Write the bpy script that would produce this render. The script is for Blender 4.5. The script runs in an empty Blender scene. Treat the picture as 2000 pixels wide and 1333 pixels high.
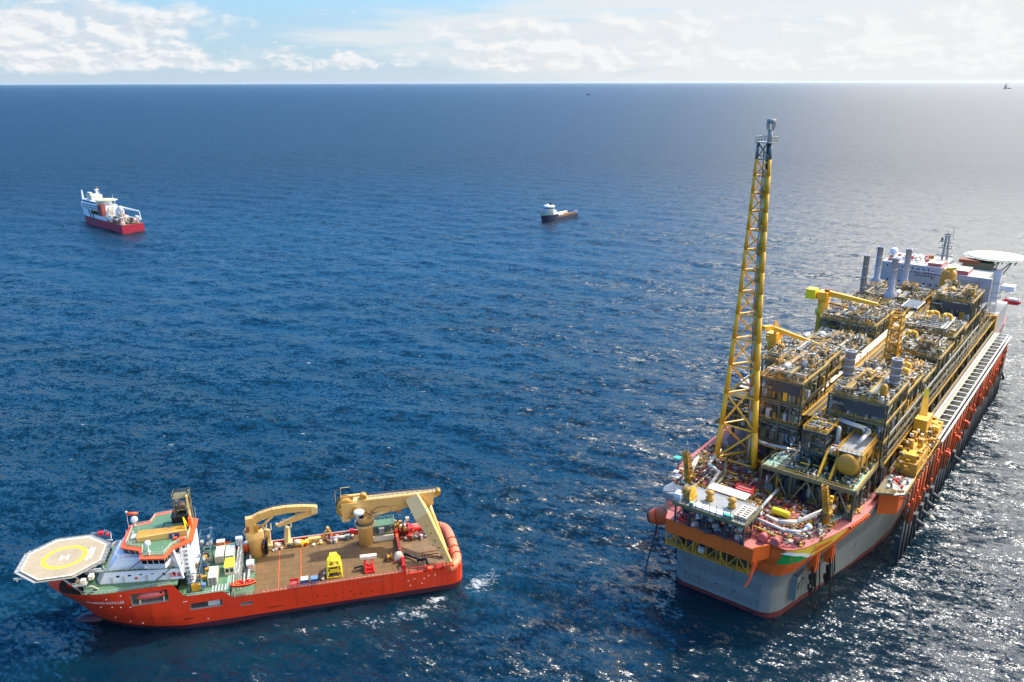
import bpy, math, random
import numpy as np
from mathutils import Vector, Matrix

SC = bpy.context.scene
COL = SC.collection
R = math.radians

# ------------------------------------------------------------------ materials
def srgb(r, g, b):
    f = lambda c: (c / 255 / 12.92) if c / 255 <= 0.04045 else ((c / 255 + 0.055) / 1.055) ** 2.4
    return (f(r), f(g), f(b), 1.0)

MATS = {}

def paint(name, col, rough=0.5, metal=0.0, dirt=0.25, scale=0.35, dirtcol=None, streak=0.0, spec=0.5, seams=0.0):
    """weathered paint: base colour broken up by two noises, optional vertical rust streaks"""
    m = bpy.data.materials.new(name)
    m.use_nodes = True
    nt = m.node_tree
    b = nt.nodes['Principled BSDF']
    b.inputs['Roughness'].default_value = rough
    b.inputs['Metallic'].default_value = metal
    b.inputs['Specular IOR Level'].default_value = spec
    tc = nt.nodes.new('ShaderNodeTexCoord')
    n1 = nt.nodes.new('ShaderNodeTexNoise')
    n1.inputs['Scale'].default_value = scale
    n1.inputs['Detail'].default_value = 6
    n1.inputs['Roughness'].default_value = 0.65
    nt.links.new(tc.outputs['Object'], n1.inputs['Vector'])
    ramp = nt.nodes.new('ShaderNodeMapRange')
    ramp.inputs['From Min'].default_value = 0.42
    ramp.inputs['From Max'].default_value = 0.75
    ramp.inputs['To Min'].default_value = 0
    ramp.inputs['To Max'].default_value = dirt
    nt.links.new(n1.outputs['Fac'], ramp.inputs['Value'])
    mix = nt.nodes.new('ShaderNodeMix')
    mix.data_type = 'RGBA'
    mix.inputs['A'].default_value = col
    d = dirtcol or (col[0] * 0.35 + 0.01, col[1] * 0.33 + 0.006, col[2] * 0.3 + 0.004, 1)
    mix.inputs['B'].default_value = d
    nt.links.new(ramp.outputs['Result'], mix.inputs['Factor'])
    out = mix.outputs['Result']
    if streak:
        mp = nt.nodes.new('ShaderNodeMapping')
        mp.inputs['Scale'].default_value = (0.9, 0.9, 0.035)
        nt.links.new(tc.outputs['Object'], mp.inputs['Vector'])
        n2 = nt.nodes.new('ShaderNodeTexNoise')
        n2.inputs['Scale'].default_value = 1.0
        n2.inputs['Detail'].default_value = 5
        nt.links.new(mp.outputs['Vector'], n2.inputs['Vector'])
        r2 = nt.nodes.new('ShaderNodeMapRange')
        r2.inputs['From Min'].default_value = 0.55
        r2.inputs['From Max'].default_value = 0.8
        r2.inputs['To Max'].default_value = streak
        nt.links.new(n2.outputs['Fac'], r2.inputs['Value'])
        mx2 = nt.nodes.new('ShaderNodeMix')
        mx2.data_type = 'RGBA'
        nt.links.new(out, mx2.inputs['A'])
        mx2.inputs['B'].default_value = (col[0] * 0.4 + 0.03, col[1] * 0.35 + 0.012, col[2] * 0.3 + 0.006, 1)
        nt.links.new(r2.outputs['Result'], mx2.inputs['Factor'])
        out = mx2.outputs['Result']
    if seams:                                        # welded plate courses and slightly different plates
        sx = nt.nodes.new('ShaderNodeSeparateXYZ'); cx = nt.nodes.new('ShaderNodeCombineXYZ')
        nt.links.new(tc.outputs['Object'], sx.inputs[0])
        nt.links.new(sx.outputs['X'], cx.inputs['X']); nt.links.new(sx.outputs['Z'], cx.inputs['Y'])
        br = nt.nodes.new('ShaderNodeTexBrick')
        br.inputs['Color1'].default_value = (1, 1, 1, 1); br.inputs['Color2'].default_value = (0.84, 0.84, 0.86, 1)
        br.inputs['Mortar'].default_value = (0.55, 0.52, 0.5, 1)
        br.inputs['Scale'].default_value = 1.0; br.inputs['Mortar Size'].default_value = 0.06
        br.inputs['Brick Width'].default_value = 8.5; br.inputs['Row Height'].default_value = 2.7
        nt.links.new(cx.outputs[0], br.inputs['Vector'])
        ms = nt.nodes.new('ShaderNodeMix'); ms.data_type = 'RGBA'; ms.blend_type = 'MULTIPLY'
        ms.inputs['Factor'].default_value = seams
        nt.links.new(out, ms.inputs['A']); nt.links.new(br.outputs['Color'], ms.inputs['B'])
        out = ms.outputs['Result']
    nt.links.new(out, b.inputs['Base Color'])
    MATS[name] = m
    return m

paint('hull_red', srgb(236, 64, 24), 0.45, dirt=0.32, scale=0.12, streak=0.65, seams=0.32)
paint('hull_orange', srgb(228, 102, 30), 0.45, dirt=0.35, scale=0.12, streak=0.4, seams=0.5)
paint('bright_orange', srgb(240, 92, 40), 0.45, dirt=0.2)
paint('pale_orange', srgb(238, 128, 88), 0.5, dirt=0.3)
paint('boot_dark', srgb(70, 34, 48), 0.5, dirt=0.5)
paint('boot_red', srgb(104, 44, 44), 0.5, dirt=0.6)
paint('hull_grey', srgb(124, 130, 126), 0.45, dirt=0.25, scale=0.1, streak=0.6, seams=0.42)
paint('deck_green', srgb(88, 124, 92), 0.65, dirt=0.35)
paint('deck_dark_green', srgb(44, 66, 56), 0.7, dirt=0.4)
paint('walk_mint', srgb(150, 186, 160), 0.65, dirt=0.35)
paint('deck_red', srgb(166, 76, 72), 0.65, dirt=0.45)
paint('deck_pink', srgb(188, 110, 102), 0.65, dirt=0.5)
paint('white', srgb(232, 234, 238), 0.42, dirt=0.12, dirtcol=srgb(150, 142, 130))
paint('accom_white', srgb(168, 168, 172), 0.5, dirt=0.2, dirtcol=srgb(140, 134, 126), streak=0.25)
paint('cream', srgb(226, 214, 190), 0.5, dirt=0.3)
paint('walk_tan', srgb(186, 176, 152), 0.6, dirt=0.4)
paint('heli_sand', srgb(166, 150, 122), 0.8, dirt=0.3, scale=0.25)
paint('heli_green', srgb(172, 182, 150), 0.75, dirt=0.2)
paint('line_white', srgb(240, 238, 230), 0.6, dirt=0.12)
paint('line_yellow', srgb(242, 216, 30), 0.6, dirt=0.15)
paint('crane_yellow', srgb(222, 176, 100), 0.45, dirt=0.16, scale=0.2, streak=0.2)
paint('crane_pale', srgb(232, 198, 132), 0.45, dirt=0.14, scale=0.2)
paint('yellow', srgb(228, 172, 42), 0.45, dirt=0.3)
paint('crane_bright', srgb(252, 182, 42), 0.42, dirt=0.15, streak=0.15)
paint('lemon', srgb(248, 222, 30), 0.45, dirt=0.15)
paint('ochre', srgb(190, 138, 42), 0.5, dirt=0.4)
paint('olive', srgb(116, 110, 74), 0.65, dirt=0.5)
paint('dark_olive', srgb(74, 72, 52), 0.75, dirt=0.5)
paint('grating', srgb(124, 118, 92), 0.75, dirt=0.5)
paint('dark_steel', srgb(66, 69, 70), 0.6, dirt=0.4)
paint('steel', srgb(132, 136, 134), 0.42, metal=0.5, dirt=0.4)
paint('grey', srgb(150, 152, 150), 0.5, dirt=0.3)
paint('pale_grey', srgb(196, 198, 196), 0.45, dirt=0.3)
paint('stack_grey', srgb(166, 170, 180), 0.5, dirt=0.25, streak=0.25)
paint('clad', srgb(186, 188, 184), 0.35, metal=0.4, dirt=0.3)
paint('black', srgb(24, 24, 26), 0.5, dirt=0.3)
paint('glass_dark', srgb(22, 30, 40), 0.12, dirt=0.0, spec=0.8)
paint('rust', srgb(140, 78, 48), 0.75, dirt=0.5)
paint('brown', srgb(128, 98, 70), 0.75, dirt=0.5)
paint('red', srgb(214, 40, 34), 0.45, dirt=0.25)
paint('faded_red', srgb(206, 104, 100), 0.5, dirt=0.3)
paint('blue', srgb(44, 84, 138), 0.45, dirt=0.25)
paint('pale_blue', srgb(104, 138, 172), 0.45, dirt=0.25)
paint('rack_blue', srgb(70, 104, 128), 0.5, dirt=0.35)
paint('navy', srgb(26, 38, 76), 0.5, dirt=0.4)
paint('purple_red', srgb(176, 34, 62), 0.45, dirt=0.3, streak=0.3)
paint('teal', srgb(60, 176, 150), 0.5, dirt=0.25)
paint('flag_green', srgb(26, 148, 66), 0.45, dirt=0.15)
paint('flag_yellow', srgb(226, 190, 52), 0.45, dirt=0.15)
paint('logo_blue', srgb(60, 66, 120), 0.5, dirt=0.1)
paint('sign_blue', srgb(44, 62, 150), 0.5, dirt=0.05)
paint('stripe_teal', srgb(24, 84, 88), 0.5, dirt=0.1)

def wood_deck(name, c1, c2, rough=0.8):
    """timber sheathing: planks, butt joints, oil stains"""
    m = bpy.data.materials.new(name)
    m.use_nodes = True
    nt = m.node_tree
    b = nt.nodes['Principled BSDF']
    b.inputs['Roughness'].default_value = rough
    tc = nt.nodes.new('ShaderNodeTexCoord')
    br = nt.nodes.new('ShaderNodeTexBrick')
    br.inputs['Color1'].default_value = c1
    br.inputs['Color2'].default_value = c2
    br.inputs['Mortar'].default_value = (c1[0] * 0.45, c1[1] * 0.45, c1[2] * 0.45, 1)
    br.inputs['Scale'].default_value = 1.0
    br.inputs['Mortar Size'].default_value = 0.10
    br.inputs['Brick Width'].default_value = 5.6
    br.inputs['Row Height'].default_value = 2.9
    br.inputs['Bias'].default_value = 0.1
    nt.links.new(tc.outputs['Object'], br.inputs['Vector'])
    n = nt.nodes.new('ShaderNodeTexNoise')
    n.inputs['Scale'].default_value = 0.22
    n.inputs['Detail'].default_value = 8
    n.inputs['Roughness'].default_value = 0.7
    nt.links.new(tc.outputs['Object'], n.inputs['Vector'])
    mr = nt.nodes.new('ShaderNodeMapRange')
    mr.inputs['From Min'].default_value = 0.4
    mr.inputs['From Max'].default_value = 0.72
    mr.inputs['To Max'].default_value = 0.6
    nt.links.new(n.outputs['Fac'], mr.inputs['Value'])
    mx = nt.nodes.new('ShaderNodeMix')
    mx.data_type = 'RGBA'
    nt.links.new(br.outputs['Color'], mx.inputs['A'])
    mx.inputs['B'].default_value = (c1[0] * 0.45, c1[1] * 0.42, c1[2] * 0.42, 1)
    nt.links.new(mr.outputs['Result'], mx.inputs['Factor'])
    n3 = nt.nodes.new('ShaderNodeTexNoise')
    n3.inputs['Scale'].default_value = 3.0
    n3.inputs['Detail'].default_value = 3
    nt.links.new(tc.outputs['Object'], n3.inputs['Vector'])
    mx3 = nt.nodes.new('ShaderNodeMix')
    mx3.data_type = 'RGBA'
    mx3.blend_type = 'MULTIPLY'
    mx3.inputs['Factor'].default_value = 0.5
    nt.links.new(mx.outputs['Result'], mx3.inputs['A'])
    nt.links.new(n3.outputs['Fac'], mx3.inputs['B'])
    nt.links.new(mx3.outputs['Result'], b.inputs['Base Color'])
    MATS[name] = m
wood_deck('wood', srgb(142, 108, 62), srgb(130, 99, 56))
wood_deck('wood_pale', srgb(158, 126, 86), srgb(144, 115, 78))

# ------------------------------------------------------------------ mesh builder
class MB:
    def __init__(self, mat='grey'):
        self.v = []; self.f = []; self.fm = []; self.ms = []; self.sm = []; self.bl = []
        self.cur = mat
    def m(self, mat):
        self.cur = mat
        return self
    def _mi(self):
        if self.cur not in self.ms: self.ms.append(self.cur)
        return self.ms.index(self.cur)
    def add(self, vs, fs, smooth=False):
        o = len(self.v); mi = self._mi()
        self.bl.append((o, o + len(vs)))
        self.v.extend([tuple(p) for p in vs])
        for f in fs:
            self.f.append(tuple(i + o for i in f)); self.fm.append(mi); self.sm.append(smooth)
        return self
    def box(self, x0, x1, y0, y1, z0, z1):
        vs = [(x, y, z) for z in (z0, z1) for y in (y0, y1) for x in (x0, x1)]
        return self.add(vs, [(0, 2, 3, 1), (4, 5, 7, 6), (0, 1, 5, 4), (2, 6, 7, 3), (0, 4, 6, 2), (1, 3, 7, 5)])
    def cbox(self, c, s, rz=0.0):
        cx, cy, cz = c; a, b_, h = s[0] / 2, s[1] / 2, s[2] / 2
        ca, sa = math.cos(rz), math.sin(rz)
        vs = [(cx + x * ca - y * sa, cy + x * sa + y * ca, cz + z) for z in (-h, h) for y in (-b_, b_) for x in (-a, a)]
        return self.add(vs, [(0, 2, 3, 1), (4, 5, 7, 6), (0, 1, 5, 4), (2, 6, 7, 3), (0, 4, 6, 2), (1, 3, 7, 5)])
    def beam(self, p, q, w, h=None):
        """rectangular bar between two points, h measured up"""
        p, q = Vector(p), Vector(q); h = h or w
        d = q - p
        if d.length < 1e-6: return self
        d.normalize()
        s = d.cross(Vector((0, 0, 1)))
        s = Vector((1, 0, 0)) if s.length < 1e-4 else s.normalized()
        u = s.cross(d).normalized()
        vs = []
        for e in (p, q):
            for a, b_ in ((-1, -1), (1, -1), (1, 1), (-1, 1)):
                vs.append(e + s * (a * w / 2) + u * (b_ * h / 2))
        return self.add(vs, [(3, 2, 1, 0), (4, 5, 6, 7), (0, 1, 5, 4), (1, 2, 6, 5), (2, 3, 7, 6), (3, 0, 4, 7)])
    def taper(self, p, q, w0, h0, w1, h1, side=None):
        p, q = Vector(p), Vector(q)
        d = (q - p).normalized()
        s = Vector(side).normalized() if side else d.cross(Vector((0, 0, 1)))
        s = Vector((1, 0, 0)) if s.length < 1e-4 else s.normalized()
        s = (s - d * s.dot(d)).normalized()
        u = s.cross(d).normalized()
        vs = []
        for e, w, h in ((p, w0, h0), (q, w1, h1)):
            for a, b_ in ((-1, -1), (1, -1), (1, 1), (-1, 1)):
                vs.append(e + s * (a * w / 2) + u * (b_ * h / 2))
        return self.add(vs, [(3, 2, 1, 0), (4, 5, 6, 7), (0, 1, 5, 4), (1, 2, 6, 5), (2, 3, 7, 6), (3, 0, 4, 7)])
    def tube(self, p, q, r, n=6, r2=None, cap=True):
        p, q = Vector(p), Vector(q); r2 = r if r2 is None else r2
        d = q - p
        if d.length < 1e-6: return self
        d.normalize()
        s = d.cross(Vector((0, 0, 1)))
        s = Vector((1, 0, 0)) if s.length < 1e-4 else s.normalized()
        u = s.cross(d)
        vs = []
        for e, rr in ((p, r), (q, r2)):
            for k in range(n):
                a = 2 * math.pi * k / n
                vs.append(e + s * (math.cos(a) * rr) + u * (math.sin(a) * rr))
        fs = [(k, (k + 1) % n, n + (k + 1) % n, n + k) for k in range(n)]
        self.add(vs, fs, smooth=n >= 8)
        if cap:
            o = len(self.v) - 2 * n; mi = self._mi()
            self.f.append(tuple(o + k for k in range(n - 1, -1, -1))); self.fm.append(mi); self.sm.append(False)
            self.f.append(tuple(o + n + k for k in range(n))); self.fm.append(mi); self.sm.append(False)
        return self
    def path(self, pts, r, n=6, closed=False):
        pts = [Vector(p) for p in pts]
        if closed: pts = pts + [pts[0]]
        for a, b_ in zip(pts[:-1], pts[1:]): self.tube(a, b_, r, n)
        return self
    def prism(self, poly, z0, z1, cap=True):
        n = len(poly)
        a = sum(poly[i][0] * poly[(i + 1) % n][1] - poly[(i + 1) % n][0] * poly[i][1] for i in range(n))
        if a < 0: poly = poly[::-1]
        vs = [(p[0], p[1], z0) for p in poly] + [(p[0], p[1], z1) for p in poly]
        fs = [(i, (i + 1) % n, n + (i + 1) % n, n + i) for i in range(n)]
        if cap: fs += [tuple(range(n - 1, -1, -1)), tuple(range(n, 2 * n))]
        return self.add(vs, fs)
    def loft(self, secs, closed=True, cap=True, smooth=False):
        n = len(secs[0]); vs = [p for s in secs for p in s]; fs = []
        for i in range(len(secs) - 1):
            for k in range(n if closed else n - 1):
                a, b_ = i * n + k, i * n + (k + 1) % n
                fs.append((a, b_, b_ + n, a + n))
        if cap and closed:
            fs.append(tuple(range(n - 1, -1, -1))); fs.append(tuple((len(secs) - 1) * n + k for k in range(n)))
        return self.add(vs, fs, smooth)
    def lathe(self, c, prof, n=16, axis='z', smooth=True):
        secs = []
        for r, h in prof:
            ring = []
            for k in range(n):
                a = 2 * math.pi * k / n; ca, sa = math.cos(a) * r, math.sin(a) * r
                ring.append({'z': (c[0] + ca, c[1] + sa, c[2] + h), 'x': (c[0] + h, c[1] + ca, c[2] + sa),
                             'y': (c[0] + sa, c[1] + h, c[2] + ca)}[axis])
            secs.append(ring)
        return self.loft(secs, True, True, smooth)
    def ball(self, c, r, n=12, sz=1.0, sx=1.0, sy=1.0):
        secs = []
        for i in range(1, n // 2):
            t = math.pi * i / (n // 2) - math.pi / 2
            secs.append([(c[0] + sx * r * math.cos(t) * math.cos(2 * math.pi * k / n), c[1] + sy * r * math.cos(t) * math.sin(2 * math.pi * k / n), c[2] + sz * r * math.sin(t)) for k in range(n)])
        return self.loft(secs, True, True, True)
    def rail(self, pts, h=1.1, r=0.05, step=2.0, closed=False, mid=True):
        pts = [Vector(p) for p in pts]
        if closed: pts.append(pts[0])
        for a, b_ in zip(pts[:-1], pts[1:]):
            L = (b_ - a).length
            k = max(1, int(round(L / step)))
            up = Vector((0, 0, h))
            self.tube(a + up, b_ + up, r, 4, cap=False)
            if mid: self.tube(a + up * 0.5, b_ + up * 0.5, r * 0.8, 4, cap=False)
            for i in range(k + 1):
                p = a.lerp(b_, i / k)
                self.tube(p, p + up, r * 0.9, 4, cap=False)
        return self
    def truss(self, p, q, side, up, n, r, rb=None):
        """square lattice from p to q, side and up are full offset vectors"""
        p, q, s, u = Vector(p), Vector(q), Vector(side), Vector(up); rb = rb or r * 0.6
        cs = [Vector((0, 0, 0)), s, s + u, u]
        for c in cs: self.tube(p + c, q + c, r, 5)
        for i in range(n + 1):
            a = p.lerp(q, i / n)
            for k in range(4):
                self.tube(a + cs[k], a + cs[(k + 1) % 4], rb, 4, cap=False)
            if i < n:
                b_ = p.lerp(q, (i + 1) / n)
                for k in range(4):
                    if i % 2: self.tube(a + cs[k], b_ + cs[(k + 1) % 4], rb, 4, cap=False)
                    else: self.tube(b_ + cs[k], a + cs[(k + 1) % 4], rb, 4, cap=False)
        return self
    def pieces(self):
        """which of the blocks lie far apart from one another"""
        V = np.array(self.v); k = len(self.bl)
        lo = np.array([V[a:b].min(0) for a, b in self.bl]); hi = np.array([V[a:b].max(0) for a, b in self.bl])
        size = (hi - lo).max(1); par = list(range(k))
        def root(i):
            while par[i] != i: par[i] = par[par[i]]; i = par[i]
            return i
        for i in range(k):
            gap = np.maximum(0, np.maximum(lo[i] - hi[i:], lo[i:] - hi[i]))
            near = np.sqrt((gap ** 2).sum(1)) <= np.maximum(0.02, 0.40 * np.maximum(size[i], size[i:]))
            for j in np.nonzero(near)[0]: par[root(i)] = root(i + int(j))
        return [root(i) for i in range(k)]
    def obj(self, name, parent=None, loc=None, label=None):
        # parts that stand apart become objects of their own
        if parent is not None and 1 < len(self.bl) < 1500:
            pc = self.pieces(); keys = list(dict.fromkeys(pc))
            if 1 < len(keys) <= 60:
                owner = np.zeros(len(self.v), dtype=int)
                for (a, b), r in zip(self.bl, pc): owner[a:b] = keys.index(r)
                out = []
                for q in range(len(keys)):
                    sub = MB(); ids = np.nonzero(owner == q)[0]; new = {int(i): n for n, i in enumerate(ids)}
                    sub.v = [self.v[i] for i in ids]
                    for f, mi, sm in zip(self.f, self.fm, self.sm):
                        if owner[f[0]] == q:
                            sub.cur = self.ms[mi]
                            sub.f.append(tuple(new[i] for i in f)); sub.fm.append(sub._mi()); sub.sm.append(sm)
                    out.append(sub.obj(name, parent, loc, label))
                return out[0]
        me = bpy.data.meshes.new(name)
        me.from_pydata(self.v, [], self.f)
        for k in self.ms: me.materials.append(MATS[k])
        me.polygons.foreach_set('material_index', self.fm)
        me.polygons.foreach_set('use_smooth', self.sm)
        me.update()
        o = bpy.data.objects.new(name, me)
        COL.objects.link(o)
        if parent is not None: o.parent = parent
        if loc is not None: o.location = loc
        if label: o['label'] = label
        return o

def tag(o, label=None, cat=None, group=None, kind=None):
    if label: o['label'] = label
    if cat: o['category'] = cat
    if group: o['group'] = group
    if kind: o['kind'] = kind
    return o

def empty(name, loc, rz, label, cat, group=None):
    o = bpy.data.objects.new(name, None)
    o.empty_display_size = 5
    COL.objects.link(o)
    o.location = loc; o.rotation_euler = (0, 0, rz)
    tag(o, label, cat, group)
    return o

def text_mesh(name, s, size, origin, right, up, mat, parent, align='LEFT', depth=0.02):
    """lettering laid on a surface: origin of the baseline, unit right and up vectors"""
    cu = bpy.data.curves.new(name, 'FONT')
    cu.body = s; cu.size = size; cu.align_x = align
    cu.resolution_u = 3; cu.offset = size * 0.012
    t = bpy.data.objects.new(name, cu)
    COL.objects.link(t)
    dg = bpy.context.evaluated_depsgraph_get()
    me = bpy.data.meshes.new_from_object(t.evaluated_get(dg))
    bpy.data.objects.remove(t)
    r, u = Vector(right).normalized(), Vector(up).normalized()
    n = r.cross(u)
    M = Matrix((r, u, n)).transposed().to_4x4()
    M.translation = Vector(origin) + n * depth
    me.transform(M)
    me.name = name
    me.materials.clear(); me.materials.append(MATS[mat])
    for p in me.polygons: p.material_index = 0
    o = bpy.data.objects.new(name, me)
    COL.objects.link(o)
    if parent is not None: o.parent = parent
    return o
# ------------------------------------------------------------------ camera
H = 155.0
F = 1556.0 / 2000.0
cam = bpy.data.cameras.new('camera')
cam.sensor_width = 36.0
cam.lens = 36.0 * F
cam.clip_start = 1.0
cam.clip_end = 200000.0
co = bpy.data.objects.new('camera', cam)
COL.objects.link(co)
co.location = (0, 0, H)
co.rotation_euler = (R(90) - math.atan(505.5 / 1556.0), R(0.14), 0)
SC.camera = co

# ------------------------------------------------------------------ sun and sky
SUN_AZ, SUN_EL = R(52), R(54)       # azimuth clockwise from +Y
sd = Vector((math.sin(SUN_AZ) * math.cos(SUN_EL), math.cos(SUN_AZ) * math.cos(SUN_EL), math.sin(SUN_EL)))
sl = bpy.data.lights.new('sun', 'SUN')
sl.energy = 5.0
sl.angle = R(0.53)
sl.color = (1.0, 0.955, 0.89)
so = bpy.data.objects.new('sun', sl)
COL.objects.link(so)
so.rotation_euler = (-sd).to_track_quat('-Z', 'Y').to_euler()
so.location = sd * 400

w = bpy.data.worlds.new('World')
SC.world = w
w.use_nodes = True
nt = w.node_tree
for n in list(nt.nodes): nt.nodes.remove(n)
N = nt.nodes.new
LK = nt.links.new
def math_(op, a, b=None, clamp=False):
    n = N('ShaderNodeMath'); n.operation = op; n.use_clamp = clamp
    for i, v in enumerate((a, b)):
        if v is None: continue
        if isinstance(v, (int, float)): n.inputs[i].default_value = v
        else: LK(v, n.inputs[i])
    return n.outputs[0]
def ramp_(v, a, b, c=0.0, d=1.0, smooth=True):
    n = N('ShaderNodeMapRange')
    n.interpolation_type = 'SMOOTHSTEP' if smooth else 'LINEAR'
    LK(v, n.inputs['Value'])
    for k, x in (('From Min', a), ('From Max', b), ('To Min', c), ('To Max', d)): n.inputs[k].default_value = x
    return n.outputs['Result']
def mix_(f, a, b):
    n = N('ShaderNodeMix'); n.data_type = 'RGBA'
    for k, x in (('Factor', f), ('A', a), ('B', b)):
        if isinstance(x, (tuple, float, int)): n.inputs[k].default_value = x
        else: LK(x, n.inputs[k])
    return n.outputs['Result']
def noise_(vec, scale, detail=6, rough=0.55, dist=0.0):
    n = N('ShaderNodeTexNoise')
    n.inputs['Scale'].default_value = scale; n.inputs['Detail'].default_value = detail
    n.inputs['Roughness'].default_value = rough; n.inputs['Distortion'].default_value = dist
    LK(vec, n.inputs['Vector'])
    return n.outputs['Fac']
def comb_(x, y, z=0.0):
    n = N('ShaderNodeCombineXYZ')
    for i, v in enumerate((x, y, z)):
        if isinstance(v, (int, float)): n.inputs[i].default_value = v
        else: LK(v, n.inputs[i])
    return n.outputs[0]

tc = N('ShaderNodeTexCoord')
sep = N('ShaderNodeSeparateXYZ')
LK(tc.outputs['Generated'], sep.inputs[0])
X, Y, Z = sep.outputs
az = math_('MULTIPLY', math_('ARCTAN2', X, Y), 57.2958)        # degrees, + to the right
el = math_('MULTIPLY', math_('ARCSINE', Z), 57.2958)           # degrees above the horizon
EL0 = el
sky = N('ShaderNodeTexSky')
sky.sky_type = 'NISHITA'
sky.sun_disc = False
sky.sun_elevation = SUN_EL
sky.sun_rotation = SUN_AZ
sky.altitude = 100
sky.air_density = 1.0
sky.dust_density = 0.6
sky.ozone_density = 1.6
hs = N('ShaderNodeHueSaturation')
hs.inputs['Saturation'].default_value = 1.25
LK(sky.outputs['Color'], hs.inputs['Color'])
# deep tropical blue overhead, pale azure low down
up = N('ShaderNodeMix'); up.data_type = 'RGBA'; up.blend_type = 'MULTIPLY'
up.inputs['Factor'].default_value = 1.0
LK(hs.outputs['Color'], up.inputs['A'])
LK(mix_(ramp_(EL0, 40, 70), mix_(ramp_(EL0, 4, 14), (0.84, 1.0, 1.14, 1), (0.60, 2.08, 2.85, 1)), (0.62, 0.95, 1.2, 1)), up.inputs['B'])
skyc = up.outputs['Result']

right = ramp_(az, -28, 30)                                      # 0 at the left of the view, 1 towards the sun side
WHITE = 6.5
def tint(c): return (c[0] * WHITE, c[1] * WHITE, c[2] * WHITE, 1)

# low haze band along the horizon
hz = math_('POWER', 2.71828, math_('MULTIPLY', math_('MAXIMUM', el, 0.0), -0.55))
skyl = mix_(ramp_(el, 3, 9, 0.72, 0.0), skyc, tint((0.40, 0.64, 0.88)))
c0 = mix_(math_('MULTIPLY', hz, 0.92), skyl, mix_(right, tint((0.60, 0.72, 0.82)), tint((0.80, 0.84, 0.86))))

# high thin veil, thicker to the right, with long horizontal streaks and blue gaps
v1 = noise_(comb_(math_('MULTIPLY', az, 0.045), math_('MULTIPLY', el, 0.42), 3.1), 1.0, 7, 0.58, 0.6)
cov = math_('ADD', v1, math_('MULTIPLY', math_('SUBTRACT', right, 0.28), 0.36))
gap = ramp_(el, 1.6, 3.4, 1.0, 0.0)
cov = math_('SUBTRACT', cov, math_('MULTIPLY', gap, 0.05))
cov = math_('SUBTRACT', cov, math_('MULTIPLY', ramp_(el, 5.5, 9), ramp_(az, -10, 45, 0.3, 0.02)))
veil = math_('MULTIPLY', ramp_(cov, 0.44, 0.64), 0.85)
c1 = mix_(veil, c0, mix_(right, tint((0.80, 0.85, 0.90)), tint((0.90, 0.91, 0.91))))

# unseen clouds above the view, made overbright to the right to silver the sea
pz = math_('MAXIMUM', Z, 0.06)
pl = comb_(math_('DIVIDE', X, pz), math_('DIVIDE', Y, pz), 0.0)
p1 = noise_(pl, 0.55, 6, 0.55, 0.3)
hi = math_('MULTIPLY', ramp_(math_('ADD', p1, math_('MULTIPLY', ramp_(az, -2, 32), 0.34)), 0.64, 0.80), ramp_(el, 6, 10))
c1 = mix_(math_('MULTIPLY', hi, 0.9), c1, mix_(math_('MULTIPLY', ramp_(az, -8, 32), math_('MULTIPLY', ramp_(az, 90, 140, 1.0, 0.0), ramp_(el, 45, 70, 1.0, 0.3))), tint((0.95, 0.96, 0.98)), tint((5.8, 5.5, 5.1))))

# cumulus bank low over the horizon: lit crests and soft grey bases
def cumulus(prev, seed, ax, ay, base, top, thr, soft, lit, shade, amt):
    vec = comb_(math_('MULTIPLY', az, ax), math_('MULTIPLY', el, ay), seed)
    a = noise_(vec, 1.0, 9, 0.56, 0.25)
    big = noise_(comb_(math_('MULTIPLY', az, ax * 0.28), math_('MULTIPLY', el, ay * 0.3), seed + 7), 1.0, 2, 0.5)
    env = math_('MULTIPLY', ramp_(el, base - 0.4, base + 0.7), ramp_(el, top * 0.55, top, 1.0, 0.0))
    d = math_('ADD', math_('ADD', math_('MULTIPLY', a, 0.62), math_('MULTIPLY', big, 0.52)), math_('MULTIPLY', env, 0.24))
    mask = math_('MULTIPLY', ramp_(d, thr, thr + soft), amt)
    vec2 = comb_(math_('ADD', math_('MULTIPLY', az, ax), 0.16), math_('ADD', math_('MULTIPLY', el, ay), 0.22), seed)
    a2 = noise_(vec2, 1.0, 9, 0.56, 0.25)
    light = ramp_(math_('SUBTRACT', a, a2), -0.08, 0.09)
    col = mix_(light, mix_(right, shade, tint((0.88, 0.89, 0.90))), lit)
    return mix_(mask, prev, col)
c2 = cumulus(c1, 1.7, 0.30, 0.62, 0.5, 6.0, 0.735, 0.15, tint((0.97, 0.972, 0.975)), tint((0.70, 0.77, 0.85)), 0.92)
c3 = cumulus(c2, 9.4, 0.62, 1.15, 0.4, 3.0, 0.735, 0.14, tint((0.97, 0.972, 0.975)), tint((0.72, 0.78, 0.85)), 0.85)
bg = N('ShaderNodeBackground')
bg.inputs['Strength'].default_value = 0.15
LK(c3, bg.inputs['Color'])
out = N('ShaderNodeOutputWorld')
LK(bg.outputs[0], out.inputs['Surface'])

vs_ = SC.view_settings
vs_.view_transform = 'Standard'
vs_.look = 'None'
vs_.exposure = 0.0
vs_.gamma = 1.0
SC.cycles.max_bounces = 6
SC.cycles.diffuse_bounces = 3
SC.cycles.glossy_bounces = 3
SC.cycles.transmission_bounces = 2
SC.cycles.sample_clamp_indirect = 4.0
SC.cycles.use_denoising = True
SC.cycles.denoising_input_passes = 'RGB_ALBEDO_NORMAL'

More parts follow.
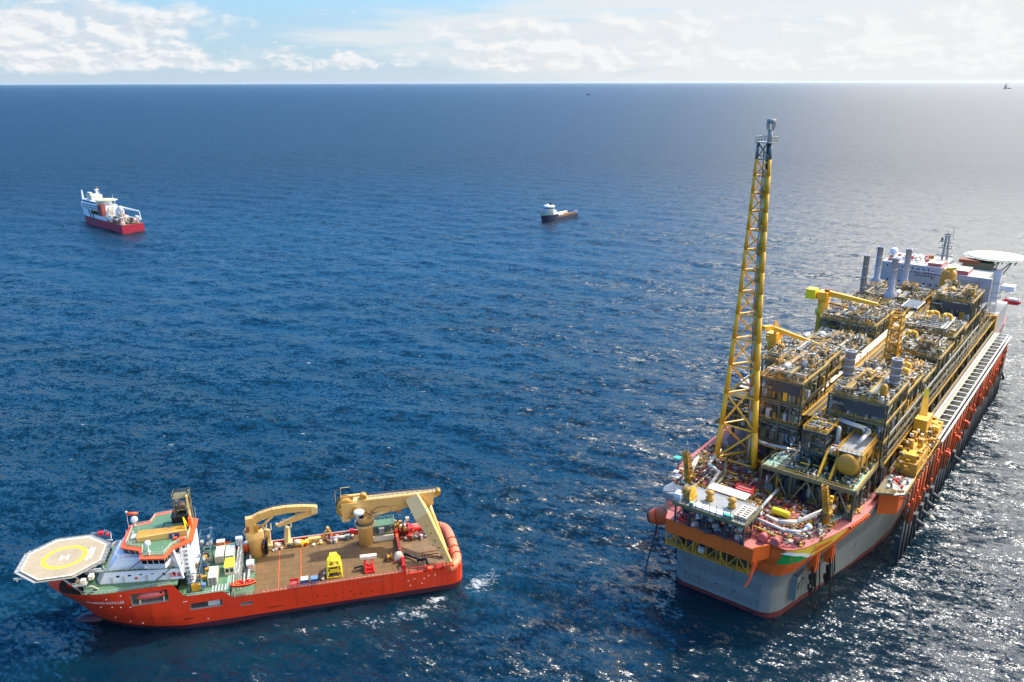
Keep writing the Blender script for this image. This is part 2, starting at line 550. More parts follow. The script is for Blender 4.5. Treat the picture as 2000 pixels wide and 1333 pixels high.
# ------------------------------------------------------------------ the sea
def build_sea():
    rng = np.random.default_rng(4)
    rs = [60.0]
    while rs[-1] < 90000.0:
        r = rs[-1]
        if r < 150: d = 4.0
        else: d = max(0.55, r * r / 125000.0)
        if r > 2500: d = max(d, r * 0.04)
        rs.append(r + d)
    rs = np.array(rs)
    fine = np.arange(-46.0, 46.01, 0.14)
    coarse = np.concatenate([np.arange(-180, -46, 4.0), fine, np.arange(50.0, 180.0, 4.0)])
    th = np.radians(coarse)
    nr, na = len(rs), len(th)
    RR, TT = np.meshgrid(rs, th, indexing='ij')
    x = RR * np.sin(TT); y = RR * np.cos(TT)
    z = np.zeros_like(x)
    dr = np.gradient(rs)[:, None] * np.ones_like(RR)
    da = RR * np.radians(0.14)
    loc = np.maximum(dr * 0.35, da)
    loc[:, (coarse < -46) | (coarse > 46)] = 50.0
    # swell and wind sea: many wave trains around one heading
    for k in range(90):
        lam = 5.0 * (60.0 / 5.0) ** rng.random()
        ang = R(248) + rng.normal(0, 0.42)
        kx, ky = math.cos(ang) * 2 * math.pi / lam, math.sin(ang) * 2 * math.pi / lam
        amp = 0.0018 * lam * (0.5 + rng.random()) * min(1.0, (45.0 / lam))
        att = np.clip((lam / (3.0 * loc)) - 0.6, 0, 1)
        ph = kx * x + ky * y + rng.random() * 6.283
        z += att * amp * (np.sin(ph) + 0.25 * np.sin(2 * ph + 1.57))
    # white water beside the hulls: strength per point
    wash = np.zeros_like(x)
    def blob(cx, cy, a, b, rot, s):
        c_, s_ = math.cos(rot), math.sin(rot)
        u = ((x - cx) * c_ + (y - cy) * s_) / a
        v = (-(x - cx) * s_ + (y - cy) * c_) / b
        np.maximum(wash, s * np.exp(-(u * u + v * v)), out=wash)
    for bl in WASH: blob(*bl)
    far = np.zeros_like(x) 
    co_ = np.stack([x, y, z], -1).reshape(-1, 3).astype(np.float32)
    ii = np.arange(nr - 1)[:, None] * na
    jj = np.arange(na)[None, :]
    a = ii + jj; b = ii + (jj + 1) % na
    quads = np.stack([a, b, b + na, a + na], -1).reshape(-1, 4)[:, ::-1]
    nq = len(quads)
    centre = np.arange(na)[::-1]
    me = bpy.data.meshes.new('sea')
    me.vertices.add(len(co_)); me.vertices.foreach_set('co', co_.ravel())
    tot = nq * 4 + na
    me.loops.add(tot)
    me.loops.foreach_set('vertex_index', np.concatenate([quads.ravel(), centre]).astype(np.int32))
    me.polygons.add(nq + 1)
    me.polygons.foreach_set('loop_start', np.concatenate([np.arange(nq) * 4, [nq * 4]]).astype(np.int32))
    me.polygons.foreach_set('loop_total', np.concatenate([np.full(nq, 4), [na]]).astype(np.int32))
    me.polygons.foreach_set('use_smooth', np.ones(nq + 1, dtype=bool))
    me.update(calc_edges=True)
    me.validate()
    at = me.attributes.new('wash', 'FLOAT', 'POINT')
    at.data.foreach_set('value', wash.reshape(-1).astype(np.float32))
    o = bpy.data.objects.new('sea', me)
    COL.objects.link(o)
    tag(o, kind='structure')
    if o.data.polygons[0].normal.z < 0: me.flip_normals()
    return o

# white water patches: centre x, y, half length, half width, heading, strength (world metres)
WASH = [(-398, 848, 26, 10, R(-45), 0.6), (-470, 905, 30, 9, R(-43), 0.45), (92, 985, 22, 8, R(50), 0.5), (44, 922, 14, 8, R(50), 0.5), (-62, 198.5, 58, 3.0, R(14.5), 0.6), (-60, 192, 30, 7, R(14), 0.5), (40, 216, 30, 3, R(-40), 0.35), (100, 222, 40, 3.5, R(40), 0.55), (-42, 203, 34, 6, R(15), 0.62), (-92, 192, 22, 5, R(10), 0.42), (-32, 206, 22, 6.5, R(22), 0.74), (-10, 223, 13, 8, R(60), 0.76), (-24, 214, 7, 3, R(25), 0.86), (-52, 202, 14, 4, R(14), 0.56),
        (-75, 196, 16, 3, R(14), 0.35), (-158, 222, 9, 7, R(40), 0.45), (-148, 212, 12, 6, R(20), 0.45), (-128, 196, 14, 6, 0.2, 0.3),
        (-84, 263, 12, 3, R(14), 0.45), (-60, 262, 14, 4, R(14), 0.5), (-100, 268, 16, 4, R(10), 0.4), (-90, 292, 14, 5, 0.3, 0.3),
        (92, 232, 14, 5, R(50), 0.25), (134, 248, 14, 5, R(51), 0.66), (164, 284, 34, 6, R(51), 0.55), (210, 345, 40, 6, R(51), 0.3),
        (35, 235, 12, 8, R(60), 0.25), (0, 255, 22, 8, R(60), 0.22), (18, 300, 30, 14, R(50), 0.2), (-8, 228, 6, 6, 0, 0.4)]

def sea_material():
    m = bpy.data.materials.new('sea_water')
    m.use_nodes = True
    nt_ = m.node_tree
    b = nt_.nodes['Principled BSDF']
    global nt, N, LK
    keep = (nt, N, LK)
    nt, N, LK = nt_, nt_.nodes.new, nt_.links.new
    geo = N('ShaderNodeNewGeometry')
    pos = geo.outputs['Position']
    def mapping(rot, sx, sy, off=(0, 0, 0)):
        n = N('ShaderNodeMapping')
        n.vector_type = 'TEXTURE' if False else 'POINT'
        n.inputs['Rotation'].default_value = (0, 0, rot)
        n.inputs['Scale'].default_value = (sx, sy, 1)
        n.inputs['Location'].default_value = off
        # rotate first, then stretch along the crests
        r = N('ShaderNodeVectorRotate'); r.rotation_type = 'Z_AXIS'
        r.inputs['Angle'].default_value = rot
        LK(pos, r.inputs['Vector'])
        s = N('ShaderNodeVectorMath'); s.operation = 'MULTIPLY_ADD'
        LK(r.outputs[0], s.inputs[0]); s.inputs[1].default_value = (sx, sy, 0.0); s.inputs[2].default_value = off
        nt.nodes.remove(n)
        return s.outputs[0]
    # wind patches change how rough the surface is
    patch = noise_(mapping(R(20), 0.004, 0.011), 1.0, 4, 0.6)
    patch_s = ramp_(patch, 0.3, 0.7, 0.68, 1.3)
    streak = noise_(mapping(R(28), 0.0025, 0.022, (5, 5, 0)), 1.0, 3, 0.55, 0.5)
    patch_s = math_('MULTIPLY', patch_s, ramp_(streak, 0.32, 0.66, 0.72, 1.22))
    acc = None
    for i, (lam, amp, stretch, rot) in enumerate(((7.0, 0.24, 0.45, R(24)), (3.0, 0.40, 0.5, R(14)), (1.3, 0.46, 0.6, R(34)), (0.5, 0.42, 0.75, R(5)))):
        n = N('ShaderNodeTexNoise')
        n.inputs['Scale'].default_value = 1.0
        n.inputs['Detail'].default_value = 1.5
        n.inputs['Roughness'].default_value = 0.5
        LK(mapping(rot, stretch / lam, 1.0 / lam, (i * 13.7, i * 5.1, i * 3.3)), n.inputs['Vector'])
        s = N('ShaderNodeVectorMath'); s.operation = 'SUBTRACT'
        LK(n.outputs['Color'], s.inputs[0]); s.inputs[1].default_value = (0.5, 0.5, 0.5)
        s2 = N('ShaderNodeVectorMath'); s2.operation = 'MULTIPLY'
        LK(s.outputs[0], s2.inputs[0]); s2.inputs[1].default_value = (amp * 1.4, amp * 2.0, 0.0)
        if acc is None: acc = s2.outputs[0]
        else:
            a = N('ShaderNodeVectorMath'); a.operation = 'ADD'
            LK(acc, a.inputs[0]); LK(s2.outputs[0], a.inputs[1]); acc = a.outputs[0]
    ln = N('ShaderNodeVectorMath'); ln.operation = 'LENGTH'
    LK(pos, ln.inputs[0])
    dist = ln.outputs['Value']
    patch_s = math_('MULTIPLY', patch_s, ramp_(dist, 250, 2500, 1.45, 0.5))
    sc = N('ShaderNodeVectorMath'); sc.operation = 'SCALE'
    LK(acc, sc.inputs[0]); LK(patch_s, sc.inputs['Scale'])
    ad = N('ShaderNodeVectorMath'); ad.operation = 'ADD'
    LK(geo.outputs['Normal'], ad.inputs[0]); LK(sc.outputs[0], ad.inputs[1])
    no = N('ShaderNodeVectorMath'); no.operation = 'NORMALIZE'
    LK(ad.outputs[0], no.inputs[0])
    nrm = no.outputs[0]
    # foam: sparse whitecaps everywhere, lacy white water where the hulls stir it
    at = N('ShaderNodeAttribute'); at.attribute_name = 'wash'
    wash = at.outputs['Fac']
    lace = noise_(mapping(R(20), 0.45, 0.85), 1.0, 7, 0.7, 1.0)
    lace2 = noise_(mapping(R(35), 0.10, 0.16, (40, 3, 0)), 1.0, 3, 0.6)
    cap_a = noise_(mapping(R(18), 0.16, 0.45, (11, 2, 0)), 1.0, 5, 0.62, 0.4)
    cap_b = noise_(mapping(R(30), 0.03, 0.05, (7, 9, 0)), 1.0, 3, 0.55)
    caps = math_('MULTIPLY', ramp_(cap_a, 0.645, 0.76), ramp_(cap_b, 0.50, 0.66))
    thr = math_('SUBTRACT', 0.83, math_('MULTIPLY', wash, 0.48))
    dens = math_('ADD', math_('MULTIPLY', lace, 0.72), math_('MULTIPLY', lace2, 0.28))
    fw = math_('MULTIPLY', math_('SUBTRACT', dens, thr), 5.0, True)
    foam = math_('MAXIMUM', fw, math_('MULTIPLY', caps, 0.8), True)
    foam = math_('MINIMUM', foam, 1.0, True)
    tealn = math_('MULTIPLY', wash, 0.55, True)
    deep = mix_(tealn, (0.0008, 0.0138, 0.0275, 1), (0.003, 0.036, 0.046, 1))
    b.inputs['IOR'].default_value = 1.333
    b.subsurface_method = 'BURLEY'
    b.inputs['Subsurface Weight'].default_value = 1.0
    b.inputs['Subsurface Radius'].default_value = (0.5, 1.0, 1.2)
    b.inputs['Subsurface Scale'].default_value = 7.0
    b.inputs['Specular IOR Level'].default_value = 0.5
    LK(mix_(foam, deep, (0.72, 0.76, 0.78, 1)), b.inputs['Base Color'])
    LK(math_('MAXIMUM', math_('SUBTRACT', ramp_(dist, 200, 1800, 0.25, 0.56), ramp_(dist, 2000, 14000, 0.0, 0.03)), ramp_(foam, 0, 1, 0.10, 0.9)), b.inputs['Roughness'])
    LK(nrm, b.inputs['Normal'])
    nt, N, LK = keep
    return m
sea = build_sea()
sea.data.materials.append(sea_material())
# ------------------------------------------------------------------ hull lofting
def hull(name, parent, stations, levels, half, mat_at, holes=(), top=None, sides=(1, -1), close_aft=True, xmap=None):
    """shell on a station / level grid; half(x, z) is the half breadth, holes are (side, x0, x1, z0, z1, depth)"""
    mb = MB()
    for s in sides:
        P = {}
        for x in stations:
            for z in levels:
                zz = min(z, top(x)) if top else z
                xm = xmap(x, zz) if xmap else x
                P[x, z] = (xm, s * half(xm, zz), zz)
        for i in range(len(stations) - 1):
            for k in range(len(levels) - 1):
                x0, x1, z0, z1 = stations[i], stations[i + 1], levels[k], levels[k + 1]
                q = [P[x0, z0], P[x1, z0], P[x1, z1], P[x0, z1]]
                if max(p[2] for p in q) - min(p[2] for p in q) < 1e-4: continue
                if max(abs(p[1]) for p in q) < 1e-3: continue
                if abs(q[0][2] - q[3][2]) < 1e-5 and abs(q[1][2] - q[2][2]) < 1e-5: continue
                if any(h[0] == s and x0 >= h[1] - 1e-4 and x1 <= h[2] + 1e-4 and z0 >= h[3] - 1e-4 and z1 <= h[4] + 1e-4 for h in holes): continue
                mb.m(mat_at((x0 + x1) / 2, (z0 + z1) / 2, s))
                mb.add(q, [(0, 1, 2, 3) if s < 0 else (3, 2, 1, 0)], True)
    if close_aft:
        x = stations[0]
        for k in range(len(levels) - 1):
            z0, z1 = levels[k], min(levels[k + 1], top(x) if top else 1e9)
            if z1 <= z0: continue
            mb.m(mat_at(x, (z0 + z1) / 2, 0))
            a, b = half(x, z0), half(x, z1)
            mb.add([(x, -a, z0), (x, a, z0), (x, b, z1), (x, -b, z1)], [(3, 2, 1, 0)])
    return mb

# ================================================================== red construction vessel
AA = R(194.5)
VA = empty('construction_vessel', (-19.2, 234.15, 0), AA,
           'red construction vessel with a helideck over its bow and a brown timber deck', 'ship')

def a_half(x, z):
    z_ = max(min(z, 16.5), -3)
    t = (z_ + 3) / 19.5
    xe = 110.5 + 12.5 * max(0.0, t) ** 1.1
    xs = 76 + 26 * t
    b = 14.0
    if z_ < 0: b = 14.0 - 0.15 * (-z_)
    y = b
    if x > xs:
        u = min(1.0, (x - xs) / (xe - xs))
        p = 1.55 + 0.75 * t
        y = b * max(0.0, 1 - u ** p) ** (0.85 - 0.33 * t)
    if x < 5:
        u = (5 - x) / 5
        y = min(y, b - 4.0 * (1 - math.sqrt(max(0, 1 - u * u))))
    return y

def a_top(x):
    if x > 87: return 16.0
    if x > 83: return 11.3 + 4.7 * (0.5 - 0.5 * math.cos((x - 83) / 4 * math.pi))
    if x > 73: return 11.3
    if x > 70.5: return 8.6 + (x - 70.5) / 2.5 * 2.7
    if x > 19: return 8.6
    return 7.6
A_HOLES = [(1, 88.0, 98.0, 10.6, 14.6, 3.2), (1, 73.5, 82.5, 6.4, 8.6, 1.6), (1, 65.0, 68.6, 5.3, 6.4, 1.2)]
xs_ = sorted(set([0, 0.6, 1.4, 2.4, 3.6, 5, 10, 15, 19, 19.01, 30, 40, 50, 60, 65, 68.6, 70.5, 73, 73.5, 78, 82.5, 83, 84, 85, 86, 87, 88, 93, 98]
                 + [98 + 0.75 * k for k in range(1, 34)]))
zs_ = [-3, 0, 1.5, 3, 5.3, 6.4, 7.6, 8.6, 10.6, 11.3, 13, 14.6, 16.0]
hb = hull('hull', VA, xs_, zs_, a_half, lambda x, z, s: 'boot_dark' if z < 1.5 else 'hull_red', A_HOLES, a_top, xmap=lambda x, z: x if x <= 98 else 98 + (x - 98) / 24.75 * (110.5 + 12.5 * max(0.0, (max(min(z, 16.5), -3) + 3) / 19.5) ** 1.1 - 98))
for s, x0, x1, z0, z1, dp in A_HOLES:               # recesses in the side
    yo = a_half((x0 + x1) / 2, (z0 + z1) / 2)
    y0_, y1_ = yo - dp, yo + 0.02
    vs = [(x, y, z) for z in (z0, z1) for y in (y0_, y1_) for x in (x0, x1)]
    hb.m('grey').add(vs, [(0, 1, 5, 4), (0, 4, 6, 2), (1, 3, 7, 5), (0, 2, 3, 1), (4, 5, 7, 6)])
hull_a = hb.obj('hull', VA)
# bulb breaking the surface at the stem
MB('boot_dark').ball((112.5, 0, -0.9), 3.0, 16, 0.72, 1.9, 0.85).obj('bulbous_bow', VA)

# fender roll round the stern
mb = MB('pale_orange')
pts = [(13.5, -13.6, 7.2), (6, -13.5, 7.2), (3.2, -12.2, 7.2), (1.6, -9.5, 7.2), (1.2, -4, 7.2), (1.2, 4, 7.2), (1.6, 9.5, 7.2), (3.2, 12.2, 7.2), (5.0, 13.2, 7.2)]
def smooth_path(P, n=5):
    P = [Vector(p) for p in P]; out = []
    for i in range(len(P) - 1):
        a, b, c, d = P[max(0, i - 1)], P[i], P[i + 1], P[min(len(P) - 1, i + 2)]
        for k in range(n):
            t = k / n
            out.append(0.5 * ((2 * b) + (c - a) * t + (2 * a - 5 * b + 4 * c - d) * t * t + (3 * b - a - 3 * c + d) * t ** 3))
    return out + [P[-1]]
fine = smooth_path(pts)
rings = []
for i, p in enumerate(fine):
    d = (fine[min(i + 1, len(fine) - 1)] - fine[max(i - 1, 0)]).normalized(); sd_ = d.cross(Vector((0, 0, 1))).normalized()
    rings.append([tuple(p + sd_ * (1.6 * math.cos(2 * math.pi * k / 16)) + Vector((0, 0, 1.5 * math.sin(2 * math.pi * k / 16)))) for k in range(16)])
mb.loft(rings, True, True, True)
mb.m('rust')
for y in (-2.0, 3.2, 7.0): mb.path([(-0.6, y, 7.2), (0.0, y, 8.5), (1.2, y, 9.0), (2.6, y + 0.3, 8.4), (4, y + 0.4, 7.5)], 0.16, 5)
mb.obj('stern_fender', VA)

def deck_poly(x0, x1, z, inset, n=24):
    pts = []
    for i in range(n + 1):
        x = x0 + (x1 - x0) * i / n
        pts.append((x, -(max(0.02, a_half(x, z) - inset))))
    for i in range(n, -1, -1):
        x = x0 + (x1 - x0) * i / n
        pts.append((x, max(0.02, a_half(x, z) - inset)))
    return pts
MB('wood_pale').prism(deck_poly(1.5, 19.0, 7, 0.25), 5.9, 6.3).obj('stern_deck', VA, label='pale timber stern deck behind the red gate frame')
MB('wood').prism(deck_poly(19.0, 64.5, 7.6, 0.2), 7.4, 7.9).obj('work_deck', VA)
mb = MB('hull_orange')
for x in (57.4, 50.6): mb.box(x - 0.12, x + 0.12, -9.5, 13.0, 7.9, 7.97)
for y in (12.3,): mb.box(20, 62, y, y + 0.2, 7.9, 7.95)
mb.obj('deck_stripe', VA)
MB('deck_green').prism(deck_poly(64.5, 71.2, 7.6, 0.15), 7.3, 7.8).prism([(71.2, -13.8), (71.2, 13.8), (86, 13.8), (86, -13.8)], 10.2, 10.7).obj('mid_deck', VA)
MB('deck_green').prism(deck_poly(85.2, 110.8, 15.5, 0.25), 15.2, 15.7).obj('forecastle_deck', VA)
mb = MB('deck_dark_green')  # deck green darkened, the helideck's shade put into the colour
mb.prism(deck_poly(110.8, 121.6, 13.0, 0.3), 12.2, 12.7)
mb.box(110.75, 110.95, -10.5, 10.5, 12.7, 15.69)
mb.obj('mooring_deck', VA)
mb = MB('deck_dark_green')
for y in (-4, 4):
    mb.lathe((114.5, y, 12.7), [(0.7, 0), (0.7, 1.0), (0.45, 1.05), (0.45, 1.6), (0.8, 1.65), (0.8, 1.9)], 10)
    mb.tube((113, y * 0.6 - 1.2, 13.6), (113, y * 0.6 + 1.2, 13.6), 0.8, 10)
mb.m('red').cbox((116.8, 2.4, 13.2), (1.2, 1.2, 1.0))
mb.obj('mooring_winch', VA)

# railings along the hull
mb = MB('pale_grey')
def edge(x0, x1, z, inset, s, n=20): return [(x0 + (x1 - x0) * i / n, s * (a_half(x0 + (x1 - x0) * i / n, z) - inset), z) for i in range(n + 1)]
mb.rail(edge(87, 111, 15.7, 0.35, 1), 1.1, 0.06, 1.6)
mb.rail(edge(87, 111, 15.7, 0.35, -1), 1.1, 0.06, 1.6)
mb.rail([(110.9, -9.6, 15.7), (110.9, 9.6, 15.7)], 1.1, 0.06, 1.6)
mb.rail([(73, 13.6, 10.7), (83, 13.6, 10.7)], 1.1, 0.06, 1.6)
mb.m('faded_red').rail(edge(19.5, 69.5, 8.0, 0.15, 1), 1.5, 0.08, 1.3)
mb.m('cream').rail(edge(19.5, 62, 8.0, 0.9, 1), 1.0, 0.06, 1.3)
mb.m('line_white').rail(edge(19.5, 61, 8.0, 0.15, -1), 1.5, 0.08, 1.5)
mb.obj('railing', VA)
mb = MB('hull_red')
mb.box(14, 60, -14.0, -13.75, 7.5, 9.3)
mb.m('deck_pink').box(14, 60, -13.75, -13.5, 9.25, 9.4)
mb.obj('bulwark', VA)

# ------------------------------------------------ superstructure
def wallband(mb, poly0, z0, poly1, z1):
    n = len(poly0)
    vs = [(p[0], p[1], z0) for p in poly0] + [(p[0], p[1], z1) for p in poly1]
    return mb.add(vs, [(i, (i + 1) % n, n + (i + 1) % n, n + i) for i in range(n)] + [tuple(range(n - 1, -1, -1)), tuple(range(n, 2 * n))])
lower = [(84.0, -11.5), (107.0, -8.0), (108.6, -5), (108.6, 5), (107.0, 8.2), (84.0, 11.2)]
lower_t = [(84.0, -11.3), (105.2, -7.6), (106.6, -4.6), (106.6, 4.6), (105.2, 7.8), (84.0, 11.0)]
mid_p = [(84.3, -9.8), (104.4, -7.0), (105.6, -4.4), (105.6, 4.4), (104.4, 7.0), (84.3, 9.6)]
mid_t = [(84.3, -9.6), (101.6, -6.4), (102.6, -4.0), (102.6, 4.0), (101.6, 6.4), (84.3, 9.4)]
mb = MB('white')
wallband(mb, lower, 15.7, lower_t, 19.2)
wallband(mb, mid_p, 19.2, mid_t, 22.6)
house = mb.obj('superstructure', VA)
mb = MB('deck_green')
wallband(mb, [(p[0], p[1] * 1.01) for p in lower_t], 19.2, [(p[0], p[1] * 1.01) for p in lower_t], 19.3)
mb.obj('house_deck', house)
# portholes and windows
mb = MB('glass_dark')
def on_side(x, z, r, base=(lower, lower_t, 15.7, 19.2)):
    y0 = np.interp(x, (84.0, 107.0), (11.2, 8.2)); y1 = np.interp(x, (84.0, 105.2), (11.0, 7.8))
    t = (z - base[2]) / (base[3] - base[2]); y = y0 + (y1 - y0) * t
    mb.cbox((x, y + 0.03, z), (r * 2, 0.1, r * 2), R(-7.6))
for x in (86.2, 89.0, 92.2, 95.4, 98.6, 101.8): on_side(x, 17.6, 0.45)
for x in (88, 91, 94, 97, 99.5):
    y = np.interp(x, (84.3, 101.6), (9.5, 6.6)); mb.cbox((x, y + 0.06, 20.9), (0.75, 0.12, 0.75), R(-9))
for y in (-3, -1, 1, 3): mb.cbox((105.6, y, 20.9 - 0.6), (0.5, 0.8, 0.7))
mb.obj('porthole', house)
mb = MB('red')
for k in range(3):
    x = 87.3 - k * 1.25
    for z in (16.75, 17.2, 17.65): mb.cbox((x, np.interp(x, (84.0, 107.0), (11.2, 8.2)) - (z - 15.7) * 0.05 + 0.06, z), (0.95, 0.06, 0.28), R(-7.4))
    mb.cbox((x, np.interp(x, (84.0, 107.0), (11.2, 8.2)) - 0.02, 17.2), (0.25, 0.07, 1.1), R(-7.4))
mb.obj('house_emblem', house)
mb = MB('pale_grey')
for x in (87.6, 93.8, 100.2, 103.6):
    y = np.interp(x, (84.0, 107.0), (11.2, 8.2)); mb.box(x - .35, x + .35, y - .35, y + .12, 15.8, 17.7)
mb.m('bright_orange').cbox((96.8, np.interp(96.8, (84.0, 107.0), (11.2, 8.2)) + .05, 17.0), (.7, .2, .7), R(-7.4))
mb.m('steel').beam((91.5, 10.4, 15.8), (87.0, 10.3, 19.2), .7, .25).beam((98.5, 7.4, 19.3), (94.0, 8.3, 22.6), .7, .25)
mb.obj('house_door', house)
mb = MB('pale_grey')
mb.rail([(p[0], p[1], 19.3) for p in lower_t], 1.0, 0.085, 1.5)
mb.rail([(p[0] + .3, p[1] * 1.02, 22.6) for p in mid_t if p[1] > 0], 1.0, 0.08, 1.4)
mb.obj('house_railing', house)
# wheelhouse: glazed band, wings to the ship's side, orange roof rim and green monkey island
roof = [(100.6, -7.6), (100.9, 5.0), (95.2, 8.3), (94.2, 13.0), (87.4, 14.4), (85.4, 9.6), (80.6, 6.2), (80.4, -6.4), (85.2, -9.6), (87.2, -14.2), (94.0, -13.0), (95.2, -8.6)]
def inset(poly, d):
    cx = sum(p[0] for p in poly) / len(poly); cy = sum(p[1] for p in poly) / len(poly)
    out = []
    for x, y in poly:
        L = math.hypot(x - cx, y - cy); out.append((x - (x - cx) / L * d, y - (y - cy) / L * d))
    return out
sill = inset(roof, 1.5)
bridge = MB('white')
wallband(bridge, inset(roof, 1.5), 20.9, inset(roof, 1.15), 22.7)
wallband(bridge, inset(roof, 0.62), 24.3, inset(roof, 0.5), 24.7)
bridge = bridge.obj('wheelhouse', VA)
mb = MB('glass_dark')
wallband(mb, inset(roof, 1.17), 22.7, inset(roof, 0.66), 24.3)
mb.obj('window_band', bridge)
mb = MB('white')
n_ = len(roof); s0, s1 = inset(roof, 1.1), inset(roof, 0.58)
for i in range(n_):
    a0, b0, a1, b1 = s0[i], s0[(i + 1) % n_], s1[i], s1[(i + 1) % n_]
    k = max(2, int(math.hypot(b0[0] - a0[0], b0[1] - a0[1]) / 1.5))
    for q in range(k + 1):
        t = q / k
        mb.beam((a0[0] + (b0[0] - a0[0]) * t, a0[1] + (b0[1] - a0[1]) * t, 22.65), (a1[0] + (b1[0] - a1[0]) * t, a1[1] + (b1[1] - a1[1]) * t, 24.35), 0.16)
mb.obj('window_mullion', bridge)
mb = MB('bright_orange')
mb.prism(roof, 24.7, 25.15)
mb.m('deck_green').prism(inset(roof, 1.75), 25.15, 25.3)
rf = mb.obj('wheelhouse_roof', bridge)
mb = MB('cream')
mb.rail([(p[0], p[1], 25.3) for p in inset(roof, 1.8)], 1.0, 0.05, 1.4, closed=True)
mb.obj('roof_railing', bridge)
mb = MB('white')                                    # wing supports, outside stair and aft screen
for s in (1, -1):
    for x in (88.5, 93.0): mb.beam((x, s * 9.4, 19.4), (x, s * 12.4, 21.9), 0.4, 0.5)
    mb.beam((84.2, s * 11.0, 15.8), (86.2, s * 9.4, 24.6), 0.5, 2.0)
mb.box(83.6, 84.2, -8.5, 8.5, 15.8, 24.6)
mb.taper((82.6, 6.5, 10.8), (82.2, 6.2, 24.4), 1.4, 1.4, 0.8, 0.8)
mb.taper((82.6, -6.5, 10.8), (82.2, -6.2, 24.4), 1.4, 1.4, 0.8, 0.8)
for k in range(9): mb.box(81.4, 83.6, -8, 8, 11.6 + k * 1.45, 11.75 + k * 1.45)
for k in range(8): mb.rail([(81.5, -8, 11.7 + k * 1.45), (81.5, 8, 11.7 + k * 1.45)], 0.9, 0.04, 2.4)
mb.obj('bridge_support', VA)
# funnel casing with emblem, mast tower and antenna gear on the roof
mb = MB('crane_yellow')
mb.taper((96.4, 3.6, 25.3), (82.4, 3.2, 25.6), 0.5, 3.0, 0.5, 3.4)
mb.m('ochre').box(83.0, 96.6, -0.4, 3.4, 25.3, 26.9)
mb.m('dark_steel').box(84, 90, -4.5, -0.4, 25.3, 26.4)
mb.m('deck_green').box(84.2, 89.6, -4.3, -0.6, 26.4, 26.5)
fun = mb.obj('funnel_casing', VA)
MB('logo_blue').box(84.6, 87.4, 3.86, 3.93, 25.4, 26.9).obj('funnel_emblem', fun)
text_mesh('emblem_letter', 'S', 1.5, (86.55, 3.95, 25.55), (-1, 0, 0), (0, 0, 1), 'line_white', fun)
mb = MB('black')
mb.box(82.4, 87.4, -6.6, -2.8, 25.3, 28.6)
for x, y in ((83.4, -4.0), (84.4, -5.2), (86.2, -4.2), (85.2, -5.6)): mb.tube((x, y, 28.6), (x + 0.1, y, 31.2), 0.42, 8)
mb.m('dark_steel').box(82.2, 87.6, -6.8, -2.6, 28.6, 28.8)
mb.obj('exhaust_stack', VA)
mast = MB('olive')
for x, y in ((82.0, -7.2), (86.2, -7.2), (82.0, -3.0), (86.2, -3.0)): mast.beam((x, y, 25.3), (x, y, 34.8), 0.28)
mast.m('crane_pale').beam((81.9, -3.0, 25.5), (82.3, -3.0, 35.6), 1.6, 0.4).m('olive')
mast.beam((81.9, -6.9, 25.5), (82.3, -6.9, 35.2), 1.0, 0.3)
for z in (30.5, 34.6): mast.box(82.8, 86.4, -7.2, -3.0, z, z + 0.12)
for z in (30.6, 34.7): mast.rail([(81.8, -7.4, z), (86.6, -7.4, z), (86.6, -2.8, z), (81.8, -2.8, z)], 1.0, 0.05, 1.2, closed=True)
for z in (26, 29.6, 33.1):
    mast.beam((86.2, -7.2, z), (86.2, -3.0, z + 3), 0.15); mast.beam((86.2, -3.0, z), (82.0, -3.0, z + 3), 0.15)
mast.m('brown').cbox((84.4, -5, 31.4), (1.6, 2.4, 1.2))
mast.m('white').ball((85.4, -4.2, 33.8), 0.6, 10)
mast.m('dark_steel').beam((85, -8.6, 30.8), (89.2, -6.0, 31.3), 0.25)
mast.obj('mast', VA)
mb = MB('white')
for c, r in (((98.6, -6.4, 27.6), 1.05), ((92.4, 9.2, 27.7), 0.95), ((91.8, 11.6, 26.4), 0.45)):
    mb.tube((c[0], c[1], 25.3), (c[0], c[1], c[2] - r * 0.6), 0.22, 6); mb.ball(c, r, 14)
mb.obj('satellite_dome', VA)
mb = MB('pale_grey')
for x, y, h in ((99.6, 1.0, 3.2), (97.8, 4.6, 2.4), (97.0, -3.0, 2.2), (82.0, 5.6, 5.0), (88.0, 11.8, 2.6), (80.9, -5.6, 4.2)): mb.tube((x, y, 25.3), (x, y, 25.3 + h), 0.07, 5)
mb.m('cream').box(96.2, 98.4, -0.4, 1.8, 25.3, 26.0)
mb.m('pale_grey').cbox((99.2, 2.6, 25.8), (0.5, 0.5, 0.9)).cbox((98.4, -1.6, 25.7), (0.4, 0.6, 0.8)).cbox((97.0, 3.4, 25.6), (0.7, 0.5, 0.6))
mb.m('bright_orange').cbox((83.6, 5.6, 25.8), (1.6, 1.0, 0.9)).cbox((85.6, 4.8, 25.7), (1.0, 0.8, 0.7)).cbox((82.0, -1.6, 27.2), (0.8, 1.8, 3.0))
mb.m('lemon').beam((82.6, 2.2, 25.4), (83.4, 0.6, 30.0), 0.35).beam((82.6, -1.4, 25.4), (83.4, 0.6, 30.0), 0.35)
mb.obj('roof_gear', VA)
mb = MB('white')
mb.tube((100.4, -6.0, 25.3), (100.4, -6.0, 30.6), 0.07, 6).ball((100.4, -6.0, 30.7), 0.35, 8)
mb.m('bright_orange').tube((100.2, -6.0, 30.0), (97.2, -6.0, 29.8), 0.55, 10, 0.38)
mb.obj('windsock', VA)

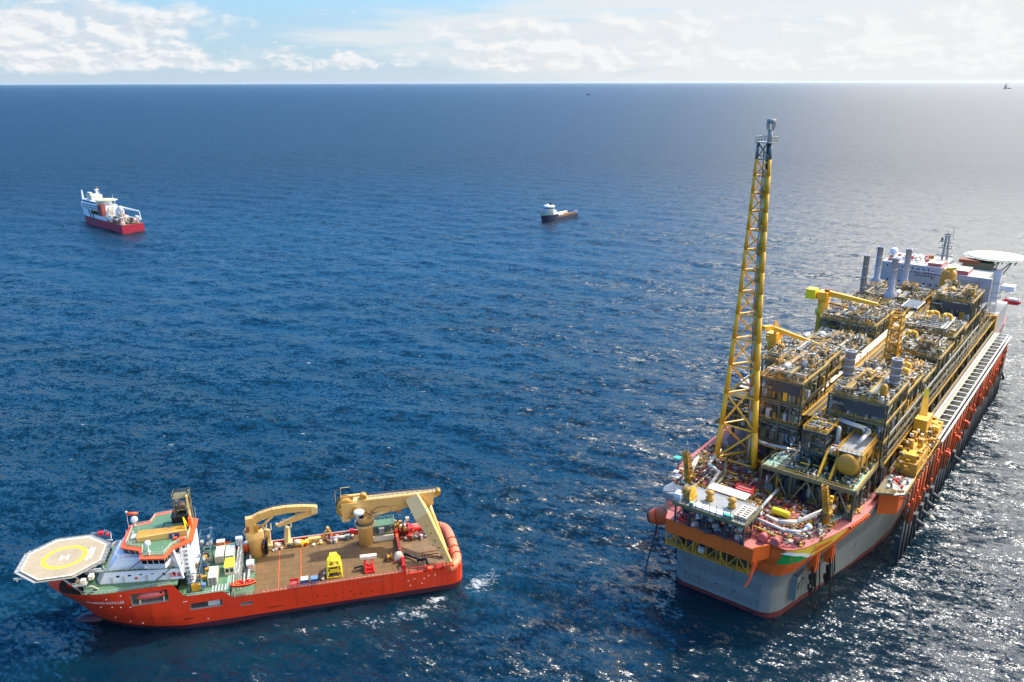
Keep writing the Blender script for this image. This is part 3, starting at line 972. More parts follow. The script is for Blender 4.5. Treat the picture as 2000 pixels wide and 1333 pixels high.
# ------------------------------------------------ helideck over the bow
def octa(cx, cy, r, rot=22.5): return [(cx + r * math.cos(R(rot + 45 * k)), cy + r * math.sin(R(rot + 45 * k))) for k in range(8)]
HC = (117.4, 0.2, 21.6)
hd = MB('heli_sand').prism(octa(HC[0], HC[1], 11.6), 21.0, 21.6).obj('helideck', VA)
mb = MB('line_white')
o0, o1 = octa(HC[0], HC[1], 11.45), octa(HC[0], HC[1], 11.05)
for i in range(8):
    j = (i + 1) % 8
    mb.add([(o0[i][0], o0[i][1], 21.606), (o0[j][0], o0[j][1], 21.606), (o1[j][0], o1[j][1], 21.606), (o1[i][0], o1[i][1], 21.606)], [(0, 1, 2, 3)])
mb.obj('deck_edge_line', hd)
def ring(mb, c, r0, r1, z, n=48):
    vs = []
    for k in range(n):
        a = 2 * math.pi * k / n
        vs += [(c[0] + r0 * math.cos(a), c[1] + r0 * math.sin(a), z), (c[0] + r1 * math.cos(a), c[1] + r1 * math.sin(a), z)]
    return mb.add(vs, [(2 * k, 2 * k + 1, (2 * k + 3) % (2 * n), (2 * k + 2) % (2 * n)) for k in range(n)])
ring(MB('line_yellow'), HC, 4.95, 6.1, 21.61).obj('landing_circle', hd)
text_mesh('landing_letter', 'H', 3.9, (HC[0] + 1.35, HC[1] + 1.6, 21.61), (-0.999, -0.03, 0), (0.03, -0.999, 0), 'line_white', hd, depth=0.004)
mb = MB('line_white')
for r_, (a, b) in enumerate(((-3.0, 2.4), (-3.6, 3.2), (-2.4, 2.8))):
    x = 109.6 + r_ * 0.95; y = a
    rnd = random.Random(r_)
    while y < b:
        wd = 0.35 + rnd.random() * 0.5
        mb.add([(x, y, 21.608), (x + 0.5, y, 21.608), (x + 0.5, y + wd, 21.608), (x, y + wd, 21.608)], [(0, 1, 2, 3)]); y += wd + 0.22
mb.obj('deck_lettering', hd)
mb = MB('steel')
o2, o3 = octa(HC[0], HC[1], 11.65), octa(HC[0], HC[1], 13.0)
for i in range(8):
    j = (i + 1) % 8
    mb.tube((o3[i][0], o3[i][1], 21.5), (o3[j][0], o3[j][1], 21.5), 0.08, 5)
    for k in range(6):
        t = k / 5
        mb.tube((o2[i][0] + (o2[j][0] - o2[i][0]) * t, o2[i][1] + (o2[j][1] - o2[i][1]) * t, 21.1), (o3[i][0] + (o3[j][0] - o3[i][0]) * t, o3[i][1] + (o3[j][1] - o3[i][1]) * t, 21.5), 0.07, 4)
    mb.m('grey')
    mb.add([(o2[i][0], o2[i][1], 21.1), (o2[j][0], o2[j][1], 21.1), (o3[j][0], o3[j][1], 21.42), (o3[i][0], o3[i][1], 21.42)], [(0, 1, 2, 3)])
    mb.m('steel')
mb.obj('safety_net', hd)
mb = MB('pale_grey')
for y in (-8, -3, 3, 8):
    mb.beam((105.5, y * 0.8, 18.8), (113, y, 20.8), 0.4); mb.beam((111, y, 15.8), (114, y, 20.8), 0.35)
    mb.beam((106, y, 20.6), (129, y * 0.9, 20.6), 0.3, 0.6)
for x in (108, 112, 116, 120, 124, 128): mb.beam((x, -8, 20.3), (x, 8, 20.3), 0.25, 0.5)
mb.beam((113, -6, 12.8), (119, -6, 20.4), 0.4).beam((113, 6, 12.8), (119, 6, 20.4), 0.4)
mb.m('grey')
mb.box(109.0, 112.4, 11.2, 13.2, 18.9, 19.3).m('cream').rail([(109, 13.2, 19.3), (112.4, 13.2, 19.3)], 1.0, 0.05, 0.8).box(109.4, 110.6, 11.2, 12.6, 19.3, 20.4).m('brown').box(110.9, 111.9, 11.3, 12.4, 19.3, 20.2)
mb.m('cream').box(107.6, 108.8, 9.4, 11.2, 19.4, 20.6)
mb.beam((108, 13, 18.6), (107.4, 10.5, 15.8), 1.1, 0.3)
mb.rail([(105.8, -6, 21.5), (106.6, -9.5, 21.5), (109, -12, 21.5)], 1.0, 0.05, 1.0)
mb.m('red').cbox((109.8, -10.8, 22.0), (1.5, 1.2, 0.9)).cbox((107.6, -9.4, 21.9), (0.8, 0.8, 0.8))
mb.obj('helideck_support', hd)

# ------------------------------------------------ gear on the middle deck and along the far side
mb = MB('rack_blue')
for x0, x1, y0, y1, h in ((79.2, 82.6, 3.0, 11.5, 6.4), (77.9, 81.2, -12.5, -8.0, 7.0)):
    for x in (x0, x1):
        for y in (y0, (y0 + y1) / 2, y1): mb.beam((x, y, 10.7), (x, y, 10.7 + h), 0.22)
    for z in (10.7 + h, 10.7 + h * 0.5):
        mb.beam((x0, y0, z), (x1, y0, z), 0.2).beam((x0, y1, z), (x1, y1, z), 0.2).beam((x0, y0, z), (x0, y1, z), 0.2).beam((x1, y0, z), (x1, y1, z), 0.2)
    mb.beam((x0, y0, 10.7), (x0, y1, 10.7 + h), 0.14).beam((x1, y1, 10.7), (x1, y0, 10.7 + h), 0.14)
rnd = random.Random(5)
for k in range(46):
    mb.m(rnd.choice(['rack_blue', 'navy', 'brown', 'grey', 'dark_steel', 'ochre', 'pale_blue']))
    mb.cbox((rnd.uniform(77.8, 82.4), rnd.uniform(-12.5, 11.2), 10.7 + rnd.uniform(0.4, 4.6)), (rnd.uniform(0.5, 1.6), rnd.uniform(0.5, 1.8), rnd.uniform(0.4, 1.3)))
mb.m('yellow').box(79.6, 82.0, 9.4, 11.0, 10.7, 12.6)
mb.obj('storage_rack', VA)
mb = MB('cream')
for x in (70.0, 66.9): mb.beam((x, 13.0, 8.0), (x, 12.2, 12.6), 0.35).beam((x, 12.2, 12.6), (x, 9.0, 13.2), 0.3)
mb.m('pale_grey').truss((68.6, -11.5, 8.2), (68.6, 9.5, 8.2), (0.9, 0, 0), (0, 0, 5.6), 9, 0.09)
mb.m('dark_steel')
for k in range(14): mb.cbox((67.2, -8.5 + k * 1.2, 8.8), (0.8, 0.8, 1.6))
mb.m('white')
for k in range(14): mb.cbox((66.4, -8.3 + k * 1.2, 8.6), (0.5, 0.5, 1.4))
mb.obj('boat_davit', VA)
mb = MB('deck_green').box(71.3, 79.5, 6.5, 13.4, 10.7, 10.78)
mb.m('walk_mint').box(70.9, 72.2, 5.0, 12.8, 10.78, 10.86).m('white')
for k in range(5): mb.box(72.4 + k * 0.9, 72.6 + k * 0.9, 10.0, 13.0, 10.8, 11.1)
mb.obj('deck_hatch', VA)
rnd = random.Random(11)
mb = MB('rust')
for k in range(150):                                # winches, rollers and loose fittings along the starboard side
    x = rnd.uniform(33, 61); y = -13.2 + rnd.random() ** 1.6 * 3.4
    mb.m(rnd.choice(['rust', 'brown', 'faded_red', 'cream', 'grey', 'ochre', 'dark_steel', 'crane_yellow', 'red', 'pale_grey']))
    if rnd.random() < 0.6: mb.cbox((x, y, 8.2 + rnd.random() * 0.5), (rnd.uniform(0.3, 1.4), rnd.uniform(0.3, 0.9), rnd.uniform(0.4, 1.3)), rnd.random())
    else: mb.tube((x, y, 8.2), (x + rnd.uniform(-1.5, 1.5), y + rnd.uniform(-0.4, 0.4), 8.4 + rnd.random()), 0.12, 5)
mb.obj('deck_fittings', VA)
for x0, wd in ((59.6, 2.2), (53.2, 2.4)):
    mb = MB('crane_pale')
    mb.box(x0, x0 + wd, -13.4, -10.8, 7.9, 9.6)
    mb.taper((x0 + wd / 2 + 0.4, -12.2, 9.6), (x0 + wd / 2, -12.8, 14.6), 1.7, 1.7, 1.3, 1.0)
    mb.beam((x0, -12.6, 14.2), (x0, -13.8, 16.0), 0.3).beam((x0 + 1.6, -12.6, 14.2), (x0 + 1.4, -13.8, 16.0), 0.3)
    mb.m('cream').tube((x0 - 0.6, -11.4, 9.2), (x0 - 2.6, -11.2, 9.0), 0.9, 10)
    mb.obj('boom_rest', VA)
mb = MB('crane_yellow')
mb.beam((40.2, -13.2, 8), (41.4, -12.4, 12.6), 0.8).beam((43.6, -13.2, 8), (41.4, -12.4, 12.6), 0.8).box(44, 48, -13.2, -11.6, 7.9, 9.4)
mb.m('pale_grey').tube((36.0, -11.4, 8.7), (41.0, -11.6, 8.7), 0.6, 8).m('grey').cbox((35.0, -11.0, 8.8), (1.4, 1.2, 1.6))
mb.m('red').cbox((33.6, -12.6, 9.2), (1.4, 1.4, 2.6))
mb.obj('deck_winch', VA)

# ------------------------------------------------ small knuckle-boom crane
c1 = MB('crane_yellow')
c1.lathe((64.6, -9.2, 7.6), [(2.25, 0), (2.15, 5.6), (2.9, 6.8), (2.9, 8.6), (2.2, 8.7)], 20)
c1.m('crane_pale').rail([(64.6 + 3.4 * math.cos(a * 0.785), -9.2 + 3.4 * math.sin(a * 0.785), 16.2) for a in range(8)], 1.0, 0.06, 1.5, closed=True)
c1 = c1.obj('knuckle_crane', VA, label='yellow pedestal of the smaller folded knuckle crane')
mb = MB('crane_yellow')
mb.taper((65.3, -9.2, 16.4), (65.6, -9.2, 21.8), 2.4, 3.2, 2.0, 2.6, side=(0, 1, 0))
mb.m('ochre').cbox((63.9, -8.4, 18.0), (1.2, 1.0, 2.2)).m('rust').cbox((66.4, -7.8, 18.2), (1.0, 0.8, 1.6))
mb.m('crane_pale').tube((66.7, -8.2, 16.4), (66.7, -8.2, 23.0), 0.09, 5)
mb.obj('slewing_tower', c1)
mb = MB('crane_yellow')
arc = [(66.0, 21.2, 2.4), (62.5, 22.9, 2.5), (58.5, 23.9, 2.4), (54.0, 24.1, 2.2), (49.0, 23.7, 1.9), (44.6, 22.9, 1.4)]
for (xa, za, ha), (xb, zb, hb_) in zip(arc[:-1], arc[1:]): mb.taper((xa, -9.4, za - ha / 2), (xb, -9.4, zb - hb_ / 2), 1.7, ha, 1.7, hb_, side=(0, 1, 0))
mb.tube((63.2, -9.0, 17.2), (58.0, -9.2, 21.6), 0.42, 8)
mb.m('crane_pale').box(44.2, 46.2, -10.4, -8.4, 20.6, 22.6)
mb.m('steel').rail([(x, -9.4, z) for x, z, h in arc[1:]], 0.9, 0.05, 1.6)
mb.obj('main_boom', c1)
mb = MB('crane_yellow')
mb.taper((44.8, -9.4, 21.4), (57.0, -9.4, 17.4), 1.3, 2.5, 0.9, 1.0, side=(0, 1, 0))
mb.beam((57.0, -9.4, 17.5), (57.8, -9.4, 18.1), 0.9, 0.6)
mb.m('ochre').beam((51.0, -9.4, 20.2), (51.2, -9.4, 21.8), 0.5)
mb.m('pale_grey').path([(56.6, -9.4, 18.2), (56.0, -9.0, 19.2), (54.8, -9.0, 19.9), (54.2, -9.0, 19.0)], 0.13, 5)
mb.obj('folding_jib', c1)
mb = MB('black')
mb.lathe((61.4, -9.6, 10.7), [(1.3, -0.5), (2.7, -0.5), (2.7, -0.35), (1.4, -0.3), (1.4, 0.3), (2.7, 0.35), (2.7, 0.5), (1.3, 0.5)], 22, 'x')
mb.m('crane_pale').beam((60.4, -12, 8), (60.4, -12, 14.8), 0.7).beam((61.9, -9.6, 8), (61.9, -9.6, 13.4), 0.35)
mb.obj('cable_reel', c1)

# ------------------------------------------------ main crane
PB = (29.3, -7.2)
c2 = MB('crane_yellow')
c2.lathe((PB[0], PB[1], 7.6), [(2.5, 0), (2.45, 6.6), (2.95, 7.2), (2.95, 7.9), (2.5, 8.0)], 24)
c2.m('dark_steel').lathe((PB[0], PB[1], 15.1), [(2.9, 0), (2.95, 0.4), (2.9, 0.9)], 24)
c2.m('crane_pale').rail([(PB[0] + 3.5 * math.cos(a * 0.628), PB[1] + 3.5 * math.sin(a * 0.628), 14.8) for a in range(10)], 1.0, 0.06, 1.4, closed=True)
c2 = c2.obj('main_crane', VA, label='broad yellow pedestal of the big crane at the stern')
mb = MB('crane_yellow')
mb.lathe((PB[0], PB[1], 16.0), [(2.4, 0), (2.4, 3.0), (2.1, 3.1)], 20)
mb.box(28.0, 34.2, -9.4, -5.2, 19.0, 21.2)
mb.box(30.0, 36.6, -9.6, -8.6, 20.4, 25.4)
mb.box(30.0, 36.6, -5.6, -4.8, 19.6, 24.6)
mb.m('ochre')
rnd = random.Random(3)
for k in range(26): mb.cbox((rnd.uniform(29, 35), rnd.uniform(-9.6, -4.6), rnd.uniform(19.2, 24)), (rnd.uniform(0.4, 1.3), rnd.uniform(0.4, 1.0), rnd.uniform(0.4, 1.3)))
mb.m('crane_pale').rail([(28, -4.6, 19), (37, -4.6, 19), (37.6, -10, 21), (30, -10, 24)], 1.0, 0.06, 1.4)
mb.tube((38.2, -9, 22), (38.2, -9, 27.6), 0.08, 5).tube((36.4, -9.4, 25), (36.4, -9.4, 28.4), 0.08, 5).beam((36.4, -9.4, 28.2), (33.4, -9.4, 28.2), 0.12)
mb.obj('machinery_house', c2)
mb = MB('ochre')
mb.lathe((35.0, -7.2, 22.6), [(0.3, -2.0), (3.2, -2.0), (3.3, -1.7), (2.4, -1.6), (2.4, 1.6), (3.3, 1.7), (3.2, 2.0), (0.3, 2.0)], 26, 'y')
mb.m('dark_steel').lathe((35.2, -7.2, 22.6), [(3.02, -1.75), (3.1, -1.7), (3.02, -1.65)], 26, 'y')
mb.m('crane_pale').box(34.0, 36.6, -5.2, -5.0, 18.0, 22.4)
for k in range(9): mb.m('ochre' if k % 2 else 'crane_pale').cbox((35.2 + 1.7 * math.cos(k * 0.7), -5.2, 22.6 + 1.7 * math.sin(k * 0.7)), (0.7, 0.2, 0.7))
mb.obj('winch_drum', c2)
mb = MB('crane_yellow')
B0, B1 = Vector((32.6, -7.0, 23.9)), Vector((5.2, -3.2, 25.9))
BD = (B1 - B0).normalized(); BS = BD.cross(Vector((0, 0, 1))).normalized(); BU = BS.cross(BD).normalized()
mb.taper(B0 - BU * 1.0, B0 + BD * 12 - BU * 1.8, 3.2, 3.8, 3.4, 5.2, side=BS)
mb.taper(B0 + BD * 12 - BU * 1.8, B0 + BD * 21 - BU * 1.3, 3.4, 5.2, 3.0, 4.0, side=BS)
mb.taper(B0 + BD * 21 - BU * 1.1, B1 - BU * 0.4, 2.8, 3.6, 2.0, 1.5, side=BS)
mb.m('crane_pale').taper(B0 + BU * 0.8, B1 + BU * 0.5, 2.5, 0.3, 1.9, 0.3, side=BS)
mb.m('ochre').tube(B1 - BS * 1.2, B1 + BS * 1.2, 0.95, 12).tube(B0 + BD * 3.4 + BU * 1.5 - BS * 1.0, B0 + BD * 3.4 + BU * 1.5 + BS * 1.0, 1.2, 12)
mb.m('crane_yellow').taper(B0 + BD * 20 - BU * 1.2 , B0 + BD * 25 - BU * 4.4, 2.0, 2.4, 1.8, 1.2, side=BS).box(6.8, 10.0, -4.6, -2.2, 21.8, 25.2)
mb.m('steel').rail([B0 + BD * 5 + BU * 0.9 + BS * 1.0, B1 + BU * 0.6 + BS * 0.8], 1.0, 0.06, 1.6).rail([B0 + BD * 5 + BU * 0.9 - BS * 1.0, B1 + BU * 0.6 - BS * 0.8], 1.0, 0.06, 1.6)
mb.obj('main_boom', c2)
mb = MB('crane_yellow')
mb.tube((28.0, -4.8, 18.6), (14.4, -4.6, 22.6), 0.55, 10).tube((28.0, -8.4, 18.6), (14.4, -6.8, 22.6), 0.55, 10)
mb.m('crane_pale').tube((27.0, -4.8, 19.2), (20.4, -4.7, 20.9), 0.75, 10).tube((27.0, -8.4, 19.2), (20.4, -7.6, 20.9), 0.75, 10)
mb.m('ochre').cbox((18.2, -5.4, 20.4), (1.4, 3.0, 1.8))
mb.obj('luffing_cylinder', c2)
JT = Vector((13.4, -4.4, 24.6))
mb = MB('crane_pale')
for foot, wd in (((4.4, 13.2, 9.0), 1.1), ((4.6, 5.0, 9.0), 0.9)):
    ft = Vector(foot); JT = Vector((13.4, -4.4, 24.6)) if foot[1] > 10 else Vector((9.2, -7.6, 22.0)); kn = JT.lerp(ft, 0.34) + Vector((0.6, 0, 0.7))
    off = Vector((0, 1.2 if foot[1] > 10 else -1.4, 0))
    hw = 1.0 if foot[1] > 10 else 0.55
    mb.taper(JT + off + Vector((0.2, 0, 0.6)), kn, 2.6, 4.4 * hw, 2.6, 4.8 * hw, side=(0.3, 1, 0.2))
    mb.m('crane_yellow').taper(kn, ft, 2.6, 4.8 * hw, wd + .3, 1.3, side=(0.3, 1, 0.2)).m('crane_pale')
    for q in range(1, 6):
        c_ = kn.lerp(ft, q / 6.5); mb.m('ochre').cbox((c_[0] + 0.2, c_[1] + (1.4 if hw == 1 else -1.4), c_[2]), (0.5, 0.25, 0.9)).m('crane_pale')
    mb.m('bright_orange').cbox((ft[0], ft[1], 7.6), (2.2, 1.8, 2.6)).m('crane_pale')
mb.m('crane_yellow').beam((10.6, 0.6, 20.4), (7.8, -3.4, 18.2), 0.9, 1.2).beam((7.4, 6.8, 14.8), (6.4, 1.0, 14.0), 0.8, 1.0).beam((12.4, -3.0, 23.6), (9.2, -7.6, 22.0), 1.4, 2.2)
mb.m('ochre').tube((12.6, -2.0, 22.6), (8.6, 6.2, 15.6), 0.4, 8)
rnd = random.Random(8)
for k in range(16): mb.m(rnd.choice(['crane_pale', 'rust', 'dark_steel'])).cbox((11.6 - k * 0.38, -1.2 + k * 0.55, 22.4 - k * 0.75), (0.7, 0.7, 0.7))
mb.obj('folding_jib', c2)
mb = MB('dark_steel')                               # hoist and luffing wires
for d in (-0.5, 0.5):
    mb.tube((35.0, -7.2 + d, 25.4), B1 + Vector((0, d, 1.0)), 0.06, 4)
    mb.tube(B1 + Vector((-0.6, d, 0)), (5.0, -3.2 + d, 9.6), 0.05, 4)
mb.m('black').path([(30, -4.4, 19), (25, -4.2, 22.4), (18, -3.4, 22.6), (12, -3, 22)], 0.1, 5)
mb.m('ochre').cbox((5.0, -3.2, 9.2), (0.9, 0.9, 1.3))
mb.obj('hoist_wire', c2)
mb = MB('white')
mb.lathe((31.2, -3.2, 19.6), [(1.1, 0), (1.2, 1.9), (1.75, 2.0), (1.75, 2.7), (1.2, 3.0), (0.2, 3.05)], 16)
mb.m('glass_dark').cbox((30.6, -2.1, 20.7), (1.2, 0.4, 1.0)).cbox((30.0, -3.2, 20.7), (0.4, 1.2, 1.0))
mb.obj('operator_cab', c2)

# ------------------------------------------------ stern machinery, gate frame
mb = MB('olive').box(20.0, 26.6, -12.6, -7.4, 7.9, 10.4)
mb.m('deck_green').box(19.4, 27.0, -13.0, -8.6, 12.4, 12.7).m('cream').box(20.0, 27.2, -7.4, -6.8, 7.9, 9.8)
mb.m('grey').box(23.0, 24.8, -8.5, -7.3, 10.4, 12.3).m('black').box(22.6, 23.0, -7.35, -7.25, 10.6, 12.2)
for x in (19.6, 23, 26.8): mb.m('olive').beam((x, -12.8, 7.9), (x, -12.8, 12.4), 0.3).beam((x, -8.8, 10.4), (x, -8.8, 12.4), 0.25)
mb.m('walk_mint').rail([(19.4, -13, 12.7), (27, -13, 12.7), (27, -8.6, 12.7), (19.4, -8.6, 12.7)], 1.0, 0.06, 1.4, closed=True)
rnd = random.Random(14)
for k in range(30): mb.m(rnd.choice(['ochre', 'rust', 'cream', 'brown'])).cbox((rnd.uniform(14.5, 19.5), rnd.uniform(-12.8, -9.4), rnd.uniform(8, 12)), (rnd.uniform(0.5, 1.3), rnd.uniform(0.4, 1.2), rnd.uniform(0.4, 1.2)))
mb.obj('winch_house', VA)
mb = MB('bright_orange')
mb.beam((19.0, -8.0, 9.0), (19.0, 8.6, 9.0), 0.9, 1.3)
mb.m('red')
for y in (-8, 8.8, 12.8): mb.box(18.5, 19.6, y - 0.35, y + 0.35, 6.3, 10.6)
mb.beam((19, 8.8, 10.4), (19, 12.8, 10.4), 0.4).beam((19, 8.8, 8.6), (19, 12.8, 8.6), 0.4).beam((19, 8.8, 6.6), (19, 12.8, 10.4), 0.2)
mb.obj('deck_gate', VA)
mb = MB('red')
for x in (17.6, 14.8, 12.0, 9.2, 6.8): mb.beam((x, 13.4, 6.3), (x, 13.4, 9.2), 0.28)
for z in (7.9, 9.2): mb.beam((18.6, 13.4, z), (5.6, 13.4, z), 0.22)
mb.m('bright_orange')
for x in (11.2, 8.4): mb.tube((x + 1.0, 12.0, 7.0), (x - 1.0, 12.0, 7.0), 0.95, 12)
mb.m('bright_orange').box(13.2, 18.0, 12.2, 13.0, 6.3, 7.1).box(6.0, 7.6, 10.8, 12.6, 6.3, 7.6)
mb.m('red').tube((17.5, -12.6, 7.6), (9.0, -12.8, 7.6), 1.1, 12).box(13.4, 14.6, -13.4, -10.0, 6.3, 9.4).box(6.2, 9.2, -12.2, -9.8, 6.3, 8.2)
rnd = random.Random(21)
for k in range(60): mb.m(rnd.choice(['red', 'rust', 'brown', 'dark_steel', 'deck_red', 'grey'])).cbox((rnd.uniform(8, 18), rnd.uniform(-12.4, -7.5), 6.4 + rnd.random()), (rnd.uniform(0.3, 1.3), rnd.uniform(0.3, 1.2), rnd.uniform(0.3, 1.5)), rnd.random())
mb.m('white').cbox((10.6, -7.2, 7.2), (0.8, 0.8, 1.6))
mb.obj('stern_gear', VA)
mb = MB('rust')
for q in range(3):
    for k in range(14): mb.cbox((11.8 - k * 0.42 + q * 0.3, 1.2 + q * 1.6 + 0.1 * math.sin(k), 6.4), (0.34, 0.3, 0.22), k * 0.8)
mb.obj('anchor_chain', VA)

# lettering, freeing ports and scuttles on the red side
yS = 14.03
nm = text_mesh('hull_lettering', 'NORMAND INSTALLER', 1.3, (0, 0, 0), (-1, 0, 0), (0, 0, 1), 'line_white', None, depth=0.0)
for v in nm.data.vertices:                          # wrap the letters on the flare of the bow
    x, z = 110.6 + v.co.x * 0.80, 11.9 + v.co.z
    v.co = (x, a_half(x, z) + 0.05, z)
nm.parent = VA
t2 = text_mesh('quarter_lettering', 'NORMAND INSTALLER', 0.85, (33.2, 14.02, 6.9), (-1, 0, 0), (0, 0, 1), 'faded_red', VA)
mb = MB('line_white')
for x, z in ((104.5, 13.8), (100.5, 14.6), (106.8, 10.2), (103.6, 10.4), (101.2, 10.3), (98.6, 10.2), (104, 5), (100, 3.4), (96.5, 2.8), (84, 9.6), (83.4, 9.6), (78, 2.6), (18, 5.2), (16, 5.6), (13, 5.2), (11.5, 5.9), (9.4, 5.9), (17.4, 3.4), (13.8, 3.6)):
    mb.cbox((x, a_half(x, z) + 0.0, z), (0.42, 0.16, 0.24), 0)
mb.obj('draught_mark', VA)
mb = MB('black')
for k in range(6): mb.cbox((56.5 + k * 0.75, 14.0, 3.2), (0.3, 0.1, 0.5))
for k in range(3): mb.cbox((84.4 - k * 0.9, 14.0, 3.6), (0.6, 0.1, 0.4))
for x in (50, 46, 43.5, 40.4, 36, 34.8, 33, 29.5): mb.cbox((x, 14.0, 4.0 + 0.7 * math.sin(x * 7)), (0.45, 0.1, 0.35))
mb.m('pale_grey').box(74.2, 77.6, 13.2, 13.4, 6.6, 8.4).m('dark_steel')
for k in range(12): mb.box(77.8 + k * 0.36, 78.0 + k * 0.36, 13.1, 13.3, 6.5, 8.5)
mb.obj('freeing_port', VA)

# ------------------------------------------------ loose things on the vessel
MVA = Matrix.Translation(VA.location) @ Matrix.Rotation(AA, 4, 'Z')
def a_world(x, y, z): return MVA @ Vector((x, y, z))
def a_thing(name, x, y, z, label, cat, group=None, rz=0.0): return empty(name, a_world(x, y, z), AA + rz, label, cat, group)
def copy_tree(o, parent=None):
    c = o.copy(); COL.objects.link(c)
    if parent is not None: c.parent = parent
    for ch in list(o.children): copy_tree(ch, c)
    return c
def container(name, x, y, z, L, W, Hh, body, top, label, group, rz=0.0, door='grey'):
    t = a_thing(name, x, y, z, label, 'container', group, rz)
    mb = MB(body).box(-W / 2, W / 2, -L / 2, L / 2, 0.1, Hh)
    n = int(L / 0.6)
    for k in range(n):
        y_ = -L / 2 + 0.3 + k * (L - 0.6) / max(1, n - 1)
        mb.box(-W / 2 - 0.05, -W / 2 - 0.0, y_ - 0.1, y_ + 0.1, 0.25, Hh - 0.15).box(W / 2, W / 2 + 0.05, y_ - 0.1, y_ + 0.1, 0.25, Hh - 0.15)
    for sx in (-1, 1):
        for sy in (-1, 1): mb.cbox((sx * (W / 2 - 0.05), sy * (L / 2 - 0.05), Hh / 2), (0.22, 0.22, Hh + 0.02))
    mb.obj('body', t)
    MB(top).box(-W / 2 + 0.1, W / 2 - 0.1, -L / 2 + 0.1, L / 2 - 0.1, Hh, Hh + 0.06).obj('roof', t)
    mb = MB(door).box(-W / 2 + 0.2, -0.05, L / 2, L / 2 + 0.06, 0.3, Hh - 0.2).box(0.05, W / 2 - 0.2, L / 2, L / 2 + 0.06, 0.3, Hh - 0.2)
    mb.m('dark_steel')
    for q in (-0.7, -0.35, 0.35, 0.7): mb.tube((q, L / 2 + 0.1, 0.3), (q, L / 2 + 0.1, Hh - 0.2), 0.035, 4)
    mb.obj('door', t)
    return t
GW = 'white containers behind the bridge'
container('cargo_container', 75.2, -5.2, 10.7, 6.0, 2.5, 2.7, 'cream', 'white', 'white-roofed container nearest the bridge on the far side, with a dark hatch in its end', GW, door='cream')
container('cargo_container', 72.1, -5.0, 10.7, 6.0, 2.5, 2.6, 'white', 'white', 'white container on the far side, beside the foot of the small yellow crane', GW)
container('cargo_container', 76.2, 6.4, 10.8, 6.0, 2.5, 2.7, 'cream', 'white', 'white-roofed container close to the near rail, between the bridge and the yellow-roofed cabin', GW, door='grey')
yc = a_thing('control_cabin', 71.7, 2.2, 10.7, 'cream cabin with a bright yellow roof between the white containers', 'cabin')
mb = MB('cream').box(-1.4, 1.4, -2.6, 2.6, 0, 2.6)
mb.obj('cabin_body', yc); MB('lemon').box(-1.5, 1.5, -2.7, 2.7, 2.6, 2.75).obj('roof', yc)
MB('glass_dark').box(-1.1, -0.2, 2.6, 2.66, 0.9, 2.1).box(0.2, 1.1, 2.6, 2.66, 0.9, 2.1).obj('window', yc)
wb = a_thing('deck_locker', 66.0, -0.6, 8.0, 'small white-topped locker between the crane foot and the timber deck', 'locker')
MB('pale_orange').box(-1.0, 1.0, -1.2, 1.2, 0, 2.2).obj('body', wb); MB('white').box(-1.1, 1.1, -1.3, 1.3, 2.2, 2.9).obj('lid', wb); MB('pale_grey').box(-0.7, 0.7, 1.2, 1.25, 0.3, 1.8).obj('door', wb)
ob = a_thing('orange_tank', 67.6, -10.8, 8.0, 'upright orange tank with a white cap beside the small crane', 'tank')
MB('bright_orange').lathe((0, 0, 0), [(1.35, 0), (1.35, 3.2), (0.9, 3.7)], 14).obj('shell', ob); MB('white').lathe((0, 0, 3.7), [(0.9, 0), (0.8, 0.35), (0.1, 0.45)], 12).obj('cap', ob)
wl_ = a_thing('white_locker', 70.0, -12.6, 10.7, 'small white locker at the far rail of the container deck', 'locker')
MB('white').box(-0.9, 0.9, -0.8, 0.8, 0, 2.2).obj('body', wl_); MB('pale_grey').box(-1.0, 1.0, -0.9, 0.9, 2.2, 2.4).obj('roof', wl_)
pb = a_thing('peach_box', 75.6, -12.4, 10.7, 'peach coloured box beside the far rail behind the containers', 'box')
MB('pale_orange').box(-1.2, 1.2, -0.9, 0.9, 0, 2.0).obj('body', pb); MB('cream').box(-1.25, 1.25, -0.95, 0.95, 2.0, 2.2).obj('lid', pb)

def boat_shell(mb, L, B, D, n=18):
    secs = []
    for i in range(n + 1):
        t = i / n; x = -L / 2 + L * t
        b = B / 2 * max(0.02, (1 - abs(2 * t - 1) ** 2.6)) ** 0.7
        d = D * (0.45 + 0.55 * (1 - abs(2 * t - 1) ** 3))
        sh = 0.25 * abs(2 * t - 1) ** 2
        secs.append([(x, b, D + sh), (x, b * 0.82, D - d * 0.55), (x, 0, D - d), (x, -b * 0.82, D - d * 0.55), (x, -b, D + sh)])
    return mb.loft(secs, closed=False, smooth=True)
rb = a_thing('rescue_boat', 67.4, 12.0, 10.4, 'open orange rescue boat hung at the near rail beside the timber deck', 'boat')
mb = MB('red'); boat_shell(mb, 7.6, 2.6, 1.4); mb.obj('boat_hull', rb)
mb = MB('bright_orange'); 
pts = [(-3.7 + 7.4 * k / 16, 1.28 * max(0.05, 1 - abs(2 * k / 16 - 1) ** 2.6) ** 0.7, 1.5) for k in range(17)]
mb.path(pts, 0.22, 7).path([(p[0], -p[1], p[2]) for p in pts], 0.22, 7).box(-3.0, 3.0, -0.95, 0.95, 0.9, 1.0)
mb.obj('fender_tube', rb)
mb = MB('red').box(-1.0, 0.4, -0.4, 0.4, 1.0, 2.0).box(-2.6, -1.6, -0.6, 0.6, 1.0, 1.7).m('bright_orange').box(1.0, 2.2, -0.5, 0.5, 1.0, 1.6).m('cream').beam((-1.8, 0, 1.2), (-3.2, -0.5, 3.2), 0.2)
mb.obj('console', rb)
wd_ = a_thing('life_raft', 72.2, 12.4, 8.9, 'white life raft canisters in the notch of the red side', 'life raft')
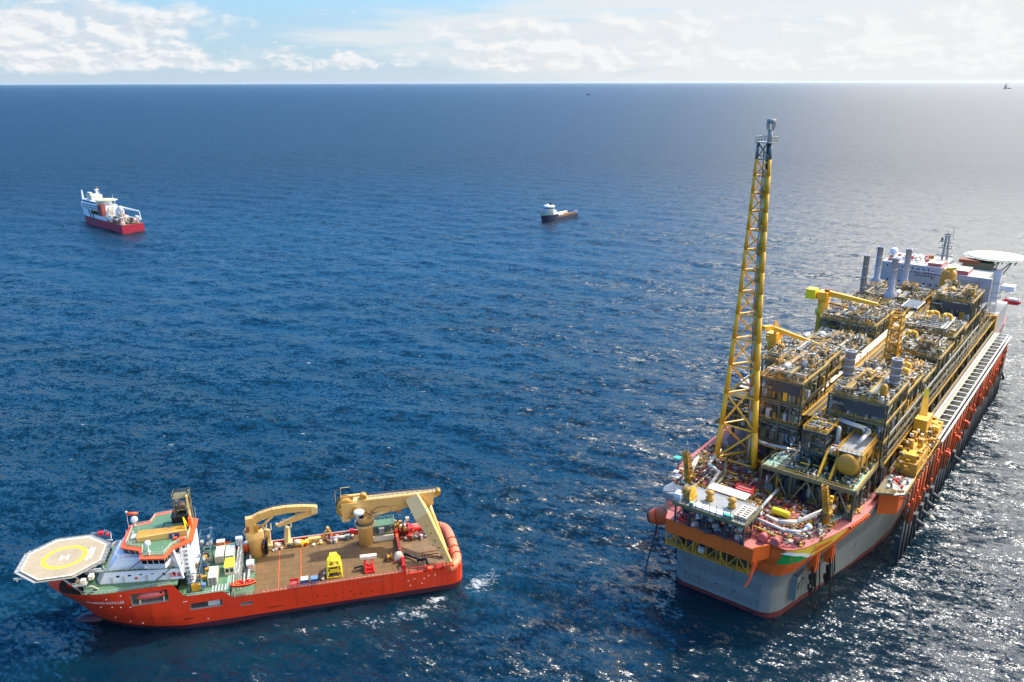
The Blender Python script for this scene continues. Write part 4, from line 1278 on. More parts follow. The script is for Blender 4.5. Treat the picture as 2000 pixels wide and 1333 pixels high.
MB('white').tube((-0.9, 0, 0.7), (0.9, 0, 0.7), 0.65, 12).tube((-0.9, 0.9, -0.4), (0.9, 0.9, -0.4), 0.65, 12).obj('canister', wd_); MB('grey').box(-1.0, 1.0, -0.7, 0.7, 0.0, 0.1).box(-1, 1, 0.2, 1.6, -1.1, -1.0).obj('cradle', wd_)
lb = a_thing('lifeboat', 92.6, 12.6, 11.2, 'enclosed orange lifeboat stowed in the opening of the red bow side', 'lifeboat')
mb = MB('faded_red')
secs = []
for i in range(15):
    t = i / 14; x = -4.0 + 8.0 * t; b = 1.45 * max(0.05, 1 - abs(2 * t - 1) ** 3) ** 0.6
    secs.append([(x, b * math.cos(a) , 1.7 + (1.25 if math.sin(a) > 0 else 1.5) * max(0.15, b / 1.45) * math.sin(a)) for a in [2 * math.pi * k / 14 for k in range(14)]])
mb.loft(secs, True, True, True).obj('boat_hull', lb)
MB('cream').box(-3.4, -3.1, -1.2, 1.0, -0.55, 0.9).box(3.1, 3.4, -1.2, 1.0, -0.55, 0.9).m('bright_orange').beam((-3.8, 0, 1.75), (3.8, 0, 1.75), 2.9, 0.12).obj('cradle', lb)
MB('glass_dark').box(-3.0, -2.4, 0.9, 1.12, 2.2, 2.6).obj('window', lb)

GB = 'small cargo boxes at the near rail of the timber deck'
bx = a_thing('cargo_box', 49.5, 11.6, 7.98, 'white-topped blue box at the near rail, between red skid and all-blue box', 'box', GB)
MB('blue').box(-1.15, 1.15, -1.0, 1.0, 0, 2.0).m('navy').box(-1.2, -1.05, -1.05, 1.05, 0, 2.05).box(1.05, 1.2, -1.05, 1.05, 0, 2.05).obj('body', bx); MB('line_white').box(-1.1, 1.1, -0.95, 0.95, 2.0, 2.1).obj('lid', bx)
bx = a_thing('cargo_box', 46.6, 11.6, 7.98, 'all-blue box at the near rail with a paler blue lid', 'box', GB)
MB('blue').box(-1.15, 1.15, -1.0, 1.0, 0, 1.8).m('navy').box(-1.2, -1.05, -1.05, 1.05, 0, 1.85).box(1.05, 1.2, -1.05, 1.05, 0, 1.85).obj('body', bx); MB('pale_blue').box(-1.1, 1.1, -0.95, 0.95, 1.8, 1.9).obj('lid', bx)
bx = a_thing('cargo_box', 52.6, 11.9, 7.98, 'low red cargo skid at the near rail of the timber deck', 'box', GB)
MB('red').box(-1.3, 1.3, -1.1, 1.1, 0, 1.2).box(-1.3, 1.3, -1.1, -0.9, 1.2, 2.0).box(-1.3, -1.1, -1.1, 1.1, 1.2, 1.7).obj('body', bx); MB('deck_red').box(-1.0, 1.0, -0.8, 1.0, 1.2, 1.35).obj('lid', bx)

yf = a_thing('subsea_tool', 40.4, 7.4, 7.98, 'tall lemon yellow subsea tool frame standing on the timber deck', 'frame')
mb = MB('lemon')
for z, a in ((0.0, 2.3), (1.8, 2.2), (3.6, 1.9)): 
    for s in (-1, 1): mb.beam((-a, s * a * 1.35, z + 0.15), (a, s * a * 1.35, z + 0.15), 0.3).beam((s * a, -a * 1.35, z + 0.15), (s * a, a * 1.35, z + 0.15), 0.3)
for sx in (-1, 1):
    for sy in (-1, 1): mb.beam((sx * 2.3, sy * 3.1, 0), (sx * 1.9, sy * 2.5, 3.8), 0.32).beam((sx * 1.9, sy * 2.5, 3.8), (sx * 0.8, sy * 0.9, 6.2), 0.3)
    mb.beam((sx * 2.3, -3.1, 0.2), (sx * 2.2, 3.0, 1.9), 0.18).beam((sx * 2.2, 3.0, 1.9), (sx * 1.9, -2.5, 3.7), 0.18)
mb.obj('frame', yf)
MB('lemon').box(-1.1, 1.1, -1.2, 1.2, 6.1, 6.4).box(-1.8, 1.8, -2.4, 0.2, 3.75, 3.95).obj('top_plate', yf)
mb = MB('ochre').lathe((0, 0.6, 1.0), [(1.2, 0), (1.3, 1.6), (0.6, 2.6)], 12)
mb.m('dark_steel').cbox((0, 2.4, 1.2), (1.8, 0.6, 1.2)).cbox((-0.6, 2.2, 3.0), (0.7, 0.5, 0.7)).cbox((0.7, 2.2, 3.0), (0.7, 0.5, 0.7)).m('lemon').cbox((0, -1.4, 1.6), (2.4, 1.4, 2.6)).cbox((0, 2.9, 2.6), (2.6, 0.2, 0.5))
mb.obj('tool_body', yf)
lm = a_thing('loose_gear', 44.2, 9.6, 7.98, 'dark heap of shackles and hoses beside the yellow frame', 'gear')
mb = MB('brown'); rnd = random.Random(2)
for k in range(26): mb.m(rnd.choice(['brown', 'rust', 'dark_steel', 'cream'])).cbox((rnd.gauss(0, 0.8), rnd.gauss(0, 1.3), 0.2 + rnd.random() * 0.5), (rnd.uniform(0.2, 0.8), rnd.uniform(0.2, 0.8), rnd.uniform(0.2, 0.6)), rnd.random() * 3)
mb.obj('gear_pile', lm)
ra = a_thing('red_trestle', 29.6, 7.6, 7.98, 'red trestle stand with a cream cross head on the timber deck', 'stand')
mb = MB('red').box(-1.5, 1.5, -1.2, 3.4, 0, 0.5)
for s in (-1, 1): mb.beam((s * 1.4, 3.3, 0.3), (s * 0.9, 0.2, 3.6), 0.45).beam((s * 1.4, -1.1, 0.3), (s * 0.9, 0.0, 3.6), 0.45)
mb.box(-1.2, 1.2, 0.4, 2.6, 0.5, 1.6).beam((-1.4, 2.2, 1.2), (1.3, 1.0, 2.8), 0.3)
mb.obj('stand', ra)
MB('cream').taper((-2.6, 0.0, 3.9), (2.6, -0.2, 3.9), 1.5, 0.9, 1.5, 0.9).obj('cross_head', ra)
MB('black').beam((2.0, 0.6, 1.2), (4.8, 0.9, 1.0), 0.4).obj('lever', ra)
yt = a_thing('yellow_tank', 50.2, -11.2, 7.98, 'long lemon yellow tank lying at the far rail of the timber deck', 'tank')
MB('lemon').tube((-2.2, 0, 0.9), (2.2, 0, 0.9), 0.85, 14).obj('shell', yt); mb = MB('ochre')
for x in (-1.4, 1.4): mb.cbox((x, 0, 0.35), (0.4, 1.7, 0.7))
mb.obj('saddle', yt); MB('black').cbox((-0.9, 0.0, 1.78), (0.5, 0.5, 0.1)).cbox((0.9, 0.0, 1.78), (0.5, 0.5, 0.1)).obj('hatch', yt)
so_ = a_thing('spool', 19.9, 6.2, 8.0, 'cream and orange hose spool by the red gate frame', 'spool')
MB('cream').lathe((0, 0, 1.3), [(1.5, -0.9), (1.6, -0.8), (0.8, -0.7), (0.8, 0.7), (1.6, 0.8), (1.5, 0.9)], 16, 'y').obj('drum', so_); MB('bright_orange').box(-1.8, 1.8, -0.9, -0.7, 0, 0.6).box(-1.8, 1.8, 0.7, 0.9, 0, 0.6).obj('cradle', so_)
sp2 = a_thing('spool', 22.8, 5.0, 8.0, 'small ochre hose spool on the shaded timber deck', 'spool')
MB('ochre').lathe((0, 0, 1.1), [(1.1, -0.8), (1.2, -0.7), (0.6, -0.6), (0.6, 0.6), (1.2, 0.7), (1.1, 0.8)], 14, 'x').obj('drum', sp2); MB('brown').box(-0.8, 0.8, -1.2, -1.0, 0, 0.6).box(-0.8, 0.8, 1.0, 1.2, 0, 0.6).obj('cradle', sp2)
ha = a_thing('black_pipe_arm', 14.6, 5.6, 6.35, 'black bent pipe arm lying on the pale stern deck', 'pipe')
MB('black').path([(3.0, -4.2, 0.7), (0, -0.8, 0.9), (-1.6, 1.6, 1.3), (-3.2, 2.4, 1.8), (-3.6, 5.6, 0.9)], 0.42, 8).cbox((-0.9, 1.0, 1.2), (1.1, 1.1, 1.0)).obj('pipe', ha); MB('dark_steel').cbox((-3.6, 5.6, 0.5), (0.9, 0.9, 1.0)).obj('flange', ha)
# ================================================================== floating production vessel
FA = R(51.5)
VF = empty('production_vessel', (64.7, 213.0, 0), FA,
           'huge grey and orange floating production vessel crowded with pipework and a tall yellow flare tower', 'ship')
ZD = 25.5
# plan of the shell: half breadth at the waterline and at the deck, x from the near end
FW = ([0, .6, 1.5, 3, 5, 10, 17, 27, 43, 60, 75, 280, 300, 318, 328], [12.6, 14.4, 15.6, 16.6, 17.6, 18.8, 20.2, 23.0, 26.5, 29.6, 31.4, 31.4, 30.0, 26.0, 18.0])
FT = ([0, 1.5, 5, 10, 17, 25, 36, 60, 75, 280, 300, 318, 328], [18.5, 20.6, 22.8, 24.6, 27.0, 29.2, 31.4, 31.4, 31.4, 31.4, 31.4, 30.0, 26.0])
def f_half(x, z):
    t = min(1.0, max(0.0, (z - 9.0) / (ZD - 9.0))); t = t * t * (3 - 2 * t) if t < 1 else 1
    return float(np.interp(x, *FW)) * (1 - t) + float(np.interp(x, *FT)) * t
def f_orange(x): return float(np.interp(x, [0, 6, 14, 24, 34, 40, 328], [15.4, 15.4, 17.0, 20.6, 24.4, 26.2, 26.2]))
xs_ = [0, 0.4, 0.9, 1.5, 3, 5, 7.5, 10, 13, 17, 20, 24, 27, 31, 34, 36, 40, 43, 50, 60, 75, 100, 140, 180, 220, 260, 280, 300, 318, 328]
mb = MB()
for s in (1, -1):
    for i in range(len(xs_) - 1):
        x0, x1 = xs_[i], xs_[i + 1]
        cols = []
        for x in (x0, x1):
            zo = min(f_orange(x), ZD)
            zz = [-3, 0, 1.6] + [1.6 + (zo - 1.6) * k / 5 for k in range(1, 6)] + [zo + (ZD - zo) * k / 3 for k in range(1, 4)]
            cols.append([(x, s * f_half(x, z), z) for z in zz])
        for k in range(len(cols[0]) - 1):
            q = [cols[0][k], cols[1][k], cols[1][k + 1], cols[0][k + 1]]
            if abs(q[0][2] - q[3][2]) < 1e-4 and abs(q[1][2] - q[2][2]) < 1e-4: continue
            mb.m('boot_red' if k < 2 else 'hull_grey' if k < 7 else 'hull_orange')
            mb.add(q, [(0, 1, 2, 3) if s < 0 else (3, 2, 1, 0)], True)
zz = [-3, 0, 1.6, 5, 9, 12, 15.4, 19, 22, ZD]
for x, flip in ((0, False), (328, True)):
    for a, b in zip(zz[:-1], zz[1:]):
        mb.m('boot_red' if b <= 1.6 else 'hull_grey' if b <= 15.4 else 'hull_orange')
        q = [(x, -f_half(x, a), a), (x, f_half(x, a), a), (x, f_half(x, b), b), (x, -f_half(x, b), b)]
        mb.add(q, [(3, 2, 1, 0) if not flip else (0, 1, 2, 3)])
mb.obj('hull', VF)
xx = [0, 1.5, 5, 10, 17, 25, 36, 60, 100, 200, 280, 300, 318, 328]
MB('deck_red').prism([(x, -f_half(x, ZD)) for x in xx] + [(x, f_half(x, ZD)) for x in xx[::-1]], ZD - 0.4, ZD).obj('main_deck', VF)
# flag stripes wrapped round each shoulder of the bow
for s in (-1, 1):
    line = [(0.0, 16.2), (0.0, 17.2), (0.0, 18.3), (0.5, 19.2)] + [(1.2 + 0.8 * k, None) for k in range(29)]
    pts = [(x, y if y is not None else f_half(x, 22.5)) for x, y in line]
    dist = [0.0]
    for (x0, y0), (x1, y1) in zip(pts[:-1], pts[1:]): dist.append(dist[-1] + math.hypot(x1 - x0, y1 - y0))
    lo_ = lambda d: float(np.interp(d, [0, 10, 15, 20, 25, 29], [20.0, 20.5, 20.8, 21.6, 23.6, 25.3]))
    hi_ = lambda d: float(np.interp(d, [0, 2.6], [20.0, 25.4]))
    b1_ = lambda d: float(np.interp(d, [0, 2.4, 8, 12], [23.6, 23.9, 22.6, 20.4]))
    b2_ = lambda d: float(np.interp(d, [0, 2.4, 8, 15], [24.7, 24.9, 23.8, 20.6]))
    for mt, fa, fb in (('flag_green', lo_, b1_), ('line_white', b1_, b2_), ('flag_yellow', b2_, lambda d: 25.42)):
        mb = MB(mt)
        for k in range(len(pts) - 1):
            d0, d1 = dist[k], dist[k + 1]
            z = []
            for d in (d0, d1):
                a_, b_ = max(lo_(d), fa(d)), min(hi_(d), fb(d))
                z.append((a_, max(a_, b_)))
            if z[0][1] - z[0][0] < 1e-3 and z[1][1] - z[1][0] < 1e-3: continue
            def wrap(i, zz):
                x, y = pts[i]
                if line[i][1] is None or line[i][0] > 0: return (x - 0.05, s * (f_half(x, zz) + 0.09), zz)
                return (-0.09, s * min(y, f_half(0, zz)), zz)
            mb.add([wrap(k, z[0][0]), wrap(k + 1, z[1][0]), wrap(k + 1, z[1][1]), wrap(k, z[0][1])], [(0, 1, 2, 3) if s < 0 else (3, 2, 1, 0)])
        mb.obj('flag_stripe', VF)
mb = MB('walk_mint')
for s in (1, -1):
    for x0, x1 in ((8, 17), (17, 25), (25, 36), (36, 50)):
        y0, y1 = s * (f_half(x0, ZD) - 4.6), s * (f_half(x1, ZD) - 4.6)
        mb.add([(x0, y0, ZD + .05), (x1, y1, ZD + .05), (x1, y1 - s * 2.2, ZD + .05), (x0, y0 - s * 2.2, ZD + .05)], [(0, 1, 2, 3) if s > 0 else (3, 2, 1, 0)])
mb.obj('deck_walkway', VF)
mb = MB('deck_pink')
for s in (1, -1):
    pl = [(x, f_half(x, ZD)) for x in (3, 5, 10, 17, 25, 36, 46)]
    for (x0, y0), (x1, y1) in zip(pl[:-1], pl[1:]):
        mb.add([(x0, s * (y0 - 0.1), ZD + .03), (x1, s * (y1 - 0.1), ZD + .03), (x1, s * (y1 - 3.6), ZD + .03), (x0, s * (y0 - 3.6), ZD + .03)], [(0, 1, 2, 3) if s < 0 else (3, 2, 1, 0)])
mb.obj('deck_margin', VF)
mb = MB('pale_grey')
for s in (1, -1): mb.rail([(x, s * (f_half(x, ZD) - 3.8), ZD) for x in (2, 5, 10, 17, 25, 36, 46)], 1.2, 0.07, 1.8)
mb.obj('deck_railing', VF)
mb = MB('hull_orange')
for k in range(9):
    x = 25.5 + k * 1.35
    mb.cbox((x, -(f_half(x, 24.6) + 0.28), 24.9 - 0.0), (0.8, 0.7, 0.9))
    mb.cbox((x, (f_half(x, 24.6) + 0.28), 24.9 - 0.0), (0.8, 0.7, 0.9))
mb.obj('sheer_bracket', VF)
mb = MB('black')
for y in (12, 7.4, 1.2, -4.6): mb.cbox((-0.02, y, 5.5), (0.1, 1.0, 0.25))
mb.m('dark_steel')
for x, z in ((34, 12), (46, 8), (16, 8), (40, 16)): mb.cbox((x, -f_half(x, z), z), (0.8, 0.2, 0.5))
mb.obj('hull_outlet', VF)
# mooring pods on the shoulders
for s in (1, -1):
    if s > 0:
        mb = MB('bright_orange').tube((8.5, 19.0, 20.0), (6.6, 26.0, 17.4), 3.6, 14, 2.9).tube((6.6, 26.0, 17.4), (6.3, 28.4, 16.4), 2.9, 14, 2.3)
        mb.m('black').tube((6.3, 28.4, 16.4), (6.2, 29.0, 16.1), 2.1, 12)
        mb.m('dark_steel').tube((6, 26, 15), (1, 27, -1), 0.18, 5).tube((7, 26, 15), (4, 28, -1), 0.18, 5)
        mb.obj('mooring_pod', VF)
rnd = random.Random(31)
for xb in (14.5, 22.5):                              # chain fairleads, right shoulder
    y = -f_half(xb, 15)
    mb = MB('hull_orange').box(xb - 1.8, xb + 1.8, y - 1.8, y + 3, 15.6, 21.2).box(xb - 1.4, xb - 0.6, y - 2.4, y, 13.0, 22.5).box(xb + 0.6, xb + 1.4, y - 2.4, y, 13.0, 22.5)
    mb.m('black')
    for k in range(9):
        xk, yk = xb - 1.8 + k * 0.5, y - 1.4 - rnd.random() * 1.2
        mb.tube((xk, yk, 15), (xk + rnd.uniform(-.5, .5), yk - 0.8, 5 + rnd.random() * 4), 0.17, 5).tube((xk, yk - 0.5, 6), (xk + rnd.uniform(-1, 1), yk - 2.0, -1.5), 0.09, 5)
    for k in range(12): mb.cbox((xb + rnd.uniform(-2.4, 2.4), y - 1.0 - rnd.random() * .6, rnd.uniform(6, 12)), (0.8, 0.6, 1.6), rnd.random())
    mb.obj('chain_fairlead', VF)
mb = MB('hull_grey').box(8.4, 12.0, -20.6, -18.0, 4.0, 13.0).m('dark_steel').box(8.0, 12.4, -20.9, -18.0, 13.0, 13.3).cbox((9.6, -20.65, 9), (1.2, 0.2, 2.4)).m('steel')
for k in range(5): mb.tube((8.4 + k * 0.8, -20.9, 13.2), (8.4 + k * 0.8, -24.4, 24.6), 0.07, 4)
mb.obj('hull_sponson', VF)

# ------------------------------------------------ near end: overhang, truss walkway, offloading deck
mb = MB('hull_orange')
mb.prism([(-5.2, -11.0), (0.0, -14.0), (0.0, 19.5), (-5.2, 17.5)], 20.8, 25.2)
mb.m('hull_orange').prism([(-5.4, -11.0), (-4.9, -11.0), (-0.2, -14.2), (-0.7, -14.2)], 21.4, 25.9)
mb.m('deck_pink').prism([(-5.0, -10.8), (0.0, -13.8), (0.0, 19.3), (-5.0, 17.3)], 25.2, 25.3)
mb.obj('bow_overhang', VF)
mb = MB('ochre')
for x in (-4.4,):
    mb.truss((x, -9.6, 16.0), (x, 17.2, 16.0), (3.6, 0, 0), (0, 0, 4.6), 8, 0.24, 0.17)
for y in (-9.6, -1.0, 8.0, 17.2): mb.beam((-4.4, y, 15.6), (-4.4, y, 23), 0.5).beam((-0.8, y, 15.6), (-0.8, y, 23), 0.4)
mb.rail([(-4.7, 17.4, 16.2), (-4.7, -9.6, 16.2)], 1.1, 0.06, 1.6)
mb.m('ochre').box(-4.4, -0.2, -9.6, 17.2, 15.7, 15.95)
mb.m('white').cbox((-2.4, 6.2, 17.0), (1.2, 1.8, 1.6)).m('dark_steel')
for k in range(8): mb.cbox((-1.4, -8 + k * 3.1, 17.2 + rnd.random()), (1.2, 1.6, 2.2))
mb.obj('truss_walkway', VF, label='yellow truss walkway slung under the orange near end')
mb = MB('bright_orange')
mb.tube((-3.8, -11.4, 21.8), (-5.2, -10.6, 14.5), 0.35, 6).tube((-3.0, -12.2, 21.8), (-5.2, -10.6, 14.5), 0.25, 6).cbox((-4.6, -11.0, 20.6), (1.4, 1.4, 1.2)).tube((-5.2, -10.6, 14.5), (-6.0, -9.8, 12.4), 0.3, 6)
mb.obj('hose_support', VF)
ZP = 32.8
plat = MB('grey').prism([(-6.4, -8.4), (6.4, -8.0), (6.4, 13.0), (-6.4, 15.0)], ZP - 0.7, ZP)
plat.m('olive')
for y in (-8.2, 14.6): plat.beam((-6.5, y, ZP - 0.4), (6.4, y, ZP - 0.4), 0.5, 0.9)
plat.beam((-6.5, -8.4, ZP - 0.5), (-6.5, 15.0, ZP - 0.5), 0.5, 1.1)
plat = plat.obj('offloading_platform', VF)
mb = MB('dark_steel')
for x in (-5.6, 0, 5.8):
    for y in (-7.8, -2, 4, 9.6, 14.2): mb.beam((x, y, ZD), (x, y, ZP - 0.6), 0.45)
    for y0, y1 in ((-7.8, -2), (-2, 4), (4, 9.6), (9.6, 14.2)):
        mb.beam((x, y0, ZD + .2), (x, (y0 + y1) / 2, ZP - 0.8), 0.25).beam((x, y1, ZD + .2), (x, (y0 + y1) / 2, ZP - 0.8), 0.25)
mb.obj('platform_leg', plat)
mb = MB()
for k in range(150):
    mb.m(rnd.choice(['dark_steel', 'dark_steel', 'navy', 'grey', 'pale_grey', 'rust', 'steel', 'olive']))
    mb.cbox((rnd.uniform(-5.4, 5), rnd.uniform(-7.6, 14), ZD + rnd.uniform(0.3, 5.5)), (rnd.uniform(.4, 2), rnd.uniform(.4, 2.2), rnd.uniform(.4, 1.8)), rnd.random())
mb.obj('hose_gear', plat)
mb = MB('red')
for k in range(14): mb.cbox((rnd.uniform(-5.6, -4), rnd.uniform(8, 13.4), ZD + rnd.uniform(0.3, 3.4)), (rnd.uniform(.5, 1.4), rnd.uniform(.5, 1.6), rnd.uniform(.4, 1)), rnd.random())
mb.obj('hose_gear', plat)
mb = MB('white')
mb.prism([(-6.0, -2.6), (-3.4, -2.6), (-3.4, 8.4), (-6.0, 8.4)], ZP, ZP + 0.5)
mb.m('walk_mint').box(-6.2, -5.2, 8.4, 9.6, ZP, ZP + 1.2).box(-6.0, -4.6, -4.2, -1.6, ZP, ZP + 0.9).m('teal').box(-6.1, -4.6, -3.2, -1.0, ZP + 0.9, ZP + 1.0)
mb.m('dark_olive')
for k in range(7): mb.tube((-6.3, 7.4 - k * 2.2, ZP), (-6.3, 7.4 - k * 2.2, ZP + 3.0), 0.1, 4)
mb.obj('hose_trough', plat)
mb = MB('ochre')
for y in (6.2, -1.0):
    mb.lathe((0.8, y, ZP), [(1.2, 0), (1.2, 1.2), (0.8, 1.3), (0.8, 2.2), (1.3, 2.3), (1.3, 2.9), (0.3, 3.4)], 12)
    mb.beam((0.8, y - 0.6, ZP + 1.6), (0.8, y + 1.8, ZP + 2.6), 0.35)
mb.obj('capstan', plat)
mb = MB('cream')
for k in range(6): mb.box(-4.6 + k * 1.3, -4.2 + k * 1.3, -7.6, -4.2, ZP + 0.9, ZP + 1.3)
mb.box(-4.8, 2.6, -7.8, -7.5, ZP + 0.8, ZP + 1.4).box(-4.8, 2.6, -5.9, -5.6, ZP + 0.8, ZP + 1.4).box(-4.8, 2.6, -4.3, -4.0, ZP + 0.8, ZP + 1.4)
mb.m('dark_steel').box(-4.6, 2.4, -7.6, -4.2, ZP, ZP + 0.3)
for x in (-4.6, 2.4): mb.beam((x, -7.6, ZP), (x, -7.6, ZP + 1), 0.2).beam((x, -4.2, ZP), (x, -4.2, ZP + 1), 0.2)
mb.obj('pipe_grid', plat)
mb = MB('yellow')
mb.rail([(-6.4, 15.0, ZP), (6.4, 13.0, ZP), (6.4, -8.0, ZP)], 1.2, 0.09, 1.6)
mb.m('dark_olive').rail([(-6.4, 15, ZP), (-6.4, -8.4, ZP), (6.4, -8.0, ZP)], 1.2, 0.07, 1.6)
mb.obj('railing', plat)
re = MB('olive').lathe((-2.4, 11.8, ZP + 2.2), [(0.6, -1.3), (2.3, -1.3), (2.4, -1.1), (1.3, -1.0), (1.3, 1.0), (2.4, 1.1), (2.3, 1.3), (0.6, 1.3)], 22, 'y')
re.m('yellow').lathe((-2.4, 10.4, ZP + 2.2), [(2.35, -0.1), (2.5, 0), (2.35, 0.1)], 22, 'y').box(-4.8, 0, 10.0, 10.3, ZP, ZP + 1.4).box(-4.8, 0, 13.4, 13.7, ZP, ZP + 1.4).beam((-4.6, 10.2, ZP), (-2.4, 10.2, ZP + 2.2), 0.4)
re.m('ochre').lathe((-2.4, 11.8, ZP + 2.2), [(1.35, -0.9), (1.7, -0.5), (1.7, 0.5), (1.35, 0.9)], 18, 'y')
re.m('white').prism([(-5.8, 12.8), (-3.0, 12.8), (-3.0, 15.0), (-5.8, 15.0)], ZP, ZP + 2.4)
re.obj('hose_reel', VF, label='yellow hose reel with a white gable box at the left end of the offloading deck')

# ------------------------------------------------ forecastle gear
rnd = random.Random(77)
PAL = ['grey', 'pale_grey', 'steel', 'clad', 'grating', 'olive', 'brown', 'grating', 'ochre', 'dark_olive', 'yellow', 'steel', 'olive', 'cream', 'olive', 'grey', 'grating', 'steel']
def scatter(mb, x0, x1, y0, y1, z, n, pal, hmax=2.0, big=1.6, along=0.5):
    for k in range(n):
        x, y = rnd.uniform(x0, x1), rnd.uniform(y0, y1)
        mb.m(rnd.choice(pal))
        q = rnd.random()
        if q < 0.45:
            a, b, h = rnd.uniform(.3, big), rnd.uniform(.3, big), rnd.uniform(.3, hmax)
            mb.box(max(x0, x - a / 2), min(x1, x + a / 2), max(y0, y - b / 2), min(y1, y + b / 2), z, z + h)
        elif q < 0.80:
            L = rnd.uniform(1.5, 6); zz = z + rnd.uniform(.3, hmax); r = rnd.choice([.1, .14, .18, .26])
            if rnd.random() < along: mb.tube((max(x0, x - L / 2), y, zz), (min(x1, x + L / 2), y, zz), r, 5)
            else: mb.tube((x, max(y0, y - L / 2), zz), (x, min(y1, y + L / 2), zz), r, 5)
        elif q < 0.92:
            r = rnd.uniform(.25, .6); h = rnd.uniform(.8, hmax * 1.5); mb.tube((x, y, z), (x, y, z + h), r, 7)
        else:
            h = rnd.uniform(1.0, hmax * 1.6); mb.tube((x, y, z), (x, y, z + h), .08, 4).cbox((x, y, z + h), (.5, .5, .4))
    return mb
RED = ['deck_red', 'faded_red', 'brown', 'brown', 'rust', 'steel', 'cream', 'grey', 'olive', 'ochre', 'dark_steel', 'grating', 'yellow', 'olive', 'pale_grey', 'ochre']
for box_, n in (((6.5, 30, 9, 26), 340), ((28, 56, 4, 29), 460), ((4, 27, -22, -8), 330), ((8, 28, -8, 9), 240), ((30, 48, -29.5, -24), 60), ((10, 24, -25.5, -20.5), 50), ((24, 46, 25.5, 28.6), 110)):
    scatter(MB(), box_[0], box_[1], box_[2], box_[3], ZD, n, RED, 1.6).obj('deck_equipment', VF)
mb = MB('cream')                                     # heavy pipe runs on the forecastle
for off in (0.0, 1.6): mb.path([(34 + off, 26.5, ZD + 2.4), (15 + off, 22.5 - off, ZD + 2.4), (12 + off, 14.5, ZD + 2.6)], 0.42, 8)
mb.path([(44, 22, ZD + 3.2), (31, 20.4, ZD + 3.2), (27.6, 15.0, ZD + 3.2), (14, 13.2, ZD + 2.4)], 0.6, 8)
mb.m('pale_grey').path([(30, -5, ZD + 3), (14, -5.4, ZD + 3.2), (8, -7.4, ZD + 3.4)], 0.5, 8)
mb.m('olive').path([(38, 17, ZD + 3.5), (26, 12.4, ZD + 3.4), (15, 11.4, ZD + 3.4)], 0.5, 8)
mb.obj('pipe_run', VF, label='cream pipe runs across the left of the red foredeck')
mb = MB('cream').path([(27, -23.4, ZD + 4), (10.5, -17.6, ZD + 4), (8, -13, ZD + 3.4), (9.4, -8.6, ZD + 3.2)], 0.68, 10)
mb.m('pale_grey').path([(4.6, -5.2, ZD + 4.4), (3.2, -16.8, ZD + 4.2), (5.6, -20.6, ZD + 4.2), (8.6, -21.6, ZD + 4.4)], 0.42, 9)
mb.m('deck_red').path([(5.4, -4.6, ZD + 4.2), (4.4, -12, ZD + 4.0)], 0.5, 8).m('yellow').path([(2.6, -7.5, ZD + 2.6), (1.6, -16, ZD + 2.4)], 0.3, 7)
mb.m('steel')
for k in range(9): mb.beam((3.9 - k * 0.12, -6 - k * 1.3, ZD), (3.9 - k * 0.12, -6 - k * 1.3, ZD + 4), 0.22)
for k in range(5): mb.beam((12 + k * 3.2, -18.2 - k * 1.05, ZD), (12 + k * 3.2, -18.2 - k * 1.05, ZD + 3.6), 0.25)
mb.m('white').ball((8.9, -21.7, ZD + 4.6), 1.0, 10)
mb.obj('offloading_pipe', VF, label='thick pale pipes curving round the right of the red foredeck')
mb = MB('faded_red')
for y in (-11.5, -15.2): mb.tube((-0.4, y, ZD + 1.3), (2.6, y, ZD + 1.3), 1.25, 12)
mb.m('deck_red').box(14, 20, -15.5, -8.6, ZD, ZD + 1.2).box(3, 7, -18, -8, ZD, ZD + .3)
for k in range(8): mb.m('red').tube((20.5, -15 + k * .8, ZD + .9), (25.5, -15 + k * .8, ZD + .9), .25, 6)
mb.obj('mooring_winch', VF)
mb = MB('grey').prism([(5, 24.2), (8.5, 25.4), (13.5, 24.6), (9, 20)], ZD + 2.2, ZD + 2.5).box(5.4, 12.6, 20.4, 24.2, ZD, ZD + 2.2)
mb.m('pale_grey').prism([(13.6, 23.0), (16.6, 23.6), (16.4, 25.4), (13.4, 24.8)], ZD + 3.6, ZD + 3.9).prism([(17.5, 25.4), (19.4, 25.8), (19.2, 27.4), (17.3, 27.0)], ZD + 3.4, ZD + 3.7)
mb.m('teal').box(22, 24.4, 27.4, 29.6, ZD + 6, ZD + 6.4).m('dark_steel').beam((23, 28, ZD), (23, 28, ZD + 6), .3).beam((15, 24.2, ZD), (15, 24.2, ZD + 3.6), .3).beam((18.3, 26.4, ZD), (18.3, 26.4, ZD + 3.4), .3)
mb.m('white').ball((30.5, 29.0, ZD + 2.2), .7, 8)
mb.obj('deck_house', VF)
